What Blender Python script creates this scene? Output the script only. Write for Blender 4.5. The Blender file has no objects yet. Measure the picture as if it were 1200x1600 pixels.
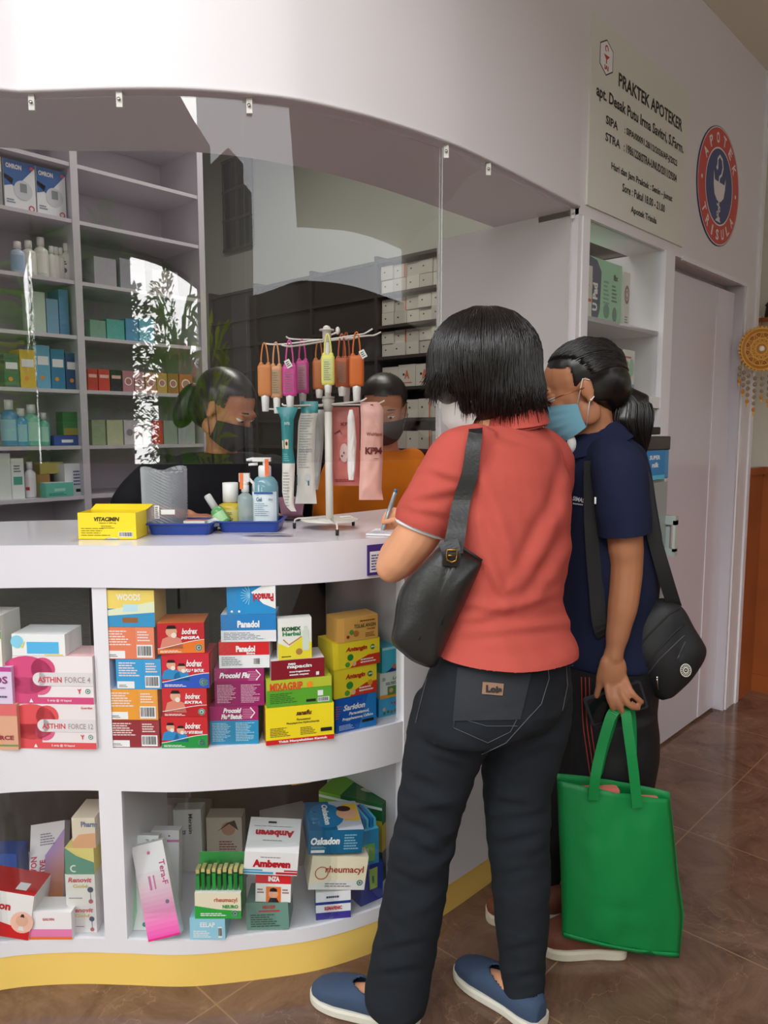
import bpy, bmesh, math, random
from mathutils import Vector, Matrix, noise
random.seed(7)
# ------------------------------------------------------------------ camera, world, lights
SC = bpy.context.scene
COL = SC.collection
CH, CF, PITCH, AZ = 1.32, 1160.0, math.atan(128/1160.0), math.radians(43.5)
SA, CA = math.sin(AZ), math.cos(AZ)
FWD = Vector((-SA*math.cos(PITCH), CA*math.cos(PITCH), -math.sin(PITCH)))
RGT = Vector((CA, SA, 0)); UPV = RGT.cross(FWD)
cam_d = bpy.data.cameras.new('camera'); cam = bpy.data.objects.new('camera', cam_d); COL.objects.link(cam)
cam_d.sensor_fit = 'VERTICAL'; cam_d.sensor_height = 32.0; cam_d.lens = 32.0*CF/1600.0; cam_d.clip_start = .02
cam.location = (0, 0, CH)
cam.rotation_euler = Matrix((RGT, UPV, -FWD)).transposed().to_euler()
SC.camera = cam
SC.view_settings.view_transform = 'Standard'; SC.view_settings.look = 'None'
SC.view_settings.exposure = 0.72; SC.view_settings.gamma = 1.0; SC.view_settings.use_curve_mapping = False
W = bpy.data.worlds.new('sky'); SC.world = W; W.use_nodes = True
_b = W.node_tree.nodes['Background']; _b.inputs[0].default_value = (.95, .965, 1.0, 1); _b.inputs[1].default_value = 1.75
try:
    SC.cycles.max_bounces = 10; SC.cycles.transparent_max_bounces = 24; SC.cycles.glossy_bounces = 4
    SC.cycles.use_denoising = True
except Exception: pass

def area(name, loc, rot, sx, sy, power, col=(1, 1, 1)):
    l = bpy.data.lights.new(name, 'AREA'); l.shape = 'RECTANGLE'; l.size = sx; l.size_y = sy; l.energy = power; l.color = col
    o = bpy.data.objects.new(name, l); o.location = loc; o.rotation_euler = rot; COL.objects.link(o); return o
area('shop_fill_light', (-2.3, 2.2, 3.6), (0, 0, 0), 1.2, .3, 22, (1, .97, .92))  # added fill over the shop interior, no ceiling lamp is seen
area('back_room_fill', (-4.2, 2.6, 3.6), (0, 0, 0), 1.2, .3, 9, (1, .97, .90))  # second added fill, for the rear of the room; no fitting seen
sun_d = bpy.data.lights.new("hazy_sun", "SUN"); sun_d.energy = 4.0; sun_d.angle = math.radians(60); sun_d.color = (1, .985, .96); sun = bpy.data.objects.new("hazy_sun", sun_d); COL.objects.link(sun); sun.rotation_euler = Vector((-.22, 1.0, -.30)).to_track_quat("-Z", "Y").to_euler()

# ------------------------------------------------------------------ helpers
def A(u, v, D):          # a point of the place from where it shows and how far off it is
    d = FWD + RGT*((u-600)/CF) - UPV*((v-800)/CF)
    t = D/(d.x*-SA + d.y*CA)
    return Vector((0, 0, CH)) + d*t
def Pz(u, v, z):
    d = FWD + RGT*((u-600)/CF) - UPV*((v-800)/CF)
    return Vector((0, 0, CH)) + d*((z-CH)/d.z)
def Px(u, v, x):
    d = FWD + RGT*((u-600)/CF) - UPV*((v-800)/CF); return Vector((0, 0, CH)) + d*(x/d.x)
def Py(u, v, y):
    d = FWD + RGT*((u-600)/CF) - UPV*((v-800)/CF); return Vector((0, 0, CH)) + d*(y/d.y)
def depth(p): return -SA*p.x + CA*p.y

def lin(c):
    return tuple(((x/255.0)/12.92 if x/255.0 <= .04045 else ((x/255.0+.055)/1.055)**2.4) for x in c)
_M = {}
def M(rgb, rough=.5, metal=0.0, spec=.5, bump=0, bscale=200, key=None, coat=0.0, trans=0.0, alpha=1.0, var=0.0, vscale=8, sheen=0):
    k = (tuple(rgb), rough, metal, spec, bump, bscale, coat, trans, alpha, var, vscale, sheen)
    if k in _M: return _M[k]
    m = bpy.data.materials.new(key or 'paint'); m.use_nodes = True; nt = m.node_tree; b = nt.nodes['Principled BSDF']
    c = lin(rgb)
    b.inputs['Base Color'].default_value = (*c, 1); b.inputs['Roughness'].default_value = rough
    b.inputs['Metallic'].default_value = metal; b.inputs['Specular IOR Level'].default_value = spec
    b.inputs['Coat Weight'].default_value = coat; b.inputs['Coat Roughness'].default_value = .08
    b.inputs['Transmission Weight'].default_value = trans; b.inputs['Alpha'].default_value = alpha
    if sheen: b.inputs['Sheen Weight'].default_value = sheen
    tc = nt.nodes.new('ShaderNodeTexCoord')
    if bump:
        n = nt.nodes.new('ShaderNodeTexNoise'); n.inputs['Scale'].default_value = bscale; n.inputs['Detail'].default_value = 4
        nt.links.new(tc.outputs['Object'], n.inputs['Vector'])
        bp = nt.nodes.new('ShaderNodeBump'); bp.inputs['Strength'].default_value = bump; bp.inputs['Distance'].default_value = .002
        nt.links.new(n.outputs['Fac'], bp.inputs['Height']); nt.links.new(bp.outputs['Normal'], b.inputs['Normal'])
    if var:
        n = nt.nodes.new('ShaderNodeTexNoise'); n.inputs['Scale'].default_value = vscale; n.inputs['Detail'].default_value = 6
        nt.links.new(tc.outputs['Object'], n.inputs['Vector'])
        r = nt.nodes.new('ShaderNodeValToRGB')
        r.color_ramp.elements[0].position = .3; r.color_ramp.elements[1].position = .7
        r.color_ramp.elements[0].color = (*[x*(1-var) for x in c], 1); r.color_ramp.elements[1].color = (*[min(1, x*(1+var)) for x in c], 1)
        nt.links.new(n.outputs['Fac'], r.inputs[0]); nt.links.new(r.outputs[0], b.inputs['Base Color'])
    _M[k] = m; return m
def clear_sheet(name, refl=1.0, tint=(1, 1, 1), ior=1.49, rough=0.0, wave=0):
    m = bpy.data.materials.new(name); m.use_nodes = True; nt = m.node_tree; nt.nodes.clear()
    o = nt.nodes.new('ShaderNodeOutputMaterial'); mix = nt.nodes.new('ShaderNodeMixShader')
    t = nt.nodes.new('ShaderNodeBsdfTransparent'); g = nt.nodes.new('ShaderNodeBsdfGlossy'); f = nt.nodes.new('ShaderNodeFresnel')
    t.inputs[0].default_value = (*tint, 1); g.inputs['Roughness'].default_value = rough; g.inputs[0].default_value = (refl, refl, refl, 1)
    gm = nt.nodes.new('ShaderNodeNewGeometry'); mr = nt.nodes.new('ShaderNodeMapRange')      # same Fresnel from both sides of the thin sheet
    mr.inputs['To Min'].default_value = ior; mr.inputs['To Max'].default_value = 1/ior
    nt.links.new(gm.outputs['Backfacing'], mr.inputs['Value']); nt.links.new(mr.outputs[0], f.inputs[0])
    if wave:
        tc = nt.nodes.new('ShaderNodeTexCoord'); n = nt.nodes.new('ShaderNodeTexNoise'); n.inputs['Scale'].default_value = 3; n.inputs['Detail'].default_value = 1
        bp = nt.nodes.new('ShaderNodeBump'); bp.inputs['Strength'].default_value = wave; bp.inputs['Distance'].default_value = .02
        nt.links.new(tc.outputs['Object'], n.inputs[0]); nt.links.new(n.outputs[0], bp.inputs['Height']); nt.links.new(bp.outputs[0], g.inputs['Normal'])
    nt.links.new(f.outputs[0], mix.inputs[0]); nt.links.new(t.outputs[0], mix.inputs[1]); nt.links.new(g.outputs[0], mix.inputs[2])
    nt.links.new(mix.outputs[0], o.inputs[0]); return m

_TX = {}
def text_mesh(s, bold=0.0, shear=0.0):
    k = (s, bold, shear)
    if k in _TX: return _TX[k]
    cu = bpy.data.curves.new('t', 'FONT'); cu.body = s; cu.size = 1; cu.offset = bold; cu.resolution_u = 2; cu.shear = shear
    o = bpy.data.objects.new('t', cu); COL.objects.link(o)
    dg = bpy.context.evaluated_depsgraph_get(); me = bpy.data.meshes.new_from_object(o.evaluated_get(dg))
    vs = [v.co.copy() for v in me.vertices]; fs = [tuple(p.vertices) for p in me.polygons]
    bpy.data.objects.remove(o); bpy.data.curves.remove(cu); bpy.data.meshes.remove(me)
    if not vs: vs = [Vector((0, 0, 0))]
    x0 = min(v.x for v in vs); x1 = max(v.x for v in vs); y0 = min(v.y for v in vs); y1 = max(v.y for v in vs)
    vs = [((v.x-x0)/max(1e-6, x1-x0), (v.y-y0)/max(1e-6, y1-y0)) for v in vs]
    _TX[k] = (vs, fs); return _TX[k]

class MB:
    def __init__(s): s.v = []; s.f = []; s.m = []; s.mats = []; s.sm = []
    def mi(s, m):
        if m not in s.mats: s.mats.append(m)
        return s.mats.index(m)
    def add(s, vs, fs, m, smooth=False):
        b = len(s.v); s.v += [Vector(x) for x in vs]; i = s.mi(m)
        for f in fs: s.f.append(tuple(b+j for j in f)); s.m.append(i); s.sm.append(smooth)
        return s
    def box(s, x0, x1, y0, y1, z0, z1, m):
        return s.add([(x0, y0, z0), (x1, y0, z0), (x1, y1, z0), (x0, y1, z0), (x0, y0, z1), (x1, y0, z1), (x1, y1, z1), (x0, y1, z1)],
                     [(0, 3, 2, 1), (4, 5, 6, 7), (0, 1, 5, 4), (1, 2, 6, 5), (2, 3, 7, 6), (3, 0, 4, 7)], m)
    def prism(s, pts, z0, z1, m, smooth=False):      # polygon in xy raised in z
        n = len(pts); vs = [(p[0], p[1], z0) for p in pts]+[(p[0], p[1], z1) for p in pts]
        fs = [tuple(range(n-1, -1, -1)), tuple(range(n, 2*n))]+[(i, (i+1) % n, n+(i+1) % n, n+i) for i in range(n)]
        return s.add(vs, fs, m, smooth)
    def plate(s, pts, n, t, m):                      # 3-D polygon with thickness t along n
        n = Vector(n).normalized()*t; k = len(pts); P = [Vector(p) for p in pts]
        return s.add(P+[p+n for p in P], [tuple(range(k-1, -1, -1)), tuple(range(k, 2*k))]+[(i, (i+1) % k, k+(i+1) % k, k+i) for i in range(k)], m)
    def strip(s, A_, B_, m, smooth=True):            # ruled strip between two polylines
        n = len(A_); return s.add(list(A_)+list(B_), [(i, i+1, n+i+1, n+i) for i in range(n-1)], m, smooth)
    def tube(s, pts, r, m, n=8, closed=False, cap=True):
        P = [Vector(p) for p in pts]; k = len(P); R = r if isinstance(r, (list, tuple)) else [r]*k
        vs = []; up = Vector((0, 0, 1)); prev = None
        for i in range(k):
            if closed: t = P[(i+1) % k]-P[i-1]
            else: t = P[min(i+1, k-1)]-P[max(i-1, 0)]
            t = t.normalized() if t.length > 1e-9 else Vector((0, 0, 1))
            if prev is None: x = t.orthogonal().normalized()
            else:
                x = prev - t*prev.dot(t); x = x.normalized() if x.length > 1e-6 else t.orthogonal().normalized()
            prev = x; y = t.cross(x)
            for j in range(n):
                a = 2*math.pi*j/n; vs.append(P[i]+(x*math.cos(a)+y*math.sin(a))*R[i])
        fs = []
        for i in range(k if closed else k-1):
            q = (i+1) % k
            for j in range(n): fs.append((i*n+j, i*n+(j+1) % n, q*n+(j+1) % n, q*n+j))
        if cap and not closed: fs += [tuple(range(n-1, -1, -1)), tuple(range((k-1)*n, k*n))]
        return s.add(vs, fs, m, True)
    def lathe(s, prof, m, c=(0, 0, 0), n=20, sx=1, sy=1, cap=True):   # prof: (r,z)
        vs = []; c = Vector(c)
        for r, z in prof:
            for j in range(n):
                a = 2*math.pi*j/n; vs.append(c+Vector((r*sx*math.cos(a), r*sy*math.sin(a), z)))
        k = len(prof); fs = [(i*n+j, i*n+(j+1) % n, (i+1)*n+(j+1) % n, (i+1)*n+j) for i in range(k-1) for j in range(n)]
        if cap: fs += [tuple(range(n-1, -1, -1)), tuple(range((k-1)*n, k*n))]
        return s.add(vs, fs, m, True)
    def ell(s, c, r, m, n=16, k=10, mat3=None):
        vs = []; c = Vector(c)
        for i in range(k+1):
            t = math.pi*i/k
            for j in range(n):
                a = 2*math.pi*j/n; p = Vector((r[0]*math.sin(t)*math.cos(a), r[1]*math.sin(t)*math.sin(a), r[2]*math.cos(t)))
                if mat3 is not None: p = mat3 @ p
                vs.append(c+p)
        fs = [(i*n+j, (i+1)*n+j, (i+1)*n+(j+1) % n, i*n+(j+1) % n) for i in range(k) for j in range(n)]
        return s.add(vs, fs, m, True)
    # flat print laid on a surface: o origin, X right, Y up (unit vectors), N out
    def print_on(s, o, X, Y, off=.0004): s._p = (Vector(o), Vector(X), Vector(Y), Vector(X).cross(Vector(Y)).normalized()*off, off); return s
    def _q(s, x, y, lay=0): o, X, Y, N, off = s._p; return o+X*x+Y*y+N*(1+lay*.6)
    def rect(s, x, y, w, h, m, lay=0):
        return s.add([s._q(x, y, lay), s._q(x+w, y, lay), s._q(x+w, y+h, lay), s._q(x, y+h, lay)], [(0, 1, 2, 3)], m)
    def poly(s, pts, m, lay=0): return s.add([s._q(x, y, lay) for x, y in pts], [tuple(range(len(pts)))], m)
    def disc(s, x, y, r, m, lay=0, n=20, ry=None):
        ry = ry or r; return s.poly([(x+r*math.cos(2*math.pi*i/n), y+ry*math.sin(2*math.pi*i/n)) for i in range(n)], m, lay)
    def ring(s, x, y, r, r2, m, lay=0, n=24, ry=1.0, a0=0, a1=360):
        N = n; pts = []
        for i in range(N+1):
            a = math.radians(a0+(a1-a0)*i/N); pts.append((s._q(x+r*math.cos(a), y+r*ry*math.sin(a), lay), s._q(x+r2*math.cos(a), y+r2*ry*math.sin(a), lay)))
        return s.add([p[0] for p in pts]+[p[1] for p in pts], [(i, i+1, N+2+i, N+1+i) for i in range(N)], m)
    def stroke(s, pts, w, m, lay=0):
        L = []; Rr = []
        for i in range(len(pts)):
            a = pts[max(0, i-1)]; b = pts[min(len(pts)-1, i+1)]; dx, dy = b[0]-a[0], b[1]-a[1]; l = math.hypot(dx, dy) or 1
            L.append(s._q(pts[i][0]-dy/l*w/2, pts[i][1]+dx/l*w/2, lay)); Rr.append(s._q(pts[i][0]+dy/l*w/2, pts[i][1]-dx/l*w/2, lay))
        return s.strip(Rr, L, m, False)
    def text(s, t, x, y, w, h, m, bold=.02, lay=2, rot=0, shear=0.0):
        vs, fs = text_mesh(t, bold, shear); c, sn = math.cos(math.radians(rot)), math.sin(math.radians(rot))
        out = []
        for a, b in vs:
            px, py = a*w, b*h; out.append(s._q(x+px*c-py*sn, y+px*sn+py*c, lay))
        return s.add(out, fs, m)
    def lines(s, x, y, w, h, n, m, lay=1, seed=0, gap=.5):         # rows of small print
        rr = random.Random(seed)
        for i in range(n):
            ww = w*rr.uniform(.55, 1); yy = y+h*(i+.2)/n; xx = x
            while xx < x+ww:
                q = min(rr.uniform(.06, .2)*w, x+ww-xx); s.rect(xx, yy, q, h/n*gap, m, lay); xx += q+w*.02
        return s
    def barcode(s, x, y, w, h, m, wm, lay=1, seed=1):
        rr = random.Random(seed); s.rect(x, y, w, h, wm, lay); xx = x+w*.05
        while xx < x+w*.93:
            q = w*rr.choice((.02, .03, .05)); s.rect(xx, y+h*.15, q, h*.75, m, lay+1); xx += q+w*rr.choice((.02, .04))
        return s
    def build(s, name, parent=None, loc=None, rz=0, mod=None):
        me = bpy.data.meshes.new(name); me.from_pydata([tuple(v) for v in s.v], [], s.f)
        for m in s.mats: me.materials.append(m)
        me.polygons.foreach_set('material_index', s.m); me.polygons.foreach_set('use_smooth', s.sm); me.update()
        o = bpy.data.objects.new(name, me); COL.objects.link(o)
        if parent is not None: o.parent = parent
        if loc is not None: o.location = loc
        if rz: o.rotation_euler.z = rz
        return o
def tag(o, label=None, cat=None, group=None, kind=None):
    if label: o['label'] = label
    if cat: o['category'] = cat
    if group: o['group'] = group
    if kind: o['kind'] = kind
    return o
def thing(name, label, cat, loc=(0, 0, 0), rz=0, group=None, rot=None):
    o = bpy.data.objects.new(name, None); o.empty_display_size = .05; COL.objects.link(o); o.location = loc
    o.rotation_euler = rot if rot else (0, 0, rz); return tag(o, label, cat, group)
def struct(o): o['kind'] = 'structure'; return o
def recalc(o):
    bm = bmesh.new(); bm.from_mesh(o.data); bmesh.ops.recalc_face_normals(bm, faces=bm.faces); bm.to_mesh(o.data); bm.free(); return o
def bevel(o, w=.002, seg=2):
    md = o.modifiers.new('b', 'BEVEL'); md.width = w; md.segments = seg; md.limit_method = 'ANGLE'; md.angle_limit = math.radians(60); return o
def catmull(P, n=8):
    P = [Vector(p) for p in P]; out = []
    for i in range(len(P)-1):
        a = P[max(i-1, 0)]; b = P[i]; c = P[i+1]; d = P[min(i+2, len(P)-1)]
        for j in range(n):
            t = j/n; out.append(.5*((2*b)+(c-a)*t+(2*a-5*b+4*c-d)*t*t+(3*b-a-3*c+d)*t*t*t))
    out.append(P[-1]); return out
def offset2(curve, d):     # shift a plan curve to its left by d
    out = []
    for i in range(len(curve)):
        a = curve[max(0, i-1)]; b = curve[min(len(curve)-1, i+1)]; t = Vector((b[0]-a[0], b[1]-a[1])).normalized()
        out.append(Vector((curve[i][0]-t.y*d, curve[i][1]+t.x*d)))
    return out

# ------------------------------------------------------------------ materials
WHT = M((236, 233, 238), .22, key='white_laminate')
WALLP = M((226, 220, 223), .45, key='facade_white', bump=.03, bscale=60)
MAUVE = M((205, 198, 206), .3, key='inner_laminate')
YEL = M((252, 212, 112), .35, key='yellow_laminate')
CREAM = M((226, 220, 205), .6, key='cream_paint', bump=.05, bscale=80)
DARKW = M((58, 50, 48), .4, key='dark_laminate', var=.12, vscale=5)
BLK = M((18, 18, 20), .5, key='black_plastic')
GRY = M((120, 120, 122), .4, key='grey_plastic')
PWH = M((240, 240, 240), .4, key='white_ink')
INK = M((30, 28, 30), .5, key='black_ink')
CHROME = M((200, 200, 200), .2, metal=1.0, key='chrome')
ACR = clear_sheet('clear_acrylic', 1.0, (.97, .975, .97), 1.5, wave=.06)
GLS = clear_sheet('cabinet_glass', 1.0, (.96, .975, .97), 1.5, wave=.05)

# ------------------------------------------------------------------ setting
def marble_floor():
    m = bpy.data.materials.new('brown_marble_tile'); m.use_nodes = True; nt = m.node_tree; b = nt.nodes['Principled BSDF']; L = nt.links.new
    tc = nt.nodes.new('ShaderNodeTexCoord')
    n1 = nt.nodes.new('ShaderNodeTexNoise'); n1.inputs['Scale'].default_value = 4.5; n1.inputs['Detail'].default_value = 10; n1.inputs['Roughness'].default_value = .72; n1.inputs['Distortion'].default_value = 1.2
    L(tc.outputs['Object'], n1.inputs['Vector'])
    r1 = nt.nodes.new('ShaderNodeValToRGB'); e = r1.color_ramp.elements
    e[0].position = .3; e[0].color = (*lin((84, 60, 47)), 1); e[1].position = .62; e[1].color = (*lin((132, 101, 82)), 1)
    x = r1.color_ramp.elements.new(.78); x.color = (*lin((168, 132, 108)), 1)
    L(n1.outputs['Fac'], r1.inputs[0])
    n2 = nt.nodes.new('ShaderNodeTexVoronoi'); n2.feature = 'DISTANCE_TO_EDGE'; n2.inputs['Scale'].default_value = 3.2
    nn = nt.nodes.new('ShaderNodeTexNoise'); nn.inputs['Scale'].default_value = 6; nn.inputs['Detail'].default_value = 6; L(tc.outputs['Object'], nn.inputs['Vector'])
    vm = nt.nodes.new('ShaderNodeVectorMath'); vm.operation = 'MULTIPLY_ADD'; vm.inputs[1].default_value = (.5, .5, .5); L(nn.outputs['Color'], vm.inputs[0]); L(tc.outputs['Object'], vm.inputs[2]); L(vm.outputs[0], n2.inputs['Vector'])
    r2 = nt.nodes.new('ShaderNodeValToRGB'); r2.color_ramp.elements[0].color = (1, 1, 1, 1); r2.color_ramp.elements[1].color = (0, 0, 0, 1); r2.color_ramp.elements[1].position = .008
    L(n2.outputs['Distance'], r2.inputs[0])
    ms = nt.nodes.new('ShaderNodeMath'); ms.operation = 'MULTIPLY'; L(r2.outputs[0], ms.inputs[0]); L(n1.outputs['Fac'], ms.inputs[1])
    mx = nt.nodes.new('ShaderNodeMixRGB'); mx.inputs[2].default_value = (*lin((160, 126, 102)), 1); L(ms.outputs[0], mx.inputs[0]); L(r1.outputs[0], mx.inputs[1])
    br = nt.nodes.new('ShaderNodeTexBrick'); br.offset = 0; br.inputs['Scale'].default_value = 1; br.inputs['Brick Width'].default_value = .5; br.inputs['Row Height'].default_value = .5
    br.inputs['Mortar Size'].default_value = .0022; br.inputs['Color1'].default_value = (0, 0, 0, 1); br.inputs['Color2'].default_value = (0, 0, 0, 1); br.inputs['Mortar'].default_value = (1, 1, 1, 1)
    mp = nt.nodes.new('ShaderNodeMapping'); mp.inputs['Location'].default_value = (.37, .12, 0); L(tc.outputs['Object'], mp.inputs[0]); L(mp.outputs[0], br.inputs['Vector'])
    m2 = nt.nodes.new('ShaderNodeMixRGB'); m2.inputs[2].default_value = (*lin((150, 118, 92)), 1); L(br.outputs['Color'], m2.inputs[0]); L(mx.outputs[0], m2.inputs[1])
    L(m2.outputs[0], b.inputs['Base Color']); b.inputs['Roughness'].default_value = .12; b.inputs['Specular IOR Level'].default_value = .5
    return m
def slab(name, x0, x1, y0, y1, z0, z1, m, parent=None): return MB().box(x0, x1, y0, y1, z0, z1, m).build(name, parent)
struct(slab('floor', -1.9, 3.2, -.6, 4.6, -.05, 0, marble_floor()))
shopfloor = M((150, 140, 130), .4, key='shop_floor_tile', var=.1)
struct(slab('floor_inside', -6.4, -1.9, -.6, 4.6, -.06, -.002, shopfloor))

def paver_mat():
    m = bpy.data.materials.new('grey_pavers'); m.use_nodes = True; nt = m.node_tree; b = nt.nodes['Principled BSDF']; L = nt.links.new
    tc = nt.nodes.new('ShaderNodeTexCoord'); br = nt.nodes.new('ShaderNodeTexBrick'); br.inputs['Scale'].default_value = 4
    br.inputs['Color1'].default_value = (*lin((176, 168, 160)), 1); br.inputs['Color2'].default_value = (*lin((150, 144, 138)), 1); br.inputs['Mortar'].default_value = (*lin((90, 85, 80)), 1)
    L(tc.outputs['Object'], br.inputs['Vector']); L(br.outputs['Color'], b.inputs['Base Color']); b.inputs['Roughness'].default_value = .85; return m
struct(MB().box(-9, 12, -14, -.6, -.12, -.05, paver_mat()).build('floor_street'))
struct(MB().box(3.2, 12, -.6, 5, -.12, -.05, paver_mat()).build('floor_yard'))

ZC = 1.983      # underside of the canopy
FX = -1.17      # facade plane
# fascia plan curve (canopy edge)
FCP = [(-2.05, -.35), (-1.92, -.1), (-1.80, .16), (-1.72, .40), (-1.61, .599), (-1.566, .649), (-1.436, .757), (-1.334, .858), (-1.244, .985), (-1.203, 1.077), (-1.165, 1.218), (-1.140, 1.411), (-1.140, 1.577), (-1.155, 1.856), (-1.17, 2.085)]
FC = [Vector((p.x, p.y)) for p in catmull([(*p, 0) for p in FCP], 5)]
SIN = [Vector((p.x, p.y)) for p in catmull([(*p, 0) for p in [(-2.35, -.25), (-2.22, .05), (-2.12, .32), (-2.02, .55), (-1.921, .708), (-1.813, .843), (-1.665, .978), (-1.609, 1.048), (-1.543, 1.169), (-1.497, 1.338), (-1.476, 1.5), (-1.472, 1.686), (-1.475, 1.85), (-1.479, 2.085)]], 5)]
mb = MB()
outer = [(p.x, p.y) for p in FC]; inner = [(p.x, p.y) for p in SIN]
mb.strip([(x, y, ZC) for x, y in outer], [(x, y, 2.905) for x, y in outer], WALLP)
mb.strip([(x, y, 2.905) for x, y in inner], [(x, y, ZC) for x, y in inner], WALLP)
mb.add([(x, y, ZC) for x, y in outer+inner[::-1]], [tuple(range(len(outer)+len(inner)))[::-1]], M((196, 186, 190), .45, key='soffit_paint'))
mb.add([(x, y, 2.905) for x, y in outer+inner[::-1]], [tuple(range(len(outer)+len(inner)))], WALLP)
for q in (0, -1):
    a, b_ = outer[q], inner[q]; mb.add([(*a, ZC), (*b_, ZC), (*b_, 2.905), (*a, 2.905)], [(0, 1, 2, 3)], WALLP)
struct(mb.build('wall_fascia'))
# thin lip along the lower edge of the fascia
lip = MB(); lo = [(x+.004, y-.003) for x, y in outer]
lip.tube([(x, y, ZC+.004) for x, y in outer], .004, M((205, 198, 200), .35, key='lip'), 6); struct(lip.build('trim_1'))
# upper facade above tall shelf and door, and the column beyond the door
up = MB()
up.box(FX-.14, FX, 2.085, 2.787, 1.966, 2.905, WALLP)
up.box(FX-.14, FX, 2.787, 3.72, 1.962, 2.905, WALLP)
up.box(FX-.14, FX+.004, 3.585, 3.72, 0, 1.962, WALLP)
struct(up.build('wall_front'))
tr = MB(); tr.box(FX-.003, FX+.012, 3.70, 3.735, 0, 2.905, WHT); struct(tr.build('trim_2'))
tr = MB(); tr.box(FX-.003, FX+.006, 2.86, 3.60, 1.955, 1.97, WHT); tr.box(FX-.003, FX+.006, 3.58, 3.60, 0, 1.955, WHT); struct(tr.build('trim_3'))
# porch ceiling and walls
struct(slab('ceiling', -1.30, 3.2, .55, 4.5, 2.905, 3.0, M((232, 226, 212), .7, key='ceiling_paint')))
struct(slab('wall_end', FX-.14, 3.2, 3.98, 4.1, 0, 2.905, CREAM))
struct(slab('wall_yard', 3.1, 3.2, -1.6, 3.98, 0, 2.45, M((120, 112, 104), .7, key='yard_wall')))  # unseen wall, height shaped to let light over it and darken the reflections
# inside walls
INW = M((176, 176, 166), .7, key='inside_paint', bump=.04, bscale=60)
struct(slab('wall_back', -6.4, FX-.14, 3.96, 4.1, 0, 3.8, INW))
struct(slab('wall_left', -6.4, -6.3, -.6, 4.1, 0, 3.8, INW))
struct(slab('wall_side', -6.4, -2.1, -.7, -.6, 0, 3.8, INW))
struct(slab('ceiling_inside', -6.4, -1.30, -.7, 4.1, 3.8, 3.9, INW))
struct(MB().box(-1.34, -1.30, 2.085, 4.1, 2.905, 3.8, INW).build('wall_upper'))
struct(MB().box(-1.34, -1.30, -.7, 2.085, 2.905, 3.8, INW).build('wall_upper_front'))
struct(MB().box(-1.31, FX-.14+.001, 3.72, 3.98, 0, 2.905, WALLP).build('wall_corner'))
# high louvred window on the back wall
wf = MB(); wy = 3.95
xw0, xw1, zw0, zw1 = -5.65, -5.27, 2.88, 3.62
wd = M((44, 50, 50), .3, key='window_dark')
wf.box(xw0, xw1, wy-.02, wy+.01, zw0, zw1, wd)
for i in range(4):
    z = zw0+(zw1-zw0)*i/3; wf.box(xw0-.02, xw1+.02, wy-.035, wy-.018, z-.012, z+.012, M((78, 76, 70), .5, key='window_bar'))
for x in (xw0, (xw0+xw1)/2, xw1): wf.box(x-.012, x+.012, wy-.034, wy-.019, zw0, zw1, M((78, 76, 70), .5, key='window_bar'))
struct(wf.build('window_1'))

# ------------------------------------------------------------------ door
door = struct(MB().box(FX-.075, FX-.045, 2.787, 3.585, .012, 1.93, M((214, 208, 216), .16, key='door_laminate')).build('door_1'))
fr = MB(); DM = M((224, 218, 226), .14, key='door_frame_laminate')
x = FX-.045
for a, b_, c, d in ((3.36, 3.56, .014, 1.928),): fr.box(x, x+.004, a, b_, c, d, DM)
fr.build('door_panel_frame', door)
jm = MB(); jm.box(FX-.14, FX, 3.56, 3.584, 0, 1.961, MAUVE); jm.box(FX-.14, FX-.08, 2.787, 3.56, 1.935, 1.961, MAUVE); jm.box(FX-.14, FX, 2.787, 2.80, 0, 1.961, MAUVE); struct(jm.build('trim_4'))
# ------------------------------------------------------------------ counter
ZT, ZU = 1.065, .969           # counter top, underside of its band
Z1, Z2 = .592, .488            # middle shelf band
Z3, Z4 = .118, .083            # bottom shelf band, top of the yellow base
CP = [(-2.25, -.35), (-2.12, -.10), (-2.0, .15), (-1.88, .38), (-1.777, .552), (-1.726, .62), (-1.654, .696), (-1.573, .768), (-1.458, .871), (-1.345, 1.015), (-1.278, 1.118), (-1.228, 1.242), (-1.200, 1.36), (-1.185, 1.50), (-1.18, 1.7), (-1.178, 2.085)]
CC = [Vector((p.x, p.y)) for p in catmull([(*p, 0) for p in CP], 6)]
def band(curve, d0, d1, z0, z1, m, name, parent):
    o_ = offset2(curve, d0); i_ = offset2(curve, d1); mb = MB(); n = len(curve)
    mb.strip([(p.x, p.y, z0) for p in o_], [(p.x, p.y, z1) for p in o_], m)
    mb.strip([(p.x, p.y, z1) for p in i_], [(p.x, p.y, z0) for p in i_], m)
    mb.strip([(p.x, p.y, z1) for p in o_], [(p.x, p.y, z1) for p in i_], m, False)
    mb.strip([(p.x, p.y, z0) for p in i_], [(p.x, p.y, z0) for p in o_], m, False)
    for q in (0, -1):
        a, b = o_[q], i_[q]; mb.add([(a.x, a.y, z0), (b.x, b.y, z0), (b.x, b.y, z1), (a.x, a.y, z1)], [(0, 1, 2, 3)], m)
    return recalc(mb.build(name, parent))
def sub(curve, ya, yb): return [p for p in curve if ya <= p.y <= yb]
CT = thing('display_counter', 'long white curved pharmacy counter with glass fronted compartments and yellow base', 'counter')
WTOP = M((232, 228, 236), .12, key='counter_top_laminate')
band(CC, -.006, .47, ZU, ZT, WTOP, 'counter_top', CT)
band(CC, 0, .40, Z2, Z1, WHT, 'shelf', CT)
band(CC, 0, .40, Z4, Z3, WHT, 'shelf', CT)
band(CC, .002, .38, 0, Z4, YEL, 'kick_base', CT)
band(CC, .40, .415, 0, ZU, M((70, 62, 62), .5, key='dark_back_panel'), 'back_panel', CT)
YOP = 1.30     # where the glass fronts end and the closed side begins
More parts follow.
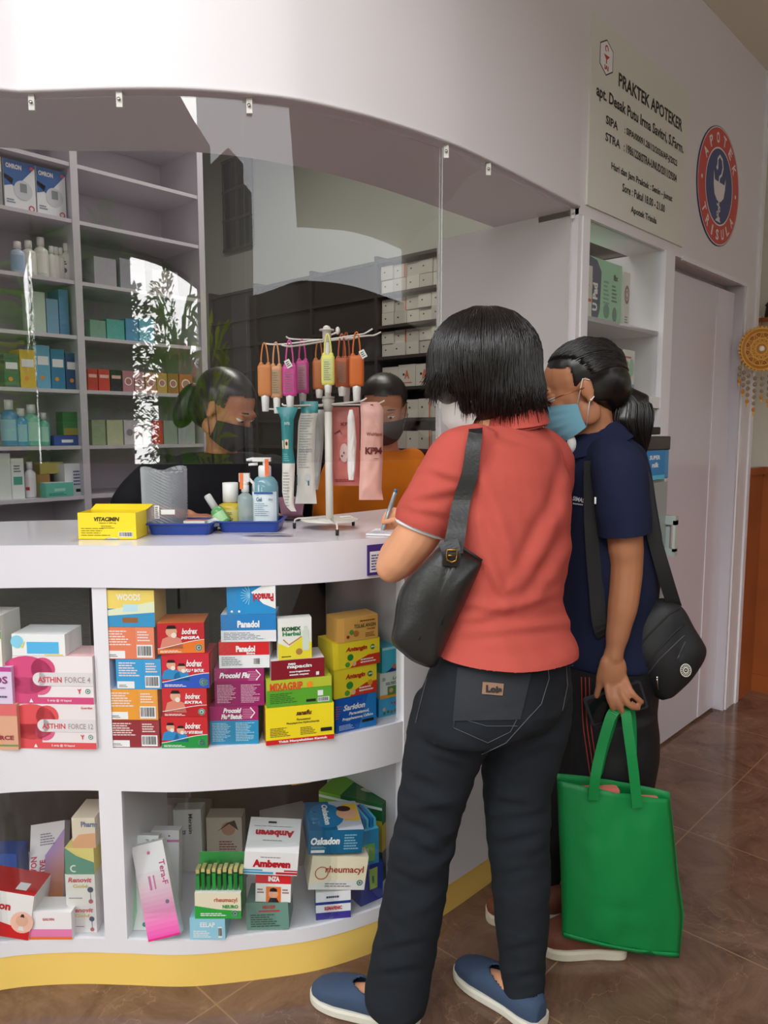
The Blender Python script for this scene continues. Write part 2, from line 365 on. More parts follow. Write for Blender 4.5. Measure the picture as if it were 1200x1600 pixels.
band(sub(CC, YOP+.02, 3), -.002, .03, Z4+.002, ZU, WHT, 'side_panel', CT)
def cpt(u, z, inset=0.0):          # curve point seen at column u
    best = min(range(len(CC)*20-20), key=lambda k: abs(proj_u(CC[k//20].lerp(CC[k//20+1], (k % 20)/20))-u))
    k = best; p = CC[k//20].lerp(CC[k//20+1], (k % 20)/20); t = (CC[k//20+1]-CC[k//20]).normalized()
    return Vector((p.x-t.y*inset, p.y+t.x*inset, z)), t
def proj_u(p):
    q = Vector((p.x, p.y, 0)); return 600+CF*(q.dot(RGT))/((Vector((p.x, p.y, .7-CH))).dot(FWD))
def post(u0, u1, z0, z1, name='post'):
    a, t = cpt(u0, 0); b, t2 = cpt(u1, 0); mb = MB()
    c = sub(CC, min(a.y, b.y), max(a.y, b.y)); pts = [a.xy]+[p for p in c]+[b.xy]
    o2 = offset2(pts, 0.0); i2 = offset2(pts, .30)
    mb.prism([tuple(p) for p in pts]+[tuple(p) for p in i2[::-1]], z0, z1, WHT); return recalc(mb.build(name, CT))
post(151, 173, Z1, ZU); post(148, 184, Z3, Z2)
# right inner walls of the two compartments
for (za, zb) in ((Z1, ZU), (Z3, Z2)):
    p, t = cpt(640, 0); n = Vector((-t.y, t.x)); mb = MB()
    a = p.xy; b = Vector((-1.56, 1.40)); tt = (b-a).normalized(); nn = Vector((-tt.y, tt.x))*.012
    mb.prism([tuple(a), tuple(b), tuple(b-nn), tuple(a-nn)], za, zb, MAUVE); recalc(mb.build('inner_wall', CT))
def pane(ya, yb, z0, z1):
    return band(sub(CC, ya, yb), .007, .010, z0+.001, z1-.001, GLS, 'glass_panel', CT)
ysplit = cpt(162, 0)[0].y
for (za, zb) in ((Z1, ZU), (Z3, Z2)):
    pane(-.35, ysplit-.01, za, zb); pane(ysplit+.012, YOP+.02, za, zb)
# purple printed card under the writing woman's arm
c, t = cpt(600, 0)
pc = MB(); pc.box(-.05, .05, -.003, 0, -.001, .072, M((74, 50, 130), .4, key='purple_card')); pc.print_on((-.05, -.003, 0), (1, 0, 0), (0, 0, 1))
pc.rect(.006, .006, .088, .05, PWH); pc.lines(.01, .01, .08, .04, 6, M((90, 80, 140), .5))
o = pc.build('shelf_card', None, (c.x+.006, c.y-.004, .978), math.atan2(t.y, t.x)); tag(o, 'small purple card stuck on the front edge of the counter under the bare elbow', 'card')

# ------------------------------------------------------------------ acrylic guard
AC = [p for p in offset2(FC, .012)]
def sheet(p0, p1, z0, z1, inset, label):
    c = [p for p in offset2(FC, inset) if p0 <= p.y <= p1]
    mb = MB(); o_ = c; i_ = offset2(c, .003); m = ACR
    A1 = [(p.x, p.y, z0) for p in o_]; A2 = [(p.x, p.y, z1) for p in o_]; B1 = [(p.x, p.y, z0) for p in i_]; B2 = [(p.x, p.y, z1) for p in i_]
    mb.strip(A1, A2, m); mb.strip(B2, B1, m); edge = M((205, 215, 210), .2, key='acrylic_edge', alpha=.55)
    mb.strip(A2, B2, edge, False); mb.strip(B1, A1, edge, False)
    for q in (0, -1): mb.add([A1[q], B1[q], B2[q], A2[q]], [(0, 1, 2, 3)], edge)
    o = mb.build('acrylic_guard'); tag(o, label, 'screen'); return o
sheet(-.35, .955, 1.25, 1.976, .010, 'clear curved acrylic sheet hanging at the left over the tills side of the counter')
sheet(.93, 1.43, 1.25, 1.976, .018, 'clear acrylic sheet hanging in the middle behind the hanging rack')
sheet(1.40, 2.08, 1.25, 1.976, .010, 'clear acrylic sheet at the right end beside the white side panel')
for i, (u, v) in enumerate(((50, 155), (187, 150), (390, 160), (697, 232), (763, 260), (895, 330))):
    p = Pz(u, v, 1.975); r = thing('sheet_bracket', 'small clear bracket with screw holding the acrylic, %s along the canopy edge' % ('first from the left', 'second from the left', 'third from the left', 'third from the right', 'second from the right', 'last on the right')[i], 'bracket', p, AZ, 'brackets along the canopy edge')
    mb = MB(); mb.box(-.006, .006, -.004, .0, -.022, .008, M((225, 222, 215), .3, key='clear_bracket', alpha=.8)); mb.box(-.006, .006, -.004, .012, .004, .008, M((225, 222, 215), .3, key='clear_bracket', alpha=.8)); mb.build('plate', r)
    mb = MB(); mb.tube([(0, -.008, -.008), (0, .004, -.008)], .0035, CHROME, 8); mb.build('screw', r)
# white panel closing the counter to the tall shelf
struct(slab('wall_partition', -1.722, FX-.001, 2.085, 2.105, .2, 1.983, WALLP))

# ------------------------------------------------------------------ tall display shelf in the facade
TS = thing('display_shelf', 'tall built in white display shelf with glass front beside the door', 'shelf', (FX, 2.09, 0))
def tbox(y0, y1, x0, x1, z0, z1, m, name): return MB().box(x0, x1, y0-2.09, y1-2.09, z0, z1, m).build(name, TS)
tbox(2.107, 2.149, -.30, .004, 0, 1.966, WHT, 'side_panel'); tbox(2.707, 2.787, -.30, .006, 0, 1.966, WHT, 'side_panel')
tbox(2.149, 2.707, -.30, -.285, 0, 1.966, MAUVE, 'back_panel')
tbox(2.149, 2.707, -.284, .004, 1.40, 1.44, WHT, 'shelf')
tbox(2.149, 2.707, -.284, -.012, 1.664, 1.679, WHT, 'shelf')
tbox(2.149, 2.707, -.284, .003, .55, 1.0, WHT, 'door'); tbox(2.149, 2.707, -.284, .003, .08, .545, WHT, 'door')
tbox(2.107, 2.787, -.284, .001, 0, .08, YEL, 'kick_base')
tbox(2.149, 2.707, -.016, -.012, 1.44, 1.966, GLS, 'glass_panel')

# ------------------------------------------------------------------ sign boards
SER = INK
SG = thing('notice_board', 'large pale acrylic notice board with black lettering above the tall display shelf', 'sign', (FX, 2.122, 2.0))
mb = MB(); sw, sh = .728, .548; SGM = M((222, 220, 212), .3, key='notice_acrylic')
mb.box(0, .006, 0, sw, 0, sh, SGM)
mb.print_on((.006, 0, 0), (0, 1, 0), (0, 0, 1))
def tl(t, y, h, w, cx=None, x=None, b=.025): mb.text(t, (cx-w/2 if cx is not None else x), y, w, h, SER, b)
tl('PRAKTEK APOTEKER', .395, .042, .50, x=.175)
tl('apt. Desak Putu Irma Savitri, S.Farm.', .315, .045, .66, x=.035)
tl('SIPA', .262, .026, .08, x=.10); tl(': SIPA/00091.28/12/2026/AP-J/2022', .262, .028, .42, x=.225)
tl('STRA', .212, .026, .10, x=.10); tl(': 19861228/STRA-UNUD/2011/29304', .212, .028, .42, x=.225)
tl('Hari dan Jam Praktek : Senin - Jumat', .132, .028, .47, x=.145)
tl('Sore : Pukul 18.00 - 21.00', .088, .027, .33, x=.225)
tl('Apotek Trisula', .03, .028, .20, x=.29)
hx = [(.055, .425), (.055, .478), (.092, .497), (.13, .478), (.13, .425), (.092, .405)]
cxh, cyh = .092, .451
mb.poly([(cxh+(x-cxh)*1.14, cyh+(y-cyh)*1.14) for x, y in hx], SER, 0); mb.poly([(cxh+(x-cxh)*1.05, cyh+(y-cyh)*1.05) for x, y in hx], PWH, 1)
RD = M((190, 50, 45), .5, key='red_ink')
mb.ring(.092, .476, .011, .006, RD, 2, 16, a0=-30, a1=250); mb.poly([(.074, .458), (.112, .458), (.097, .447), (.087, .447)], RD, 2)
mb.poly([(.089, .447), (.095, .447), (.095, .434), (.089, .434)], RD, 2); mb.text('IAI', .08, .415, .026, .014, RD, .04)
mb.build('board', SG)
LG = thing('round_logo_sign', 'round red and blue sign with a white snake and chalice over the door', 'sign', (FX, 3.19, 2.293))
mb = MB(); NV = M((50, 62, 120), .4, key='navy_sign'); RS = M((205, 66, 58), .4, key='red_sign'); WS = M((235, 228, 228), .4, key='white_sign')
R0 = .228
mb.lathe([(R0, 0), (R0, .004)], NV, n=64); v_ = []
for k in range(len(mb.v)): q = mb.v[k]; mb.v[k] = Vector((q.z, q.x, q.y))
mb.print_on((.004, 0, 0), (0, 1, 0), (0, 0, 1))
mb.disc(0, 0, R0*.985, WS, 0, 64); mb.disc(0, 0, R0*.97, RS, 1, 64); mb.disc(0, 0, R0*.655, WS, 2, 64); mb.disc(0, 0, R0*.63, NV, 3, 64)
def arc_text(t, a0, a1, r, h, w, top=True):
    for i, ch in enumerate(t):
        a = math.radians(a0+(a1-a0)*i/(len(t)-1)); cw = w*(.4 if ch == 'I' else 1)
        rot = math.degrees(a)-90 if top else math.degrees(a)+90
        c_, s_ = math.cos(math.radians(rot)), math.sin(math.radians(rot))
        cx, cy = r*math.cos(a), r*math.sin(a); mb.text(ch, cx-(cw/2)*c_+(h/2)*s_, cy-(cw/2)*s_-(h/2)*c_, cw, h, WS, .03, 4, rot)
arc_text('APOTEK', 147, 33, R0*.81, .042, .034); arc_text('TRISULA', 216, 324, R0*.81, .042, .032, False)
mb.disc(-R0*.81, 0, .008, WS, 4); mb.disc(R0*.81, 0, .008, WS, 4)
cup = [(-.058, .05), (-.062, .0), (-.05, -.035), (-.02, -.055), (.02, -.055), (.05, -.035), (.062, .0), (.058, .05), (.045, .016), (-.045, .016)]
mb.poly([(-.062, .0), (-.05, -.035), (-.02, -.055), (.02, -.055), (.05, -.035), (.062, .0), (.052, .018), (-.052, .018)], WS, 4)
mb.poly([(-.062, 0), (-.052, .018), (-.066, .052)], WS, 4); mb.poly([(.062, 0), (.066, .045), (.052, .018)], WS, 4)
mb.stroke([(0, -.05), (.002, -.09), (-.002, -.122)], .012, WS, 4); mb.poly([(-.03, -.134), (.03, -.134), (.008, -.118), (-.008, -.118)], WS, 4)
sn = [(0+.026*math.sin(k*.5), .1+.0*k) for k in range(1)]
mb.stroke([(-.028, .075), (-.03, .1), (-.01, .118), (.018, .108), (.03, .08), (.018, .05), (-.004, .036), (-.006, .016)], .011, WS, 4)
mb.stroke([(-.028, .075), (-.036, .062)], .016, WS, 4)
mb.stroke([(-.02, -.068), (.016, -.078), (.018, -.09), (-.016, -.1), (-.016, -.11), (.02, -.12)], .008, WS, 4)
mb.build('sign_disc', LG)

# ------------------------------------------------------------------ right end: wainscot, wind ornament, small shrine shelf
WOOD = M((158, 84, 40), .35, key='brown_wood', var=.18, vscale=3)
o = MB(); o.box(-1.17, 3.1, 3.955, 3.978, .0, 1.12, WOOD); o.box(-1.19, 3.1, 3.94, 3.979, 1.10, 1.14, WOOD); o.box(-1.17, 3.1, 3.945, 3.955, 0, .09, WOOD)
o.box(-1.185, -1.165, 3.737, 3.95, 0, 1.12, WOOD); o.box(-1.19, -1.155, 3.737, 3.945, 1.105, 1.14, WOOD); struct(recalc(o.build('trim_5')))
GOLD = M((205, 130, 40), .5, key='gold_crochet'); GOL2 = M((232, 178, 80), .5, key='light_gold'); BR = M((120, 66, 34), .6, key='brown_bead')
oc = A(1190, 545, depth(Vector((-1.08, 3.60, 0))))
OR = thing('hanging_ornament', 'round golden crochet wall ornament with hanging bead strings beside the door frame', 'ornament', oc, AZ)
mb = MB(); R1 = .094
mb.lathe([(.002, 0), (R1*.96, 0), (R1, .004), (R1*.96, .009), (.002, .010)], GOLD, n=40)
for k in range(len(mb.v)): q = mb.v[k]; mb.v[k] = Vector((q.x, .012-q.z, q.y))
mb.print_on((0, .002, 0), (1, 0, 0), (0, 0, 1), .0008)
for r in (.98, .80, .52, .3): mb.ring(0, 0, R1*r, R1*(r-.05), GOL2, 1, 40)
for k in range(12):
    a = 2*math.pi*k/12; b = a+math.pi/12; c2 = a-math.pi/12
    mb.stroke([(R1*.52*math.cos(c2), R1*.52*math.sin(c2)), (R1*.8*math.cos(a), R1*.8*math.sin(a)), (R1*.52*math.cos(b), R1*.52*math.sin(b))], .004, GOL2, 2)
    mb.ring(R1*.66*math.cos(b), R1*.66*math.sin(b), .008, .005, BR, 2, 10); mb.ring(R1*.4*math.cos(a), R1*.4*math.sin(a), .009, .006, GOL2, 2, 10)
for k in range(36):
    a = 2*math.pi*k/36; mb.ell((R1*1.02*math.cos(a), .006, R1*1.02*math.sin(a)), (.006, .004, .006), GOL2, 8, 5)
mb.build('disc', OR)
mb = MB(); mb.ell((0, -.002, 0), (.013, .008, .013), M((235, 230, 215), .2, key='pearl')); mb.build('pearl', OR)
for k, (dx, z0, n_) in enumerate(((-.088, -.055, 3), (-.070, -.075, 4), (-.048, -.09, 5), (-.018, -.1, 6), (.014, -.1, 4), (.045, -.09, 5), (.072, -.07, 3))):
    mb = MB(); z = z0; L = .028*n_+.02; mb.tube([(dx, .008, z), (dx, .008, z-L)], .0012, GOL2, 5)
    for i in range(n_): z -= .028; mb.ell((dx, .008, z), (.009, .006, .010), (M((150, 130, 110), .3, key='shell_bead') if i < n_-1 else GOLD), 10, 6)
    mb.ell((dx, .008, z-.018), (.004, .004, .010), GOL2, 8, 5); mb.build('bead_string', OR)
hk = MB(); hk.tube([(0, .01, R1), (0, .012, R1+.05)], .0015, BR, 5); hk.build('hanger', OR)
shp = A(1192, 492, depth(Vector((-1.10, 3.80, 0))))
SH = thing('wall_shrine_shelf', 'small carved wooden shelf holding a brown lantern on the cream end wall', 'shelf', (shp.x+.03, 3.93, shp.z-.02), 0)
mb = MB(); mb.box(-.09, .12, -.10, .02, 0, .018, WOOD); mb.box(-.075, .12, -.08, .02, -.05, 0, M((190, 160, 130), .6, key='carved_edge')); mb.box(-.085, .12, -.09, .02, -.058, -.05, BR)
mb.build('shelf_board', SH)
mb = MB(); mb.lathe([(.028, .018), (.034, .03), (.028, .075), (.034, .08), (.022, .095), (.012, .12), (.003, .15)], M((70, 45, 38), .5, key='dark_lantern'), c=(-.03, -.04, 0), n=12); o = mb.build('small_lantern', None, (shp.x+.03, 3.93, shp.z-.02)); tag(o, 'dark little lantern with pointed lid standing on the small wall shelf', 'lantern')

# ------------------------------------------------------------------ box builder
def carton(name, label, cat, loc, rz, w, d, h, base, fn=None, top=None, side=None, group=None, tilt=None, lean=None, topfn=None):
    mb = MB(); mb.add([(-w/2, 0, 0), (w/2, 0, 0), (w/2, 0, h), (-w/2, 0, h)], [(0, 1, 2, 3)], base)
    mb.add([(-w/2, d, 0), (w/2, d, 0), (w/2, d, h), (-w/2, d, h)], [(3, 2, 1, 0)], base)
    mb.add([(-w/2, 0, h), (w/2, 0, h), (w/2, d, h), (-w/2, d, h)], [(0, 1, 2, 3)], top or base)
    mb.add([(-w/2, 0, 0), (w/2, 0, 0), (w/2, d, 0), (-w/2, d, 0)], [(3, 2, 1, 0)], base)
    mb.add([(-w/2, 0, 0), (-w/2, d, 0), (-w/2, d, h), (-w/2, 0, h)], [(3, 2, 1, 0)], side or base)
    mb.add([(w/2, 0, 0), (w/2, d, 0), (w/2, d, h), (w/2, 0, h)], [(0, 1, 2, 3)], side or base)
    if fn: mb.print_on((-w/2, 0, 0), (1, 0, 0), (0, 0, 1)); fn(mb, w, h)
    if topfn: mb.print_on((-w/2, 0, h), (1, 0, 0), (0, 1, 0)); topfn(mb, w, d)
    o = mb.build(name, None, loc, rz)
    if tilt: o.rotation_euler = (tilt[0], tilt[1], rz)
    return tag(o, label, cat, group)
def ctop(rgb): return M(rgb, .38, key='card', spec=.35)
def stack(uc, vb, z, yaw, items, ins=0.012, dd=0.0):
    base = Pz(uc, vb, z); D = depth(base)+dd
    for it in items:
        u0, u1, vt, col, label, fn = it[:6]; kw = it[6] if len(it) > 6 else {}
        p0 = A(u0, vb, D); p1 = A(u1, vb, D); pc_ = A((u0+u1)/2, vb, D)
        yw = yaw+kw.get('yaw', 0); w = (p1-p0).length/max(.5, math.cos(math.radians(yw)))
        if 'wf' in kw: w *= kw['wf']
        h = max(.015, A((u0+u1)/2, vt, D).z - z)
        d = kw.get('d', .085)
        loc = Vector((pc_.x, pc_.y, z))+FWD.normalized()*0
        q = carton(kw.get('name', 'medicine_box'), label, kw.get('cat', 'box'), (loc.x, loc.y, z+.0006), AZ+math.radians(yw), w, d, h-.0008, ctop(col), fn, ctop(kw['top']) if 'top' in kw else None, ctop(kw['side']) if 'side' in kw else None, kw.get('group'), topfn=kw.get('topfn'))
        if kw.get('name') == 'medicine_box_lid':
            q.name = 'lid'; bpy.context.view_layer.update(); q.parent = prev; q.matrix_parent_inverse = prev.matrix_world.inverted()
            for kk in ('label', 'category'): del q[kk]
        prev = q; z += h
def C_(*c): return M(c, .4, key='ink', spec=.3)
WI = C_(240, 240, 240)
def halal(mb, x, y, r): mb.disc(x, y, r, WI, 1, 14); mb.ring(x, y, r*.9, r*.6, C_(70, 130, 110), 2, 14); mb.disc(x, y, r*.35, C_(70, 130, 110), 2, 8)
def backside(stripe):       # unprinted long side with small rows, label and bar code
    def f(mb, w, h):
        mb.rect(0, 0, w*.62, h, C_(*stripe)); mb.lines(w*.06, h*.42, w*.5, h*.5, 6, C_(235, 215, 210), 1)
        mb.rect(w*.02, h*.02, w*.38, h*.24, WI, 1); mb.lines(w*.06, h*.06, w*.2, h*.1, 2, C_(120, 120, 120), 2)
        mb.barcode(w*.64, h*.05, w*.32, h*.4, INK, WI); mb.lines(w*.66, h*.55, w*.28, h*.35, 4, C_(235, 220, 215), 1)
    return f
def person_pic(mb, x, y, s, shirt):   # little printed figure of a coughing person
    mb.poly([(x-s*.5, y), (x+s*.5, y), (x+s*.38, y+s*.45), (x, y+s*.6), (x-s*.38, y+s*.45)], shirt, 1)
    mb.disc(x, y+s*.76, s*.24, C_(224, 168, 140), 2, 12); mb.poly([(x-s*.22, y+s*.88), (x+s*.22, y+s*.88), (x+s*.15, y+s*1.03), (x-s*.15, y+s*1.03)], C_(40, 30, 30), 3)
    mb.disc(x+s*.1, y+s*.6, s*.12, C_(240, 225, 215), 4, 10)

def f_woods(mb, w, h):
    mb.rect(0, h*.5, w, h*.5, C_(240, 214, 110)); mb.rect(0, 0, w, h*.5, C_(60, 150, 200)); mb.poly([(0, h*.45), (w, h*.7), (w, h*.4), (0, h*.3)], C_(225, 232, 200), 1)
    mb.text('WOODS', w*.22, h*.72, w*.5, h*.18, C_(245, 240, 225), .04, 3); mb.rect(w*.35, h*.42, w*.3, h*.2, C_(190, 225, 235), 2); mb.rect(w*.33, h*.12, w*.32, h*.14, C_(150, 100, 60), 2)
def f_bodrex(txt, c0, c1, curve, people):
    def f(mb, w, h):
        mb.poly([(w*i/10, 0) for i in (0, 10)]+[(w*(10-i)/10, h*(.28+.25*math.sin((10-i)/10*2.4-1.0)*curve)) for i in range(11)], C_(*c1), 1)
        mb.stroke([(w*i/10, h*(.29+.25*math.sin(i/10*2.4-1.0)*curve)) for i in range(11)], h*.02, WI, 2)
        mb.text('bodrex', w*.52, h*.62, w*.34, h*.2, WI, .03, 3, 0, .3); mb.text(txt, w*.50, h*.46, w*.40, h*.1, WI, .05, 3, 0, .2)
        if people == 2: person_pic(mb, w*.2, h*.25, h*.55, C_(50, 140, 200)); person_pic(mb, w*.42, h*.2, h*.5, C_(50, 140, 200))
        else: person_pic(mb, w*.3, h*.15, h*.75, C_(220, 140, 120))
        halal(mb, w*.88, h*.17, h*.12); mb.lines(w*.05, h*.03, w*.5, h*.08, 2, WI, 2)
    return f
def f_procold(t2, low):
    def f(mb, w, h):
        mb.rect(0, 0, w, h*(.66 if not t2 else .62), C_(*low)); yy = h*(.74 if not t2 else .82)
        mb.text('Procold' if t2 else 'Procold Flu', w*.1 if not t2 else w*.28, yy, w*.62 if not t2 else w*.38, h*.15 if not t2 else h*.13, WI, .05, 3, 0, .3)
        if t2: mb.text('Flu&Batuk', w*.24, h*.66, w*.44, h*.13, WI, .05, 3, 0, .2)
        for k in range(6): mb.rect(w*.68, h*(.68+k*.045), w*.2, h*.012, C_(230, 170, 200), 2)
        mb.stroke([(w*.84, h*.68), (w*.93, h*.82), (w*.84, h*.96)], h*.03, WI, 3)
        mb.lines(w*.05, h*.08, w*.4, h*.5, 12, C_(235, 200, 215) if not t2 else C_(200, 230, 240), 2, 3, .35); mb.lines(w*.53, h*.08, w*.4, h*.5, 12, C_(235, 200, 215) if not t2 else C_(200, 230, 240), 2, 4, .35)
    return f
def f_panadol_red(mb, w, h):
    mb.rect(0, h*.5, w, h*.5, C_(215, 40, 45)); mb.text('Panadol', w*.34, h*.62, w*.38, h*.24, WI, .05, 3); mb.text('Extra', w*.55, h*.53, w*.17, h*.08, WI, .05, 3)
    mb.lines(w*.05, h*.1, w*.45, h*.34, 5, C_(150, 150, 160), 2); mb.barcode(w*.68, h*.1, w*.14, h*.3, INK, WI)
def f_panadol_tray(mb, w, h):
    mb.rect(0, 0, w, h*.42, C_(232, 232, 235)); mb.text('Panadol', w*.3, h*.52, w*.4, h*.26, WI, .05, 3); mb.lines(w*.05, h*.08, w*.8, h*.28, 5, C_(150, 150, 165), 2)
def f_panadol_lid(mb, w, h):
    mb.poly([(w*.5, h*.75), (w*.75, h*.35), (w, h*.18), (w, h), (w*.75, h)], WI, 1); mb.text('Panadol', w*.96, h*.72, w*.42, h*.28, C_(190, 40, 50), .05, 3, 180)
    for k in range(9): a = math.radians(100+k*20); mb.stroke([(w*.48, h*.65), (w*.48+w*.2*math.cos(a), h*.65+w*.2*math.sin(a))], h*.02, C_(150, 215, 240), 2)
    mb.disc(w*.1, h*.1, h*.04, WI, 2); mb.disc(w*.25, h*.1, h*.04, WI, 2)
def f_sanaflu(mb, w, h):
    mb.rect(0, 0, w, h*.13, C_(215, 40, 40)); mb.text('Tidak Menyebabkan Kantuk', w*.18, h*.02, w*.72, h*.08, WI, .05, 3)
    mb.text('sanaflu', w*.44, h*.74, w*.23, h*.13, C_(90, 40, 30), .04, 3, 0, .3); mb.text('Paracetamol', w*.45, h*.6, w*.2, h*.06, INK, .02, 3); mb.text('Phenylephrine Hydrochloride', w*.3, h*.5, w*.48, h*.07, INK, .02, 3)
    mb.lines(w*.06, h*.2, w*.32, h*.26, 6, C_(130, 110, 40), 2); mb.lines(w*.5, h*.2, w*.26, h*.22, 5, C_(130, 110, 40), 2); mb.rect(w*.8, h*.24, w*.17, h*.1, INK, 2)
def f_mixagrip(mb, w, h):
    mb.rect(0, h*.62, w, h*.38, C_(190, 200, 60)); mb.rect(0, 0, w, h*.64, C_(96, 170, 50)); mb.text('MIXAGRIP', w*.05, h*.6, w*.5, h*.3, C_(225, 80, 45), .04, 3)
    mb.disc(w*.66, h*.75, h*.12, C_(245, 150, 40), 2); mb.lines(w*.05, h*.12, w*.45, h*.4, 6, C_(60, 110, 40), 2); mb.rect(w*.6, h*.1, w*.15, h*.1, INK, 2)
    mb.rect(w*.78, h*.3, h*.2, h*.2, WI, 2); mb.barcode(w*.78, h*.06, w*.18, h*.18, INK, WI)
def f_napacin(mb, w, h):
    mb.text('neo', w*.32, h*.72, w*.14, h*.12, WI, .05, 3); mb.text('napacin', w*.3, h*.5, w*.46, h*.24, WI, .04, 3); mb.text('meringankan', w*.34, h*.3, w*.38, h*.12, WI, .05, 3); mb.text('sesak napas', w*.34, h*.14, w*.36, h*.12, WI, .05, 3)
    mb.rect(w*.84, h*.1, h*.16, h*.18, WI, 2)
def f_komix(mb, w, h):
    mb.poly([(0, 0), (w, 0), (w, h*.38), (w*.75, h*.55), (w*.3, h*.3), (0, h*.42)], C_(240, 222, 60), 1); mb.text('KOMIX', w*.12, h*.7, w*.56, h*.1, C_(40, 90, 50), .06, 3); mb.text('Herbal', w*.13, h*.58, w*.54, h*.1, C_(60, 140, 80), .04, 3)
    mb.stroke([(w*.15, h*.5), (w*.32, h*.36), (w*.7, h*.55)], h*.03, C_(200, 140, 50), 3); mb.rect(w*.72, h*.2, w*.2, h*.5, C_(215, 225, 210), 2); mb.rect(w*.77, h*.7, w*.1, h*.1, C_(215, 225, 210), 2); mb.disc(w*.62, h*.18, h*.08, C_(180, 130, 70), 3); mb.lines(w*.1, h*.05, w*.3, h*.05, 1, INK, 2)
def f_antangin(extra):
    def f(mb, w, h):
        mb.poly([(w*.35, 0), (w, 0), (w, h*.42), (w*.75, h*.4), (w*.5, h*.22)], C_(215, 60, 35), 1); mb.text('Antangin', w*.26, h*.58, w*.46, h*.22, C_(190, 45, 35), .05, 3, 0, .2)
        mb.disc(w*.84, h*.68, h*.1, C_(60, 130, 60), 2, ry=h*.1); mb.text('JRG', w*.8, h*.64, w*.09, h*.08, WI, .05, 3); mb.disc(w*.36, h*.4, h*.13, C_(50, 140, 60), 2)
        mb.disc(w*.3, h*.14, h*.1, C_(90, 160, 60), 2); mb.disc(w*.44, h*.14, h*.09, C_(235, 190, 150), 2); mb.lines(w*.58, h*.1, w*.36, h*.2, 2, WI, 2)
        if extra: mb.disc(w*.84, h*.38, h*.1, C_(230, 160, 50), 2)
    return f
def f_tolak(mb, w, h):
    mb.text('TOLAK ANGIN', w*.4, h*.52, w*.54, h*.16, C_(80, 90, 50), .03, 3); mb.lines(w*.55, h*.75, w*.4, h*.1, 1, C_(120, 60, 30), 2); mb.text('Herbal', w*.72, h*.4, w*.2, h*.08, C_(140, 80, 40), .03, 3)
    mb.disc(w*.45, h*.3, h*.13, C_(180, 110, 50), 2); mb.disc(w*.34, h*.38, h*.1, C_(90, 140, 60), 2); mb.disc(w*.25, h*.2, h*.07, C_(150, 60, 40), 2); mb.lines(w*.68, h*.1, w*.26, h*.2, 3, C_(140, 90, 40), 2)
def f_saridon(mb, w, h):
    mb.poly([(w*.55, 0), (w, 0), (w, h), (w*.8, h)], C_(40, 130, 205), 1)
    for k in range(6): mb.poly([(0, h*(.42+k*.07)), (w*(.1+.02*k), h*(.44+k*.065)), (0, h*(.45+k*.07))], C_(210, 90, 60), 2)
    mb.text('Saridon', w*.18, h*.62, w*.54, h*.17, WI, .04, 3, 0, .3); mb.text('Paracetamol,', w*.32, h*.45, w*.5, h*.11, WI, .04, 3, 0, .2); mb.text('Propyphenazone, Caffeine', w*.16, h*.31, w*.76, h*.11, WI, .04, 3, 0, .2)
    mb.rect(w*.64, h*.17, w*.3, h*.09, INK, 2); mb.lines(w*.08, h*.06, w*.4, h*.16, 4, C_(190, 210, 240), 2)
def f_colF1(mb, w, h):
    mb.text('TELUR', w*.3, h*.6, w*.5, h*.12, C_(190, 60, 50), .03, 3)
    for k in range(7): mb.disc(w*(.15+.1*k), h*(.18+.04*(k % 2)), h*.09, C_(70+20*k, 130-8*k, 60), 2)
    mb.disc(w*.14, h*.4, h*.1, C_(225, 170, 140), 2)
def f_colF2(mb, w, h):
    mb.text('LAPISOL', w*.35, h*.68, w*.45, h*.12, INK, .02, 3); mb.lines(w*.15, h*.5, w*.8, h*.12, 2, C_(90, 90, 100), 2); mb.rect(0, 0, w, h*.14, C_(235, 160, 50), 1); mb.rect(w*.2, h*.1, w*.45, h*.34, C_(90, 140, 60), 2); mb.disc(w*.3, h*.28, h*.09, C_(225, 170, 140), 3); mb.disc(w*.5, h*.26, h*.09, C_(225, 170, 140), 3); halal(mb, w*.1, h*.75, h*.08)
def f_colF3(mb, w, h): mb.poly([(w*.1, 0), (w, 0), (w, h*.28), (w*.4, h*.26)], C_(25, 60, 140), 1); mb.disc(w*.35, h*.2, h*.09, C_(220, 110, 90), 2); mb.rect(0, h*.9, w, h*.1, C_(180, 235, 240), 1)
def f_asthin(t, c1):
    def f(mb, w, h):
        mb.disc(w*.17, h*.6, h*.55, C_(*c1), 1, 24, ry=h*.4); mb.disc(w*.38, h*.72, h*.25, C_(*c1), 1, 20); mb.rect(0, 0, w*.3, h*.55, C_(*c1), 1); mb.disc(w*.34, h*.4, h*.22, C_(225, 100, 140), 1)
        mb.rect(0, 0, w, h*.14, C_(*c1), 2); mb.rect(w*.33, h*.38, w*.67, h*.28, C_(226, 220, 222), 3); mb.disc(w*.33, h*.52, h*.14, C_(226, 220, 222), 3)
        mb.text('ASTHIN', w*.31, h*.45, w*.3, h*.12, C_(215, 70, 80), .02, 5); mb.text(t, w*.65, h*.45, w*.32, h*.12, C_(170, 150, 155), .01, 5)
        mb.text('5 strip @ 10 kapsul', w*.42, h*.04, w*.3, h*.06, WI, .02, 4); mb.poly([(w*.19, h*.03), (w*.24, h*.03), (w*.215, h*.11)], WI, 4); halal(mb, w*.93, h*.27, h*.06); mb.text('Y', w*.8, h*.22, w*.05, h*.1, C_(210, 70, 80), .06, 4)
        if c1[0] > 210 and c1[2] < 110: mb.text('Guardian', w*.82, h*.9, w*.15, h*.05, C_(200, 70, 70), .02, 4)
    return f
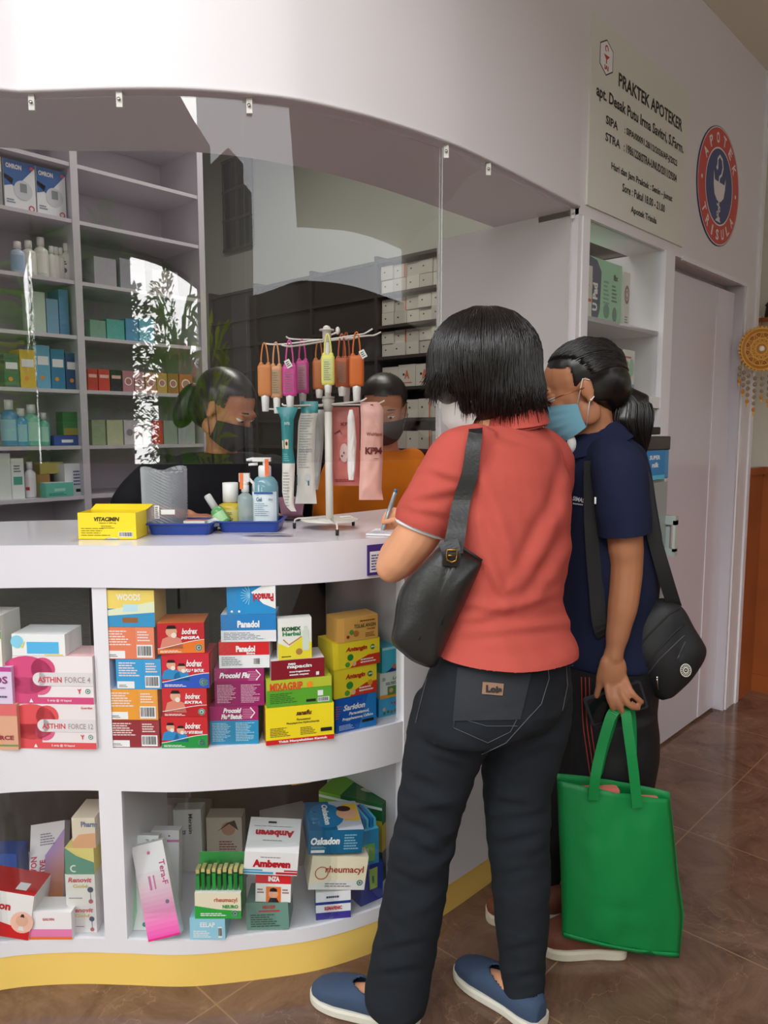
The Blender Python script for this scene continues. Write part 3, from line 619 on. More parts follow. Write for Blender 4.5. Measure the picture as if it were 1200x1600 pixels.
def f_whiteblue(mb, w, h): mb.rect(w*.28, h*.1, w*.6, h*.55, C_(90, 185, 235), 1); mb.disc(w*.1, h*.65, h*.3, C_(140, 210, 235), 1); mb.poly([(w*.16, h*.4), (w*.26, h*.7), (w*.2, h*.35)], C_(240, 220, 90), 2); mb.rect(w*.6, h*.02, w*.35, h*.06, C_(240, 220, 120), 1)
def f_nos(mb, w, h): mb.text('NOS', w*.3, h*.55, w*.6, h*.2, C_(140, 60, 110), .03, 2); mb.rect(0, h*.88, w, h*.12, C_(190, 70, 150), 1); mb.lines(w*.1, h*.4, w*.8, h*.08, 1, C_(160, 120, 160), 2); mb.lines(w*.5, h*.15, w*.4, h*.1, 1, C_(90, 90, 120), 2)
def f_flame(mb, w, h): mb.rect(0, h*.75, w, h*.25, C_(225, 110, 110), 1); mb.text('FORCE', w*.3, h*.22, w*.6, h*.1, C_(150, 60, 60), .04, 2); mb.poly([(w*.3, h*.1), (w*.5, h*.7), (w*.6, h*.1)], C_(240, 170, 120), 1); mb.rect(0, h*.08, w, h*.04, C_(120, 150, 90), 1)
def f_curls(mb, w, h): mb.rect(0, h*.72, w, h*.28, C_(110, 190, 220), 1); mb.rect(0, h*.55, w, h*.14, C_(120, 180, 70), 1); mb.text('aly', w*.2, h*.25, w*.7, h*.14, C_(190, 80, 110), .03, 2)
S = stack
S(211, 1168, Z1, -1, [
    (172, 250, 1125, (160, 60, 66), 'dark red box with bar code, lowest of the stack beside the white post', backside((150, 55, 62)), dict(d=.10)),
    (171, 249, 1077, (240, 165, 70), 'orange box with white label and bar code, second from the bottom beside the post', backside((238, 160, 62)), dict(d=.10, top=(205, 215, 235))),
    (186, 256, 1030, (70, 165, 220), 'light blue box with bar code in the stack beside the post', backside((64, 160, 216)), dict(d=.10)),
    (171, 247, 980, (236, 140, 105), 'salmon orange box with bar code, just under the yellow and blue box', backside((232, 130, 95)), dict(d=.10)),
    (175, 249, 922, (230, 215, 140), 'yellow and blue cough sweet box on top of the stack beside the post', f_woods)])
S(290, 1169, Z1, 0, [
    (253, 325, 1120, (205, 45, 50), 'red and green box with two coughing people printed, bottom of its stack', f_bodrex('FLU & BATUK BERDAHAK', 0, (40, 150, 70), .6, 2)),
    (256, 325, 1075, (205, 50, 55), 'all red tablet box with one printed face, second from bottom', f_bodrex('EXTRA', 0, (185, 40, 45), .5, 1)),
    (257, 330, 1021, (205, 45, 60), 'red and blue box with two coughing people printed on it', f_bodrex('FLU & BATUK', 0, (50, 90, 190), .6, 2)),
    (253, 323, 973, (195, 45, 50), 'red and orange box on top of the red stack', f_bodrex('MIGRA', 0, (235, 125, 50), .6, 1), dict(top=(225, 120, 50), side=(120, 30, 40), yaw=6))])
S(370, 1163, Z1, 3, [
    (329, 404, 1103, (170, 40, 110), 'purple and blue tablet box, bottom of the purple stack', f_procold(True, (45, 145, 190)), dict(side=(70, 75, 70))),
    (338, 414, 1044, (165, 35, 105), 'tall all purple tablet box with white arrow', f_procold(False, (150, 35, 100)), dict(side=(60, 60, 65))),
    (346, 423, 1003, (235, 235, 238), 'low red and white tablet box on the purple box', f_panadol_red, dict(top=(225, 50, 50))),
    (350, 434, 960, (40, 130, 200), 'open blue and white tray box under an upright blue lid', f_panadol_tray, dict(top=(235, 238, 240), side=(60, 140, 200), d=.075)),
    (360, 434, 914, (40, 145, 210), 'upright blue lid of the open box printed upside down', f_panadol_lid, dict(d=.012, name='medicine_box_lid'))])
S(470, 1160, Z1, 15, [
    (418, 521, 1102, (250, 225, 40), 'wide bright yellow tablet box with red strip, bottom of its stack', f_sanaflu, dict(side=(215, 150, 40))),
    (420, 518, 1060, (190, 205, 60), 'green and lime box with orange lettering on the yellow box', f_mixagrip, dict(side=(180, 190, 70))),
    (427, 507, 1030, (140, 28, 42), 'dark maroon box with white lettering', f_napacin, dict(top=(225, 222, 225), side=(200, 190, 195))),
    (438, 488, 966, (240, 240, 235), 'upright white and yellow herbal syrup box on the maroon box', f_komix, dict(d=.03))])
S(557, 1140, Z1, 30, [
    (524, 589, 1087, (30, 95, 190), 'blue tablet box with white slanted lettering under the yellow boxes', f_saridon, dict(wf=.95)),
    (522, 590, 1042, (245, 220, 50), 'yellow and red herbal box directly on the blue box', f_antangin(True), dict(wf=.95)),
    (521, 595, 1001, (245, 220, 50), 'yellow and red herbal box, upper of the two', f_antangin(False), dict(wf=.95)),
    (528, 592, 963, (225, 170, 90), 'golden herbal drink box with printed roots, top of the yellow stack', f_tolak, dict(d=.06, wf=.95))])
S(620, 1122, Z1, 33, [
    (592, 648, 1087, (60, 165, 215), 'light blue box with printed vegetables, bottom of the right hand stack', f_colF1),
    (594, 650, 1047, (225, 232, 225), 'white and orange box with two printed faces in the right hand stack', f_colF2),
    (597, 650, 1008, (70, 185, 215), 'cyan box on top of the right hand stack', f_colF3)], dd=.03)
S(95, 1170, Z1, -2, [
    (30, 152, 1100, (238, 228, 228), 'wide white and coral capsule box, lower of the pair left of the post', f_asthin('FORCE 12', (228, 85, 90))),
    (26, 151, 1025, (242, 232, 234), 'wide white and pink capsule box, upper of the pair left of the post', f_asthin('FORCE 4', (218, 80, 130)), dict(top=(245, 200, 200))),
    (27, 110, 991, (240, 240, 240), 'small white box with light blue window on the pink capsule box', f_whiteblue)])
S(-2, 1172, Z1, -2, [
    (-34, 30, 1100, (225, 170, 140), 'peach box with a flame, bottom of the stack cut by the left edge', f_flame),
    (-38, 25, 1042, (225, 205, 232), 'lilac box with dark red lettering at the left edge', f_nos),
    (-36, 12, 962, (240, 236, 225), 'white green and blue box on top at the left edge', f_curls)])
# magenta box further back on the right
carton('medicine_box', 'deep pink box lying far back behind the golden box', 'box', (*Pz(560, 1085, Z1).xy, Z1+.001), AZ, .10, .06, .17, ctop((180, 50, 130)))

# ---- lower compartment: loose and tilted boxes (explicit heights)
def loose(uc, vb, z, w, d, h, col, label, fn=None, yaw=0, tilt=None, topfn=None, top=None, side=None, dd=0, name='medicine_box', cat='box'):
    p = Pz(uc, vb, z); p = A(uc, vb, depth(p)+dd); 
    return carton(name, label, cat, (p.x, p.y, z+.0008), AZ+math.radians(yaw), w, d, h, ctop(col), fn, ctop(top) if top else None, ctop(side) if side else None, tilt=tilt, topfn=topfn)
# ------------------------------------------------------------------ lower compartment goods
def lp(u0, u1, vb, vt, z, col, label, fn=None, d=.08, yaw=0, roll=0, lean=0, dd=0.0, D=None, back=0.0, **kw):
    """box whose front bottom edge shows at u0..u1, vb; returns top height and depth"""
    D = D or depth(Pz((u0+u1)/2, vb, z)); D += dd
    w = (A(u1, vb, D)-A(u0, vb, D)).length/max(.5, math.cos(math.radians(yaw))); p = A((u0+u1)/2, vb, D)
    h = max(.012, A((u0+u1)/2, vt, D).z-(z if abs(p.z-z) > .03 else p.z)); zz = z
    top = kw.pop('top', None); side = kw.pop('side', None)
    if roll: zz += abs(math.sin(math.radians(roll)))*w/2
    o = carton(kw.pop('name', 'medicine_box'), label, kw.pop('cat', 'box'), (p.x, p.y, zz+.001), AZ+math.radians(yaw), w, d, h, ctop(col), fn, ctop(top) if top else None, ctop(side) if side else None, topfn=kw.pop('topfn', None))
    Rz = Matrix.Rotation(AZ+math.radians(yaw), 3, 'Z'); Rr = Matrix.Rotation(math.radians(-roll), 3, 'Y'); Rl = Matrix.Rotation(math.radians(-lean), 3, 'X')
    o.rotation_euler = (Rz@Rr@Rl).to_euler(); return o, zz+h, D
_SV = Z3
def f_eelap(mb, w, h): mb.text('EELAP', w*.3, h*.6, w*.42, h*.22, WI, .03, 2); mb.lines(w*.1, h*.1, w*.55, h*.35, 4, WI, 2); mb.barcode(w*.8, h*.1, w*.12, h*.5, INK, WI)
o, z, D = lp(297, 352, 1466, 1433, Z3, (150, 205, 225), 'small pale blue box on the lowest shelf under the open green sachet box', f_eelap, d=.07, dd=-.006)
def f_rheuneuro(mb, w, h):
    mb.poly([(0, 0), (w, 0), (w, h*.3), (w*.5, h*.36), (0, h*.5)], C_(50, 165, 65), 1); mb.text('rheumacyl', w*.42, h*.6, w*.5, h*.22, C_(190, 90, 60), .02, 3); mb.text('NEURO', w*.6, h*.4, w*.34, h*.14, C_(60, 150, 70), .05, 3); halal(mb, w*.87, h*.2, h*.14); mb.lines(w*.12, h*.1, w*.6, h*.14, 2, WI, 3)
o, z2, D2 = lp(305, 377, 1433, 1393, z, (232, 222, 195), 'open cream and green box holding upright green sachets', f_rheuneuro, d=.07, D=D, top=(235, 235, 230), side=(60, 150, 70))
bb = o
for k in range(9):
    mb = MB(); x = -.052+k*.0128; g = (30, 120, 50) if k % 3 else (45, 150, 70)
    mb.box(x, x+.008, .006, .062, .006, .040+.006*(k % 2), M(g, .3, key='foil_green')); mb.box(x, x+.0085, .006, .03, .046+.004*(k % 2), .056+.003*(k % 2), M((190, 180, 120), .4, key='sachet_gold'))
    q = mb.build('sachet', None, (bb.location.x, bb.location.y, z2-.001), AZ); tag(q, 'green sachet standing upright in the open cream and green box', 'sachet', 'green sachets in the open box')
wl = MB(); wl.add([(-.058, .066, 0), (.058, .066, 0), (.058, .070, .062), (-.058, .070, .062)], [(0, 1, 2, 3)], M((45, 150, 70), .4)); wl.add([(-.058, .0665, 0), (.058, .0665, 0), (.058, .0705, .062), (-.058, .0705, .062)], [(3, 2, 1, 0)], WI)
q = wl.build('box_lid', None, (0, 0, .068)); q.parent = bb; q.location = (0, 0, z2-bb.location.z)
def f_green(mb, w, h): mb.text('NEOZEP', w*.4, h*.78, w*.3, h*.12, C_(190, 50, 50), .04, 3); mb.lines(w*.1, h*.1, w*.75, h*.5, 6, C_(60, 90, 80), 2); mb.rect(w*.3, h*.66, w*.5, h*.06, C_(190, 60, 60), 2)
o, z, D = lp(386, 452, 1454, 1412, Z3, (110, 150, 138), 'grey green box lowest under the small portrait box', f_green, d=.08, roll=2)
def f_inza(mb, w, h):
    mb.rect(0, h*.66, w, h*.34, C_(215, 40, 45), 1); mb.text('INZA', w*.36, h*.74, w*.32, h*.18, WI, .06, 3); mb.rect(w*.3, 0, w*.42, h*.55, C_(230, 120, 50), 2)
    mb.disc(w*.51, h*.3, h*.16, C_(220, 165, 135), 3); mb.poly([(w*.40, h*.38), (w*.62, h*.38), (w*.60, h*.48), (w*.51, h*.52), (w*.42, h*.48)], C_(30, 24, 24), 4); mb.poly([(w*.36, 0), (w*.68, 0), (w*.6, h*.16), (w*.42, h*.16)], C_(40, 40, 45), 4); mb.lines(w*.05, h*.3, w*.2, h*.2, 2, C_(150, 100, 100), 2); mb.lines(w*.76, h*.3, w*.2, h*.2, 2, C_(150, 100, 100), 2)
o, z2, D2 = lp(399, 454, 1413, 1369, z, (236, 234, 232), 'small red and white box with an orange portrait under the big white box', f_inza, d=.07, D=D, roll=-2)
RB = C_(190, 30, 45)
def f_amb(mb, w, h):
    mb.text('Ambeven', w*.16, h*.34, w*.7, h*.34, RB, .06, 3); mb.rect(0, h*.05, w*.55, h*.09, C_(60, 160, 200), 2); mb.rect(0, h*.18, w*.35, h*.06, C_(60, 160, 200), 2); mb.rect(w*.75, h*.18, w*.25, h*.06, RB, 2); mb.rect(w*.6, h*.05, w*.4, h*.09, RB, 2); mb.lines(w*.3, h*.75, w*.4, h*.08, 1, C_(150, 150, 150), 2)
def f_ambt(mb, w, d):
    mb.text('Ambeven', w*.88, d*.62, w*.74, d*.2, RB, .06, 3, 180); mb.lines(w*.3, d*.3, w*.4, d*.05, 1, C_(150, 150, 150), 2); mb.text('III', w*.36, d*.82, w*.16, d*.06, INK, .1, 3)
    mb.lines(w*.1, d*.72, w*.8, d*.03, 1, C_(120, 120, 130), 2)
lp(381, 464, 1379, 1341, z2-.002, (240, 238, 238), 'large white box with red name on front and top, tipped on the portrait box', f_amb, d=.13, D=D-.01, roll=-5, yaw=4, lean=-7, topfn=f_ambt)
def f_purp(mb, w, h): mb.rect(0, h*.55, w, h*.1, C_(40, 60, 140), 1); mb.text('REMAFENIC', w*.25, h*.34, w*.5, h*.14, C_(200, 60, 60), .05, 3); mb.rect(0, 0, w, h*.26, C_(70, 60, 150), 1); mb.lines(w*.3, h*.75, w*.4, h*.15, 1, C_(90, 90, 110), 2)
o, z, D = lp(494, 548, 1436, 1394, Z3, (236, 236, 240), 'small white box with purple and dark blue stripes under the cream box', f_purp, d=.07, side=(40, 50, 130), yaw=8)
def f_rheu(mb, w, h):
    mb.poly([(0, 0), (w, 0), (w, h*.28), (w*.5, h*.3), (0, h*.16)], C_(228, 226, 224), 1); mb.ring(w*.2, h*.5, h*.2, h*.17, C_(190, 100, 70), 2, 16); mb.text('rheumacyl', w*.26, h*.46, w*.68, h*.26, C_(170, 60, 45), .02, 3); halal(mb, w*.9, h*.22, h*.1); mb.lines(w*.28, h*.08, w*.5, h*.14, 2, C_(150, 140, 140), 3)
o, z2, D2 = lp(482, 569, 1399, 1348, z-.004, (236, 226, 198), 'cream box with red slanted name and white lower band under the dark blue box', f_rheu, d=.10, D=D, roll=-8, yaw=12)
def f_osk(mb, w, h):
    mb.text('Oskadon', w*.03, h*.4, w*.54, h*.32, WI, .05, 3, 0, .1); mb.lines(w*.65, h*.15, w*.3, h*.7, 6, C_(130, 180, 205), 2); mb.rect(w*.05, h*.06, w*.25, h*.12, WI, 2); mb.lines(w*.05, h*.24, w*.3, h*.1, 2, C_(130, 180, 205), 2)
def f_oskt(mb, w, d):
    mb.poly([(w*.52, 0), (w, 0), (w, d), (w*.45, d)], C_(190, 195, 205), 1); mb.rect(w*.7, d*.3, w*.28, d*.6, C_(235, 185, 60), 2); mb.disc(w*.75, d*.55, d*.2, C_(225, 170, 140), 3); mb.disc(w*.72, d*.72, d*.14, C_(60, 35, 30), 4, ry=d*.1)
    mb.disc(w*.36, d*.5, d*.34, C_(40, 120, 170), 2, ry=d*.42); mb.text('Oskadon', w*.30, d*.88, d*.7, w*.12, WI, .05, 4, -90); mb.lines(w*.08, d*.2, w*.14, d*.5, 4, C_(150, 190, 210), 2)
lp(482, 565, 1353, 1316, z2+.003, (28, 100, 140), 'dark blue headache tablet box with a printed face on its lid, on the cream box', f_osk, d=.13, D=D, roll=-5, yaw=12, lean=-3, topfn=f_oskt, side=(30, 90, 130))
o, z, D = lp(564, 598, 1410, 1352, Z3, (28, 50, 150), 'dark royal blue box far right on the lowest shelf', lambda mb, w, h: (mb.rect(w*.4, h*.35, w*.35, h*.55, C_(180, 200, 90), 1), mb.rect(w*.5, h*.5, w*.1, h*.2, C_(60, 150, 80), 2)), d=.09, yaw=35)
o, z2, D2 = lp(560, 592, 1352, 1298, z, (60, 150, 200), 'cyan open box stuffed with blue sachets on the royal blue box', lambda mb, w, h: (mb.rect(w*.2, h*.1, w*.6, h*.5, C_(130, 190, 90), 1), mb.rect(w*.3, h*.2, w*.2, h*.3, C_(230, 230, 200), 2)), d=.10, D=D, yaw=25, top=(90, 190, 225))
for k in range(5):
    mb = MB(); x = -.022+k*.010; mb.box(x, x+.006, .008, .085, .0, .025+.003*(k % 2), M((40, 130, 200) if k % 2 else (90, 190, 225), .3, key='blue_foil'))
    q = mb.build('sachet', None, (o.location.x, o.location.y, z2), AZ+math.radians(25)); tag(q, 'blue sachet poking out of the open cyan box', 'sachet', 'blue sachets in the cyan box')
def f_greenlong(mb, w, h): mb.rect(0, 0, w*.35, h, C_(130, 190, 60), 1); mb.rect(0, 0, w, h*.2, C_(230, 210, 60), 2); mb.rect(0, h*.72, w, h*.12, WI, 3)
gp = A(547, 1292, 1.90); gz = Z3
for hh_, cc_, ll_, ff_, tf_ in ((.085, (70, 80, 60), 'dark olive box at the bottom of the rear pile on the right', None, None), (.075, (225, 190, 60), 'yellow box under the long green box at the back', None, None),
        (.060, (40, 110, 55), 'long green and lime tissue like box lying far back on the right', f_greenlong, lambda mb, w, d: (mb.rect(0, 0, w*.35, d, C_(140, 200, 60), 1), mb.disc(w*.65, d*.55, w*.12, C_(200, 210, 190), 2, ry=d*.1)))):
    carton('medicine_box', ll_, 'box', (gp.x, gp.y, gz+.001), AZ+math.radians(-24), .19, .10, hh_-.001, ctop(cc_), ff_, topfn=tf_); gz += hh_
# left of this compartment
def f_tera(mb, w, h):
    n = 14
    for k in range(n): t = 1-k/(n-1.0); mb.rect(0, h*.70*k/n, w, h*.70/n, C_(int(238-3*t), int(225-140*t**1.3), int(232-60*t)), 1)
    mb.rect(0, 0, w, h*.02, C_(225, 30, 130), 2); mb.text('Tera-F', w*.76, h*.80, h*.26, w*.18, C_(200, 70, 130), .02, 3, -90); mb.lines(w*.35, h*.45, w*.08, h*.3, 1, C_(215, 120, 170), 2); mb.disc(w*.8, h*.36, w*.06, C_(130, 120, 150), 2); mb.lines(w*.5, h*.45, w*.05, h*.3, 1, C_(215, 120, 170), 2); mb.disc(w*.5, h*.9, w*.05, C_(210, 110, 160), 2)
lp(231, 283, 1467, 1332, Z3, (242, 236, 240), 'tall white and pink gradient box leaning to the right', f_tera, d=.025, roll=15, lean=16, dd=-.012)
def f_mira(mb, w, h):
    mb.poly([(0, 0), (w*.38, 0), (w*.46, h*.2), (w*.34, h*.6), (w*.2, h), (0, h)], C_(170, 215, 180), 1); mb.text('Miracic 500', w*.80, h*.96, h*.32, w*.12, C_(150, 160, 165), .02, 3, -90); mb.text('Paracetamol', w*.60, h*.96, h*.32, w*.10, C_(150, 160, 165), .02, 3, -90); mb.disc(w*.72, h*.06, w*.07, C_(70, 150, 140), 2)
lp(190, 240, 1463, 1330, Z3, (240, 243, 242), 'tall white box with pale green curve leaning behind the pink one', f_mira, d=.025, lean=14, roll=-1, dd=.02)
def f_whitep(mb, w, h): mb.rect(0, h*.85, w, h*.03, C_(215, 120, 180), 1); mb.disc(w*.65, h*.93, w*.03, C_(90, 60, 90), 2)
lp(236, 280, 1450, 1306, Z3, (240, 238, 240), 'white box with thin pink line upright behind the two leaning boxes', f_whitep, d=.03, lean=8, dd=.075)
lp(275, 318, 1400, 1271, Z3, (225, 222, 220), 'off white upright box with dark lettering behind the pink box', lambda mb, w, h: (mb.text('Merasin', w*.55, h*.93, h*.32, w*.14, INK, .02, 3, -90), mb.text('Cus', w*.05, h*.6, w*.4, h*.1, C_(60, 80, 150), .03, 3, 0, .3)), d=.05, lean=6, roll=2, dd=.03, D=1.88)
lp(325, 380, 1385, 1278, Z3, (205, 190, 175), 'beige upright box with a printed lady at the back of the shelf', lambda mb, w, h: (mb.disc(w*.62, h*.78, w*.2, C_(190, 140, 115), 1), mb.poly([(w*.3, h*.72), (w*.8, h*.95), (w*.9, h*.75), (w*.6, h*.9)], C_(60, 40, 35), 2), mb.lines(w*.35, h*.3, w*.6, h*.25, 5, C_(150, 80, 70), 1), mb.rect(w*.0, h*.0, w, h*.2, C_(228, 222, 215), 1)), d=.05, D=1.93)
lp(250, 330, 1350, 1258, Z3, (150, 138, 132), 'grey brown carton standing darkest at the very back of the shelf', None, d=.05, D=2.0)
lp(425, 490, 1375, 1285, Z3, (190, 182, 175), 'pale open carton behind the two branded boxes in the middle', None, d=.10, D=1.93, yaw=25)
lp(458, 486, 1300, 1275, .36, (225, 160, 60), 'orange packet resting on the pale open carton', None, d=.03, D=1.93, yaw=20)
# lower left compartment
def f_reno(mb, w, h):
    mb.text('Renovit', w*.1, h*.74, w*.8, h*.16, C_(215, 110, 110), .03, 3, 0, .2); mb.text('Gold', w*.25, h*.56, w*.5, h*.12, C_(225, 200, 130), .03, 3); mb.lines(w*.1, h*.2, w*.5, h*.06, 1, C_(150, 140, 160), 2); mb.disc(w*.84, h*.5, h*.09, C_(90, 95, 120), 2); mb.disc(w*.84, h*.12, h*.07, C_(200, 110, 120), 2); mb.rect(w*.83, h*.15, w*.02, h*.3, C_(120, 120, 150), 2)
o, z, D = lp(108, 152, 1462, 1419, Z3, (240, 232, 234), 'white box with pink name lowest against the thick white post', f_reno, d=.08, dd=.01)
o, z, D = lp(104, 150, 1419, 1371, z, (242, 236, 232), 'white and gold vitamin box second from the bottom at the post', f_reno, d=.08, D=D)
o, z, D = lp(103, 148, 1371, 1330, z, (240, 222, 140), 'yellow and teal box in the stack against the post', lambda mb, w, h: (mb.poly([(0, 0), (w, 0), (w, h*.45), (w*.4, h*.7), (0, h)], C_(110, 160, 140), 1), mb.ring(w*.3, h*.22, h*.14, h*.09, WI, 2, 16, a0=60, a1=300)), d=.08, D=D)
o, z, D = lp(114, 150, 1330, 1283, z, (242, 225, 205), 'cream and peach box on top of the stack against the post', lambda mb, w, h: (mb.text('Pharm', w*.4, h*.7, w*.7, h*.18, C_(120, 130, 160), .03, 3), mb.poly([(0, 0), (w, 0), (w, h*.5), (w*.3, h*.45), (0, h*.2)], C_(240, 180, 140), 1)), d=.09, D=D)
def f_ener(mb, w, h):
    n = 10
    for k in range(n): t = k/(n-1.0); mb.poly([(w*.45, h*.6*k/n), (w, h*.9*k/n), (w, h*.9*(k+1)/n), (w*.45, h*.6*(k+1)/n)], C_(int(240-60*t), int(150-10*t), int(90+110*t)), 1)
    mb.text('ENERVON', w*.22, h*.2, h*.4, w*.18, C_(200, 60, 90), .04, 3, 90); mb.text('ACTIVE', w*.46, h*.25, h*.3, w*.16, C_(200, 60, 90), .03, 3, 90); mb.lines(w*.3, h*.72, w*.5, h*.16, 5, C_(150, 140, 160), 2)
lp(44, 100, 1432, 1318, Z3, (236, 226, 232), 'tall pink and orange vitamin box leaning back behind the low white box', f_ener, d=.03, lean=28, roll=9, dd=.03)
lp(41, 113, 1466, 1424, Z3, (240, 236, 236), 'low white box with pink and orange bands at the front', lambda mb, w, h: (mb.rect(0, h*.1, w, h*.28, C_(235, 130, 180), 1), mb.rect(0, 0, w, h*.1, C_(235, 120, 60), 2), mb.text('GALVIN', w*.38, h*.7, w*.25, h*.1, C_(200, 90, 100), .03, 3)), d=.06, dd=-.005)
def f_alb(mb, w, h):
    mb.poly([(0, 0), (w, 0), (w, h*.2), (0, h*.42)], C_(205, 35, 40), 1); mb.text('albion', w*.1, h*.6, w*.5, h*.18, C_(190, 40, 50), .04, 3); mb.disc(w*.84, h*.38, h*.24, C_(240, 190, 170), 2); mb.disc(w*.84, h*.42, h*.13, C_(225, 175, 150), 4); mb.poly([(w*.78, h*.2), (w*.9, h*.2), (w*.87, h*.3), (w*.81, h*.3)], C_(230, 225, 222), 4); mb.poly([(w*.80, h*.50), (w*.88, h*.50), (w*.86, h*.57), (w*.82, h*.57)], C_(70, 50, 45), 5)
lp(-40, 45, 1470, 1400, Z3, (236, 232, 230), 'big white and red box with opened red lid at the left edge', f_alb, d=.09, roll=-10, dd=-.0, top=(195, 35, 40), topfn=lambda mb, w, d: mb.rect(w*.6, d*.15, w*.2, d*.3, WI, 1))
lp(-20, 30, 1410, 1335, Z3, (45, 85, 170), 'blue box behind the red and white one at the left edge', None, d=.06, D=1.78)

# ------------------------------------------------------------------ goods in the tall display shelf
def ds(y0, y1, z0, z1, x, d, col, label, fn=None, name='product_box', cat='box', side=None, top=None, yaw=0):
    """goods standing on the facade shelf, front towards the porch (+X); y0..y1 along the shelf"""
    return carton(name, label, cat, (FX-x, (y0+y1)/2, z0+.0006), math.pi/2+math.radians(yaw), y1-y0, d, z1-z0, ctop(col), fn, ctop(top) if top else None, ctop(side) if side else None)
def f_upad(mb, w, h):
    mb.poly([(w*.02, h*.04), (w*.28, 0), (w*.36, h*.2), (w*.38, h*.8), (w*.25, h*.96), (w*.02, h)], C_(50, 62, 105), 1); mb.text('U Pad', w*.28, h*.16, h*.44, w*.14, WI, .05, 3, 90); mb.text('dr.', w*.14, h*.5, h*.16, w*.07, C_(230, 150, 80), .03, 3, 90)
    mb.text('8x', w*.74, h*.72, w*.14, h*.1, INK, .05, 3); mb.lines(w*.7, h*.36, w*.18, h*.3, 5, C_(70, 110, 90), 2); mb.lines(w*.45, h*.3, w*.2, h*.4, 6, C_(120, 170, 145), 2); mb.disc(w*.55, h*.2, w*.09, C_(100, 150, 130), 2, ry=h*.12); mb.disc(w*.8, h*.17, w*.07, C_(90, 130, 120), 2, ry=h*.12)
ds(2.26, 2.50, 1.680, 1.885, .06, .17, (160, 215, 180), 'large mint green pack of pads with navy curved panel in the tall shelf', f_upad, 'pad_pack', 'pack', side=(150, 210, 165))
ds(2.155, 2.235, 1.680, 1.84, .03, .12, (228, 222, 212), 'cream pack with red stripe beside the mint pack', lambda mb, w, h: (mb.rect(w*.1, h*.3, w*.85, h*.06, C_(215, 80, 60), 1), mb.text('OK', w*.25, h*.6, w*.5, h*.16, C_(225, 120, 90), .05, 3), mb.rect(w*.3, h*.1, w*.3, h*.06, INK, 1)), 'pad_pack', 'pack')
ds(2.52, 2.565, 1.680, 1.87, .06, .14, (232, 228, 224), 'narrow white box with printed circles right of the mint pack', lambda mb, w, h: (mb.ring(w*.5, h*.6, w*.4, w*.25, C_(130, 100, 110), 1, ry=1.8), mb.ring(w*.5, h*.6, w*.2, w*.1, C_(190, 120, 110), 1, ry=1.8), mb.lines(w*.2, h*.08, w*.6, h*.14, 3, C_(120, 120, 120), 1)))
ds(2.575, 2.625, 1.680, 1.85, .10, .10, (205, 195, 192), 'dim pale box at the end of the upper shelf', None)
ds(2.40, 2.475, 1.441, 1.525, .05, .08, (228, 224, 218), 'small white box with black oval print in the lower shelf of the tall unit', lambda mb, w, h: (mb.ring(w*.5, h*.55, w*.2, w*.14, INK, 1), mb.lines(w*.3, h*.1, w*.4, h*.1, 2, C_(90, 90, 90), 1)), side=(205, 200, 195))
ds(2.36, 2.43, 1.526, 1.60, .05, .08, (222, 218, 212), 'small white carton stacked on the one with the oval print', lambda mb, w, h: mb.rect(w*.4, h*.2, w*.3, h*.5, C_(110, 110, 110), 1))
ds(2.485, 2.58, 1.441, 1.60, .04, .10, (232, 230, 225), 'white blue and pale green carton at the right of the lower shelf', lambda mb, w, h: (mb.rect(0, h*.06, w, h*.2, C_(90, 160, 205), 1), mb.text('Milk', w*.12, h*.66, w*.4, h*.1, C_(90, 130, 110), .04, 3), mb.rect(w*.1, h*.82, w*.6, h*.04, C_(200, 70, 60), 1), mb.disc(w*.75, h*.62, w*.2, C_(160, 205, 180), 1, ry=h*.2)), side=(200, 190, 182))
ds(2.16, 2.30, 1.441, 1.60, .12, .10, (190, 178, 190), 'dull mauve carton behind the woman in the navy shirt', None)

# ------------------------------------------------------------------ drinks cooler by the door
KX, KY = -1.163, 2.60
CO = thing('drinks_cooler', 'slim upright glass drinks cooler with black top and black louvred foot beside the door', 'cooler', (0, 0, 0))
kc = Pz(1037, 1222, 0)           # its near right bottom corner
kx1 = FX+.30; ky0 = 2.44; ky1 = 2.62
def kb(x0, x1, y0, y1, z0, z1, m, name, bv=.004): o = MB().box(x0, x1, y0, y1, z0, z1, m).build(name, CO); return bevel(o, bv)
KG = M((150, 162, 158), .35, key='cooler_grey')
cx0, cx1, cy0, cy1 = -1.165, -1.03, 2.14, 2.455
kb(cx0, cx1, cy0, cy1, .05, .36, M((28, 25, 25), .4, key='cooler_foot'), 'foot_housing')
mb = MB()
for k in range(6): mb.box(cx1, cx1+.006, cy0+.03, cy1-.03, .10+k*.042, .118+k*.042, BLK)
mb.build('louvre', CO)
kb(cx0, cx1, cy0, cy1, .36, 1.16, KG, 'cabinet')
mb = MB(); mb.box(cx1, cx1+.012, cy0+.005, cy1-.005, .38, 1.15, M((150, 160, 156), .1, key='cooler_door_glass')); mb.build('door', CO)
kb(cx0, cx1+.012, cy0, cy1, 1.16, 1.255, M((60, 140, 190), .35, key='cooler_header_blue'), 'header')
mb = MB(); mb.print_on((cx1+.0125, cy0, 1.16), (0, 1, 0), (0, 0, 1)); mb.rect(.0, .0, .28, .095, C_(40, 130, 190)); mb.disc(.07, .055, .04, C_(120, 180, 60), 1); mb.disc(.07, .055, .026, C_(215, 230, 150), 2); mb.disc(.07, .055, .01, C_(50, 40, 30), 3); mb.text('SUPER', .16, .065, .08, .014, WI, .04, 3); mb.text('milk', .18, .04, .05, .016, WI, .04, 3); mb.rect(.0, .0, .28, .014, C_(90, 190, 220), 2); mb.build('header_print', CO)
kb(cx0, cx1+.014, cy0-.004, cy1+.004, 1.255, 1.30, M((40, 34, 34), .35, key='cooler_cap'), 'cap')
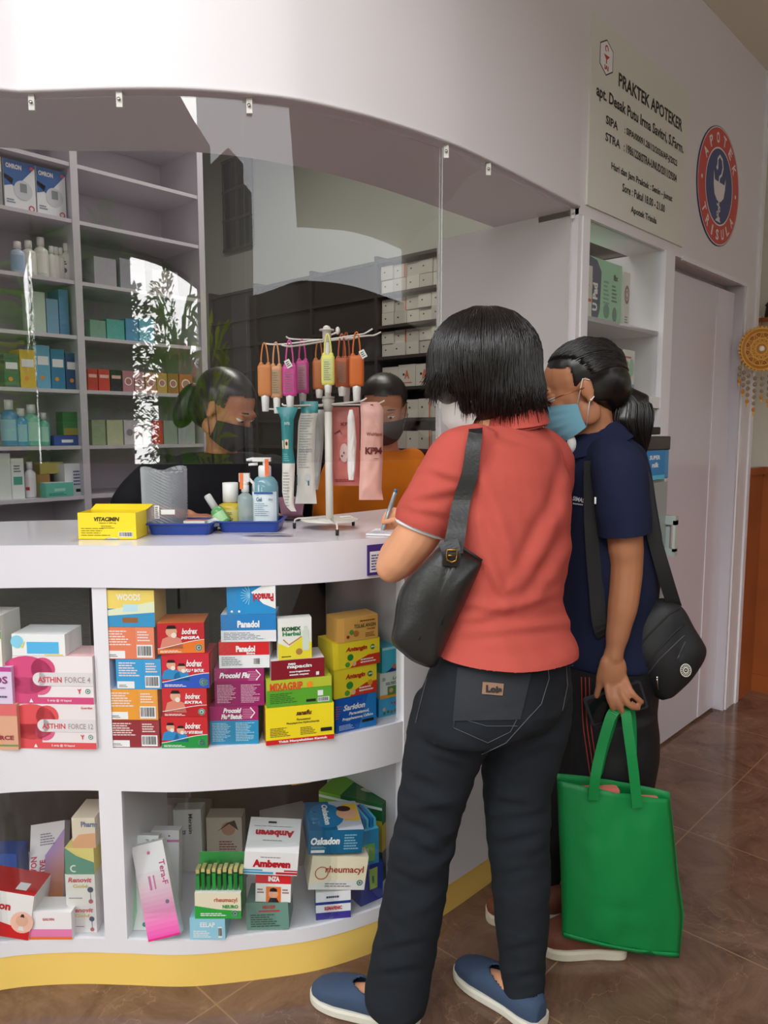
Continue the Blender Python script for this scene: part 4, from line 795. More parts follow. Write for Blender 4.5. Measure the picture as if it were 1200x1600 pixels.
kb(cx0, cx1-.02, cy0, cy1, 1.305, 1.33, BLK, 'cap')
mb = MB(); h0 = (cx1+.012, cy1+.004); mb.box(h0[0]-.05, h0[0]+.012, cy1, cy1+.012, .90, 1.035, M((165, 176, 172), .35, key='cooler_handle')); mb.box(h0[0], h0[0]+.035, cy1-.01, cy1+.012, 1.005, 1.035, M((165, 176, 172), .35)); mb.box(h0[0], h0[0]+.035, cy1-.01, cy1+.012, .90, .925, M((165, 176, 172), .35)); mb.box(h0[0]+.026, h0[0]+.035, cy1-.01, cy1+.012, .915, 1.02, M((185, 192, 188), .35)); mb.build('handle', CO)
for yy in (cy0+.03, cy1-.05):
    for xx in (cx0+.02, cx1-.04): mb = MB(); mb.box(xx, xx+.02, yy, yy+.02, 0, .05, BLK); mb.build('foot', CO)

# ------------------------------------------------------------------ inside: white wall shelving on the left
SX = -2.85
WS_ = thing('wall_shelving', 'tall white compartment shelving full of remedies behind the counter', 'shelf', (SX, .4, 0))
ZS = [.87, 1.065, 1.26, 1.475, 1.68, 1.885, 2.11, 2.315, 2.52]
def wb(y0, y1, z0, z1, n, x0=-.30, x1=0, m=MAUVE): return MB().box(x0, x1, y0-.4, y1-.4, z0, z1, m).build(n, WS_)
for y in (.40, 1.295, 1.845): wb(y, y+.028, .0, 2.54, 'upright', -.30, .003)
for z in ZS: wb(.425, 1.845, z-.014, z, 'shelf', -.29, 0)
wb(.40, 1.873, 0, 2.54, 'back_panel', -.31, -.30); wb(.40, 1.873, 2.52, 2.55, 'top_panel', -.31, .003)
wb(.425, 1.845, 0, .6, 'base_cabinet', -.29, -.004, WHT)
def sg(u0, u1, zs, h, col, label, fn=None, group=None, d=.10, dx=.03, name='medicine_box', cat='box', top=None, side=None):
    a = Px(u0, 500, SX-dx); b = Px(u1, 500, SX-dx)
    return carton(name, label, cat, (SX-dx, (a.y+b.y)/2, zs+.0006), math.pi/2, (b.y-a.y)*.97, d, h, ctop(col), fn, ctop(top) if top else None, ctop(side) if side else None, group)
def f_om(mb, w, h):
    mb.poly([(0, h*.62), (w*.35, h*.45), (w, h*.92), (w, h), (0, h)], C_(40, 95, 165), 1); mb.poly([(0, h*.45), (w*.25, h*.5), (w*.3, h*.62), (0, h*.7)], C_(40, 95, 165), 1); mb.text('OMRON', w*.07, h*.82, w*.5, h*.1, WI, .04, 3)
    mb.disc(w*.6, h*.42, w*.3, C_(205, 208, 215), 2, ry=h*.2); mb.rect(w*.5, h*.38, w*.22, h*.18, C_(130, 140, 140), 3); mb.disc(w*.9, h*.9, w*.06, C_(215, 70, 50), 3); mb.ring(w*.85, h*.08, w*.1, w*.06, C_(200, 80, 80), 3); mb.lines(w*.06, h*.12, w*.3, h*.1, 2, C_(120, 130, 150), 2)
sg(17, 66, 2.11, .172, (232, 234, 238), 'white and blue blood pressure monitor box, left of the pair', f_om, d=.12, cat='box', name='monitor_box')
sg(67, 112, 2.11, .172, (232, 234, 238), 'white and blue blood pressure monitor box, right of the pair', f_om, d=.12, name='monitor_box')
sg(-20, 15, 2.11, .172, (150, 150, 155), 'grey and white box beside the monitor boxes at the left edge', lambda mb, w, h: mb.rect(0, h*.7, w, h*.3, WI, 1), d=.12, name='monitor_box')
def bottle(loc, r, h, col, cap, label, group=None, body='round', lab=None, rz=AZ, capr=.5, name='bottle', cat='bottle', tilt=None, mt=None, labfn=None, caph=.2, alpha=1.0):
    t = thing(name, label, cat, loc, rz, group)
    if tilt: t.rotation_euler = tilt
    mb = MB(); m = mt or M(col, .25, key='bottle_plastic', alpha=alpha); hb = h*(1-caph)
    sx, sy = (1, 1) if body == 'round' else (1, .6)
    mb.lathe([(r*.3, 0), (r*.92, 0), (r, h*.02), (r, hb*.80), (r*.9, hb*.88), (r*capr*.85, hb*.96), (r*capr*.8, hb)], m, n=20, sx=sx, sy=sy); mb.build('body', t)
    mb = MB(); c_ = M(cap, .35, key='cap'); mb.lathe([(r*capr, hb*.985), (r*capr, h*.995), (r*capr*.9, h), (r*.05, h)], c_, n=16, sx=1, sy=1 if sy == 1 else .9); mb.build('cap', t)
    if lab:
        mb = MB(); n = 12; k0, k1 = hb*.15, hb*.72
        P = [(r*1.01*sx*math.sin(math.radians(-70+140*i/n)), -r*1.01*sy*math.cos(math.radians(-70+140*i/n))) for i in range(n+1)]
        mb.strip([(x, y, k0) for x, y in P], [(x, y, k1) for x, y in P], M(lab, .4, key='label_paper'))
        if labfn: mb.print_on((-r*.7, -r*1.02*sy, k0), (1, 0, 0), (0, 0, 1)); labfn(mb, r*1.4, k1-k0)
        mb.build('label', t)
    return t
def sb(u, zs, r, h, col, cap, label, lab=None, group=None, dx=.06, **k):
    p = Px(u, 500, SX-dx); return bottle((SX-dx, p.y, zs+.0006), r, h, col, cap, label, group, lab=lab, **k)
for i, (u, hh) in enumerate(((33, .12), (50, .13), (69, .15))): sb(u, 1.885, .026, hh, (225, 222, 215) if i else (190, 205, 225), (238, 236, 232), 'white capped supplement bottle on the second shelf, %s of the three by the reflection' % ('smallest', 'middle', 'tallest')[i], lab=(232, 230, 225) if i else (150, 180, 210))
for i, u in enumerate((85, 92, 99)): sb(u, 1.885, .018, .125, (235, 232, 228), (240, 238, 236), 'slim white bottle in the row of three beside the upright', group='slim white bottles')
sb(108, 1.885, .022, .145, (238, 236, 232), (245, 244, 242), 'white bottle with purple flower print next to the shelf upright', lab=(235, 230, 236), labfn=lambda mb, w, h: (mb.disc(w*.55, h*.35, w*.3, C_(110, 90, 130), 1), mb.lines(w*.1, h*.65, w*.8, h*.25, 2, INK, 1)))
for i, (u0, u1, hh, c, l) in enumerate(((52, 72, .15, (190, 205, 190), 'pale green carton on the middle left shelf'), (73, 92, .13, (120, 160, 190), 'grey blue carton in the middle of the third shelf'), (93, 108, .17, (90, 140, 180), 'tall blue carton by the upright on the third shelf'))): sg(u0, u1, 1.68, hh, c, l)
for i, (u0, u1, hh, c, l) in enumerate(((2, 26, .12, (60, 110, 90), 'dark green box at the left of the fourth shelf'), (27, 52, .14, (215, 180, 70), 'yellow box behind the reflected leaves on the fourth shelf'), (53, 75, .16, (110, 175, 205), 'sky blue box on the fourth shelf left of the darker blue ones'), (76, 98, .15, (60, 130, 170), 'mid blue box on the fourth shelf'), (99, 121, .14, (45, 75, 130), 'navy box against the upright on the fourth shelf'))):
    sg(u0, u1, 1.475, hh, c, l, lambda mb, w, h: (mb.rect(w*.1, h*.55, w*.8, h*.2, WI, 1), mb.disc(w*.4, h*.25, w*.15, C_(230, 150, 60), 1)))
for i, (u, hh, r, c) in enumerate(((6, .17, .030, (80, 150, 190)), (24, .14, .028, (70, 160, 195)), (41, .155, .030, (120, 195, 170)), (60, .125, .022, (110, 190, 165)))):
    sb(u, 1.26, r, hh, c, (232, 235, 232), '%s toiletry bottle with white cap, %s on the fifth shelf from the left' % (('deep blue', 'bright blue', 'large mint green', 'small mint green')[i], ('first', 'second', 'third', 'fourth')[i]), lab=(150, 205, 215) if i < 2 else (170, 220, 200))
sg(90, 121, 1.30, .09, (60, 120, 70), 'dark green square box standing on the blue packet', lambda mb, w, h: mb.rect(w*.05, h*.0, w*.9, h*.3, C_(150, 140, 70), 1), d=.06)
sg(75, 122, 1.26, .038, (60, 80, 160), 'flat royal blue packet under the green square box', lambda mb, w, h: mb.rect(w*.25, h*.3, w*.4, h*.3, WI, 1))
sg(-20, 4, 1.065, .17, (220, 226, 222), 'white carton cut by the left edge on the sixth shelf')
sg(4, 25, 1.065, .15, (232, 236, 234), 'white and teal carton on the sixth shelf', lambda mb, w, h: (mb.rect(w*.15, h*.35, w*.7, h*.2, C_(90, 170, 150), 1), mb.lines(w*.2, h*.65, w*.6, h*.2, 3, C_(120, 130, 130), 1)))
sb(34, 1.065, .021, .135, (238, 238, 240), (244, 244, 244), 'white spray bottle with red label between the cartons', lab=(232, 225, 228), labfn=lambda mb, w, h: mb.rect(w*.25, h*.2, w*.5, h*.2, C_(180, 70, 70), 1))
sg(44, 66, 1.065, .085, (165, 130, 80), 'brown carton behind the teal open box', dx=.06)
sg(58, 103, 1.065, .055, (110, 195, 175), 'teal open box with torn white flap', lambda mb, w, h: (mb.rect(w*.3, h*.4, w*.4, h*.2, C_(170, 225, 210), 1), mb.lines(w*.1, h*.1, w*.7, h*.2, 2, C_(60, 130, 120), 1)), top=(225, 232, 230), d=.06, dx=.0)
sg(50, 88, 1.15, .045, (205, 190, 110), 'mustard yellow box stacked at the back of the sixth shelf', dx=.09, d=.06)
sg(89, 124, 1.065, .125, (225, 228, 232), 'white box with violet print at the right of the sixth shelf', lambda mb, w, h: (mb.lines(w*.4, h*.3, w*.5, h*.5, 5, C_(110, 100, 150), 1), mb.rect(w*.5, h*.1, w*.4, h*.1, INK, 1)), top=(190, 180, 165))
sg(92, 124, .87, .085, (140, 180, 70), 'green and yellow box low behind the counter', lambda mb, w, h: (mb.rect(w*.45, h*.4, w*.4, h*.4, WI, 1), mb.rect(0, 0, w, h*.3, C_(215, 205, 90), 1)))
# right bay
for i, (u0, u1, c) in enumerate(((133, 149, (190, 60, 55)), (150, 168, (205, 70, 60)), (169, 187, (45, 45, 50)), (188, 206, (190, 130, 140)), (207, 222, (205, 160, 160)), (224, 241, (200, 150, 120)), (242, 258, (195, 160, 90)), (259, 276, (160, 110, 60)), (277, 298, (190, 110, 70)))):
    l = ('dark red box first in the row left of the round tins', 'bright red box second in the row', 'black box third in the row', 'rose pink box with round white print', 'pale pink box with round white print', 'tan box with round print', 'mustard box behind the reflected leaves', 'brown box near the end of the row', 'orange brown box last of the row')[i]
    sg(u0, u1, 1.475, .085, c, l, (lambda mb, w, h: (mb.disc(w*.5, h*.5, w*.34, WI, 1), mb.disc(w*.5, h*.5, w*.26, C_(190, 120, 120), 2))) if i > 2 else (lambda mb, w, h: mb.rect(w*.1, h*.6, w*.8, h*.15, C_(235, 190, 180), 1)), 'row of small boxes on the right bay', d=.07)
for i, (u0, u1, c) in enumerate(((136, 158, (150, 165, 130)), (160, 186, (190, 195, 160)), (187, 216, (205, 200, 205)), (218, 231, (190, 190, 190)), (232, 249, (200, 60, 50)), (250, 272, (150, 160, 150)), (273, 300, (165, 170, 168)))):
    l = ('olive green box first on the lower row', 'pale khaki box second on the lower row', 'white box with grey round prints', 'narrow grey white box', 'bright red box in the lower row', 'greyish box right of the red one', 'pale box last near the worker')[i]
    sg(u0, u1, 1.26, .10, c, l, (lambda mb, w, h: (mb.disc(w*.3, h*.5, w*.18, C_(140, 140, 150), 1), mb.disc(w*.7, h*.5, w*.18, C_(170, 130, 130), 1))) if i == 2 else None, d=.07)
for i, (u0, u1, hh, c) in enumerate(((196, 216, .09, (90, 150, 190)), (217, 240, .10, (120, 190, 210)), (140, 165, .07, (120, 160, 140)), (166, 194, .08, (90, 170, 160)))):
    sg(u0, u1, 1.68, hh, c, ('steel blue box on the third shelf behind the reflected palm', 'pale aqua box right of the steel blue one', 'grey green box at the left of the right bay', 'teal box behind the reflected palm leaves')[i])
for i, (u0, u1, hh, c) in enumerate(((150, 185, .11, (165, 160, 170)), (190, 230, .12, (150, 150, 160)), (240, 280, .10, (160, 150, 155)))):
    sg(u0, u1, 1.885, hh, c, ('dim lilac grey carton high on the right bay', 'dim grey carton in the middle of the second shelf', 'dim mauve carton near the right upright')[i])

# ------------------------------------------------------------------ inside: dark shelving with white cartons on the back wall
YB = 3.6
DS = thing('dark_shelving', 'dark brown wall shelving at the back holding rows of white cartons', 'shelf', (-4.2, YB, 0))
XV = [-5.42, -4.80, -4.14, -3.49, -2.84, -2.19, -1.55]
ZD = [.40, .80, 1.20, 1.40, 1.60, 1.80, 2.00, 2.205, 2.42]
for x in XV: MB().box(x+4.2-.012, x+4.2+.012, -.002, .33, 0, 2.45, DARKW).build('upright', DS)
for z in ZD: MB().box(XV[0]+4.2, XV[-1]+4.2, 0, .33, z-.02, z, DARKW).build('shelf', DS)
MB().box(XV[0]+4.2, XV[-1]+4.2, .325, .345, 0, 2.45, M((42, 36, 36), .6, key='dark_back')).build('back_panel', DS)
MB().box(XV[0]+4.2, -3.49+4.2-.02, .02, .04, 1.2, 2.40, M((50, 44, 43), .35, key='dark_door')).build('door', DS)
CARD = M((196, 190, 180), .6, key='carton_white'); CARD2 = M((180, 174, 164), .6, key='carton_cream'); TAPE = M((190, 90, 60), .5, key='orange_tape')
rr = random.Random(3)
def cartons(z, x0, x1, rows, h, w, txt):
    x = x0; first = None; n = 0
    while x+w < x1:
        for r_ in range(rows):
            hh = h*rr.uniform(.94, 1.0); mb = MB(); ww = w*.965
            mb.box(-ww/2, ww/2, 0, .16, 0, hh, CARD if rr.random() < .6 else CARD2)
            mb.print_on((-ww/2, 0, 0), (1, 0, 0), (0, 0, 1)); mb.rect(ww*.25, hh*.5, ww*.12, hh*.1, INK, 1)
            if txt and r_ == 0: mb.rect(ww*.2, hh*.15, ww*.6, hh*.04, C_(200, 80, 60), 1); mb.text('A', ww*.35, hh*.35, ww*.3, hh*.4, C_(200, 100, 80), .05, 1)
            elif n % 5 == 3: mb.rect(ww*.85, 0, ww*.12, hh, TAPE, 1)
            o = mb.build('carton', None, (x+w/2, YB+.02+rr.uniform(0, .02), z+r_*h+.001), 0)
            tag(o, txt_label(z, x), 'carton', 'white cartons on the dark shelves'); n += 1
        x += w
def txt_label(z, x):
    i = [k for k, v in enumerate(XV) if v <= x][-1]
    row = {2.205: 'topmost', 2.0: 'second', 1.8: 'third', 1.6: 'fourth', 1.4: 'fifth', 1.2: 'sixth'}[z]
    return 'small white carton on the %s dark shelf%s' % (row, '' if i == 3 else ', partly behind the white side panel')
for z, rows, h, t in ((2.205, 2, .088, 0), (2.0, 2, .085, 0), (1.8, 2, .083, 0), (1.6, 1, .14, 1), (1.4, 1, .12, 0), (1.2, 1, .12, 0)):
    cartons(z, -3.465, -2.86, rows, h, .108 if not t else .15, t)
    cartons(z, -2.82, -2.60, rows, h, .108 if not t else .15, t)
# ------------------------------------------------------------------ things on the counter
def cz(u, v, z=ZT): return Pz(u, v, z)
def scale(D): return (A(601, 700, D)-A(600, 700, D)).length      # metres per column at distance D
# yellow open vitamin box
D = depth(cz(168, 843)); w = (A(214, 843, D)-A(123, 843, D)).length; p = cz(168, 843); YL = ctop((250, 222, 40))
VB = thing('vitamin_box', 'bright yellow open cardboard box with black lettering at the left of the counter top', 'box', (p.x, p.y, ZT+.001), AZ-.02)
mb = MB(); h = .062; d = .075; t = .0012
mb.box(-w/2, w/2, 0, t, 0, h, YL); mb.box(-w/2, w/2, d-t, d, 0, h, YL); mb.box(-w/2, -w/2+t, t, d-t, 0, h, YL); mb.box(w/2-t, w/2, t, d-t, 0, h, YL); mb.box(-w/2+t, w/2-t, t, d-t, 0, t, YL)
mb.print_on((-w/2, 0, 0), (1, 0, 0), (0, 0, 1)); OL = C_(70, 60, 20)
mb.text('VITACIMIN', w*.28, h*.68, w*.44, h*.16, OL, .05, 1, 0, .2); mb.text('Vitamin C 500 mg', w*.36, h*.58, w*.3, h*.06, OL, .02, 1); mb.lines(w*.05, h*.12, w*.6, h*.34, 4, OL, 1, 5, .25); mb.lines(w*.4, h*.4, w*.25, h*.14, 2, OL, 1, 6, .3); mb.barcode(w*.7, h*.08, w*.24, h*.2, INK, WI)
mb.build('box_body', VB)
mb = MB(); mb.add([(-w/2, d, h), (w/2, d, h), (w/2+.012, d+.018, h+.012), (-w/2+.006, d+.018, h+.012)], [(0, 1, 2, 3)], YL); mb.add([(-w/2, d+.001, h-.001), (w/2, d+.001, h-.001), (w/2+.012, d+.019, h+.011), (-w/2+.006, d+.019, h+.011)], [(3, 2, 1, 0)], YL)
mb.print_on((-w/2, d-t-.0005, 0), (1, 0, 0), (0, 0, 1)); mb.text('VITACIMIN', w*.3, h*.7, w*.28, h*.12, OL, .04, 1, 0, .2); mb.text('VITACIMIN', w*.66, h*.76, w*.26, h*.1, OL, .04, 1, 0, .2); mb.build('lid_flap', VB)
for k in range(4):
    mb = MB(); mb.box(-.045, .045, 0, .004, 0, .05, M((235, 205, 60), .3, key='sachet_yellow')); o = mb.build('sachet', None, (p.x, p.y, ZT+.003), AZ-.02); o.location = (Vector((p.x, p.y, ZT+.003))+Vector((-SA, CA, 0))*(.02+.011*k)); tag(o, 'yellow sachet standing inside the yellow open box', 'sachet', 'sachets in the yellow box')
q = cz(185, 842); mb = MB(); mb.lathe([(.004, 0), (.035, .001), (.03, .004), (.002, .005)], M((205, 215, 225), .2, metal=.5, key='foil_silver'), n=14, sx=1, sy=.35); mb.box(.0, .03, -.005, .004, .004, .0048, C_(60, 140, 190)); o = mb.build('foil_sachet', None, (q.x, q.y, ZT+.001), AZ+.15); tag(o, 'small silver and blue foil sachet lying in front of the yellow box', 'sachet')
# blue trays
TB = M((26, 62, 150), .35, key='blue_plastic')
def tray(uc, vf, u0, u1, label, d=.15):
    p = cz(uc, vf); D = depth(p); w = (A(u1, vf, D)-A(u0, vf, D)).length*.92
    mb = MB(); h = .028; a = .004
    def rr_(w_, d_, z, r=.012, n=5):
        out = []
        for cx, cy, s in ((w_/2-r, -d_/2+r, -90), (w_/2-r, d_/2-r, 0), (-w_/2+r, d_/2-r, 90), (-w_/2+r, -d_/2+r, 180)):
            for k in range(n): an = math.radians(s+90*k/(n-1)); out.append(Vector((cx+r*math.cos(an), cy+r*math.sin(an), z)))
        return out
    L = [rr_(w*.93, d*.90, 0), rr_(w, d, h-.005), rr_(w+.012, d+.012, h-.003), rr_(w+.012, d+.012, h), rr_(w-.004, d-.004, h), rr_(w*.92, d*.88, .004)]
    n = len(L[0])
    for i in range(len(L)-1): mb.add(L[i]+L[i+1], [(k, (k+1) % n, n+(k+1) % n, n+k) for k in range(n)], TB, False)
    mb.add(L[0], [tuple(range(n))[::-1]], TB); mb.add(L[-1], [tuple(range(n))], TB)
    c = p+Vector((-SA, CA, 0))*d*.46; o = mb.build('blue_tray', None, (c.x, c.y, ZT+.001), AZ); tag(o, label, 'tray'); return c
t1 = tray(280, 836, 227, 334, 'shallow blue plastic tray holding the bubble wrapped cylinder', .12)
t2 = tray(389, 832, 338, 441, 'shallow blue plastic tray holding the gel and spray bottles', .12)
ZR = ZT+.006
def on(uc, D, z=ZR): p = A(uc, 812, D); return Vector((p.x, p.y, z))
# bubble wrap roll
Dt = depth(t1)
bw = M((205, 210, 215), .12, key='bubble_wrap', alpha=.40, spec=1.0)
w = scale(Dt)*66/2; c = on(258, Dt); h = A(258, 733, Dt).z-ZR; mb = MB()
n, k_ = 44, 40; vs = []
for i in range(k_+1):
    z = h*i/k_
    for j in range(n):
        a = 2*math.pi*j/n; r = w*(1+.06*(1 if (i+j) % 2 else -1)+.02*math.sin(3*a)+.03*(z/h)*math.sin(2*a+1)); zz = z+(.008*math.sin(2*a) if i == k_ else 0); vs.append((r*math.cos(a), r*math.sin(a)*.8, zz))
mb.add(vs, [(i*n+j, i*n+(j+1) % n, (i+1)*n+(j+1) % n, (i+1)*n+j) for i in range(k_) for j in range(n)], bw, False)
vs2 = [(x*.9, y*.9, z) for x, y, z in vs]; mb.add(vs2, [(i*n+j, i*n+(j+1) % n, (i+1)*n+(j+1) % n, (i+1)*n+j) for i in range(k_) for j in range(n)], M((190, 195, 200), .15, key='bubble_wrap_in', alpha=.18), True)
BW = thing('bubble_wrap_roll', 'clear bubble wrap cylinder standing in the left blue tray', 'packaging', c, AZ); mb.build('wrap', BW)
mb = MB(); mb.print_on((-.0, -w*.86, h*.22), (1, 0, 0), (0, 0, 1)); mb.rect(.004, .01, .034, .012, PWH); mb.rect(-.012, .0, .012, .032, PWH); mb.lines(-.010, .002, .009, .028, 6, INK, 1); mb.build('price_label', BW)
c = on(303, depth(t1)-.03); carton('small_box', 'tiny white open box beside the bubble wrap in the left blue tray', 'box', c, AZ, scale(Dt)*33, .03, .026, ctop((235, 234, 230)), top=ctop((200, 120, 80)))
mb = MB(); mb.add([(0, 0, 0), (.05, .0, .008), (.058, .012, .04), (.022, .02, .02)], [(0, 1, 2, 3)], M((200, 200, 198), .3, key='plastic_bag')); mb.add([(.0, .004, 0), (.05, .004, .006), (.058, .017, .038), (.022, .025, .02)], [(3, 2, 1, 0)], M((200, 200, 198), .3)); mb.ell((.03, .01, .012), (.024, .01, .01), M((200, 200, 198), .3)); o = mb.build('plastic_sachet', None, on(310, depth(t1)-.01, ZR+.004), AZ); tag(o, 'crumpled grey plastic sachet against the tilted green spray bottle', 'sachet')
# bottles in right tray
D2 = depth(t2)
CLR = lambda c, a: M(c, .08, key='clear_plastic', alpha=a, spec=.7)
def lab_lines(c): return lambda mb, w, h: mb.lines(w*.1, h*.15, w*.8, h*.7, 7, c, 1)
s = scale(D2)
t = thing('spray_bottle', 'small green spray bottle with clear cap tilted to the left in the tray', 'bottle', on(352, D2-.035, ZR+.012), AZ)
t.rotation_euler = (Matrix.Rotation(AZ, 3, 'Z')@Matrix.Rotation(math.radians(-33), 3, 'Y')@Matrix.Rotation(math.radians(-8), 3, 'X')).to_euler()
mb = MB(); mb.lathe([(.004, 0), (.017, .001), (.018, .006), (.018, .038), (.014, .046), (.008, .05)], M((120, 190, 120), .1, key='green_gel', alpha=.75), n=16); mb.build('body', t)
mb = MB(); mb.lathe([(.0095, .048), (.0095, .085), (.008, .088), (.001, .088)], M((220, 222, 220), .15, key='clear_cap', alpha=.7), n=14); mb.lathe([(.006, .05), (.006, .07), (.001, .072)], WI, n=10); mb.build('cap', t)
mb = MB(); mb.strip([(.0185*math.sin(a), -.0185*math.cos(a), .008) for a in [math.radians(-60+12*i) for i in range(11)]], [(.0185*math.sin(a), -.0185*math.cos(a), .034) for a in [math.radians(-60+12*i) for i in range(11)]], C_(170, 215, 160)); mb.build('label', t)
bottle(on(361, D2+.01), s*20, A(361, 754, D2+.01).z-ZR, (225, 200, 90), (235, 235, 232), 'amber oil bottle with tall white cap standing behind the tilted green one', lab=(215, 205, 120), labfn=lab_lines(C_(120, 110, 40)), caph=.42, capr=.62, mt=M((215, 190, 70), .1, key='amber', alpha=.85))
t = bottle(on(384, D2-.015), s*12, A(384, 757, D2).z-ZR, (200, 215, 215), (225, 225, 225), 'clear trigger spray bottle with orange tape in the right blue tray', mt=CLR((185, 205, 205), .55), caph=.15, capr=.5)
mb = MB(); hh = A(384, 757, D2).z-ZR; mb.tube([(0, 0, hh-.004), (0, 0, hh+.012)], .009, M((225, 222, 218), .3, key='trigger_white'), 12); mb.box(-.014, .012, -.008, .008, hh+.008, hh+.03, M((225, 222, 218), .3)); mb.tube([(.008, 0, hh+.018), (.022, -.002, hh+.004), (.024, -.002, hh-.018)], [.004, .004, .003], M((225, 222, 218), .3), 8); mb.build('trigger_head', t)
mb = MB(); mb.box(-.012, -.003, -.0095, -.0085, hh-.010, hh+.031, M((235, 120, 60), .4, key='orange_tape2')); mb.build('safety_tape', t)
cg = on(415, D2-.002); r = s*21; hh = A(415, 743, D2).z-ZR
t = thing('gel_bottle', 'large pale blue gel pump bottle with white printed label in the right blue tray', 'bottle', cg, AZ)
mb = MB(); mb.lathe([(r*.9, 0), (r, .003), (r, hh*.78), (r*.93, hh*.88), (r*.7, hh*.96), (r*.42, hh)], M((120, 165, 180), .08, key='blue_gel', alpha=.9, spec=.6), n=28, sx=1, sy=.7); mb.build('body', t)
mb = MB(); wm = M((238, 238, 236), .35, key='pump_white'); mb.lathe([(r*.48, hh*.97), (r*.48, hh+.022), (r*.4, hh+.026), (.001, hh+.026)], wm, n=16); mb.tube([(0, 0, hh+.02), (0, 0, hh+.040)], .005, wm, 8); mb.box(-.03, .016, -.009, .009, hh+.036, hh+.046, wm); mb.tube([(-.028, 0, hh+.042), (-.046, -.004, hh+.040)], [.005, .003], wm, 8); mb.tube([(-.018, 0, hh+.03), (-.04, -.006, hh+.028)], [.004, .003], wm, 8); mb.build('pump', t)
mb = MB(); mb.box(.003, .013, -.0175, -.0165, hh+.0, hh+.043, M((235, 110, 60), .4)); mb.build('safety_tape', t)
mb = MB(); nn = 12; P = [(r*1.01*math.sin(math.radians(-62+124*i/nn)), -r*.71*math.cos(math.radians(-62+124*i/nn))) for i in range(nn+1)]
mb.strip([(x, y, hh*.04) for x, y in P], [(x, y, hh*.70) for x, y in P], M((220, 232, 238), .4, key='gel_label')); mb.print_on((-r*.7, -r*.735, hh*.04), (1, 0, 0), (0, 0, 1), .001)
mb.rect(0, hh*.62, r*1.4, hh*.04, C_(40, 90, 150), 0); mb.text('Gel', r*.15, hh*.48, r*.4, hh*.08, C_(70, 100, 130), .03, 1); mb.text('500ml', r*1.05, hh*.5, r*.3, hh*.04, INK, .02, 1); mb.lines(r*.05, hh*.2, r*1.0, hh*.26, 7, C_(110, 130, 150), 1, 2, .3); mb.barcode(r*.3, hh*.02, r*.35, hh*.1, INK, WI); mb.barcode(r*.95, hh*.02, r*.3, hh*.1, INK, WI, 1, 3); mb.build('label', t)
# folded white paper in front of the tray
q = cz(418, 838); mb = MB(); nn = 14; pts = [(-.062+.124*i/nn, .018*math.sin(math.pi*i/nn)+.004*math.sin(9*i/nn)) for i in range(nn+1)]; pb = [(x, -y*.75) for x, y in pts]
mb.strip([(x, y, .004+.006*math.sin(math.pi*i/nn)) for i, (x, y) in enumerate(pb)], [(x, y, .002) for x, y in pts], M((236, 234, 236), .5, key='paper')); mb.strip([(x, y, .0005) for x, y in pts], [(x, y, .0005+.004*math.sin(math.pi*i/nn)) for i, (x, y) in enumerate(pb)], M((236, 234, 236), .5)); mb.lines(-.02, .003, .02, .003, 1, C_(60, 140, 80), 1) if False else None
o = mb.build('paper_slip', None, (q.x, q.y, ZT+.001), AZ-.03); tag(o, 'curled white lens shaped paper slip in front of the right blue tray', 'paper')
# dusty pink cup behind the rack
q = cz(456, 812); t = thing('cup', 'dusty pink plastic cup on a dark round saucer behind the display rack', 'cup', (q.x, q.y, ZT+.001), AZ); sc = scale(depth(q))
mb = MB(); mb.lathe([(sc*16, .006), (sc*21, .062), (sc*20, .062), (sc*15, .01)], M((150, 105, 125), .4, key='pink_cup'), n=24); mb.build('bowl', t); mb = MB(); mb.lathe([(sc*17, 0), (sc*19, .006), (sc*18, .009), (.001, .009)], M((60, 40, 48), .4, key='dark_base'), n=24); mb.build('saucer', t)

# ------------------------------------------------------------------ white wire display rack
RDp = depth(cz(515, 812, ZT+.022))
rc = A(515, 812, RDp); rc.z = ZT+.001
RK = thing('display_rack', 'white wire display rack with round foot and two tiers of arms on the counter', 'rack', rc, AZ)
RWm = M((226, 222, 214), .35, key='white_wire'); sR = scale(RDp)
mb = MB(); mb.lathe([(.001, .020), (sR*45, .020), (sR*46, .0215), (sR*45, .023), (.001, .023)], RWm, n=40); mb.build('base_disc', RK)
for k, (u, v) in enumerate(((460, 826), (527, 837), (552, 822), (517, 815))):
    q = cz(u, v); l = Matrix.Rotation(-AZ, 3, 'Z')@(q-rc); L2 = math.hypot(l.x, l.y); ux, uy = l.x/L2, l.y/L2
    mb = MB(); mb.tube([(ux*.03, uy*.03, .026), (ux*(L2-.01), uy*(L2-.01), .026), (ux*(L2-.002), uy*(L2-.002), .023), (l.x, l.y, .016), (l.x, l.y, .008)], .0022, RWm, 8); lg = mb.build('leg', RK)
    mb = MB(); mb.tube([(l.x, l.y, 0), (l.x, l.y, .014)], .0042, BLK, 10); mb.build('rubber_tip', lg)
def rl(u, v, D=None): return Matrix.Rotation(-AZ, 3, 'Z')@(A(u, v, D or RDp)-rc)
pt = rl(509, 516); pm = rl(512, 640)
mb = MB(); mb.tube([(0, 0, .02), (pm.x*.5, 0, pm.z)], .0098, RWm, 18); mb.tube([(pm.x*.5, 0, pm.z), (pt.x*.6, 0, pt.z)], .0080, RWm, 18); mb.build('pole', RK)
xt = pt.x*.6
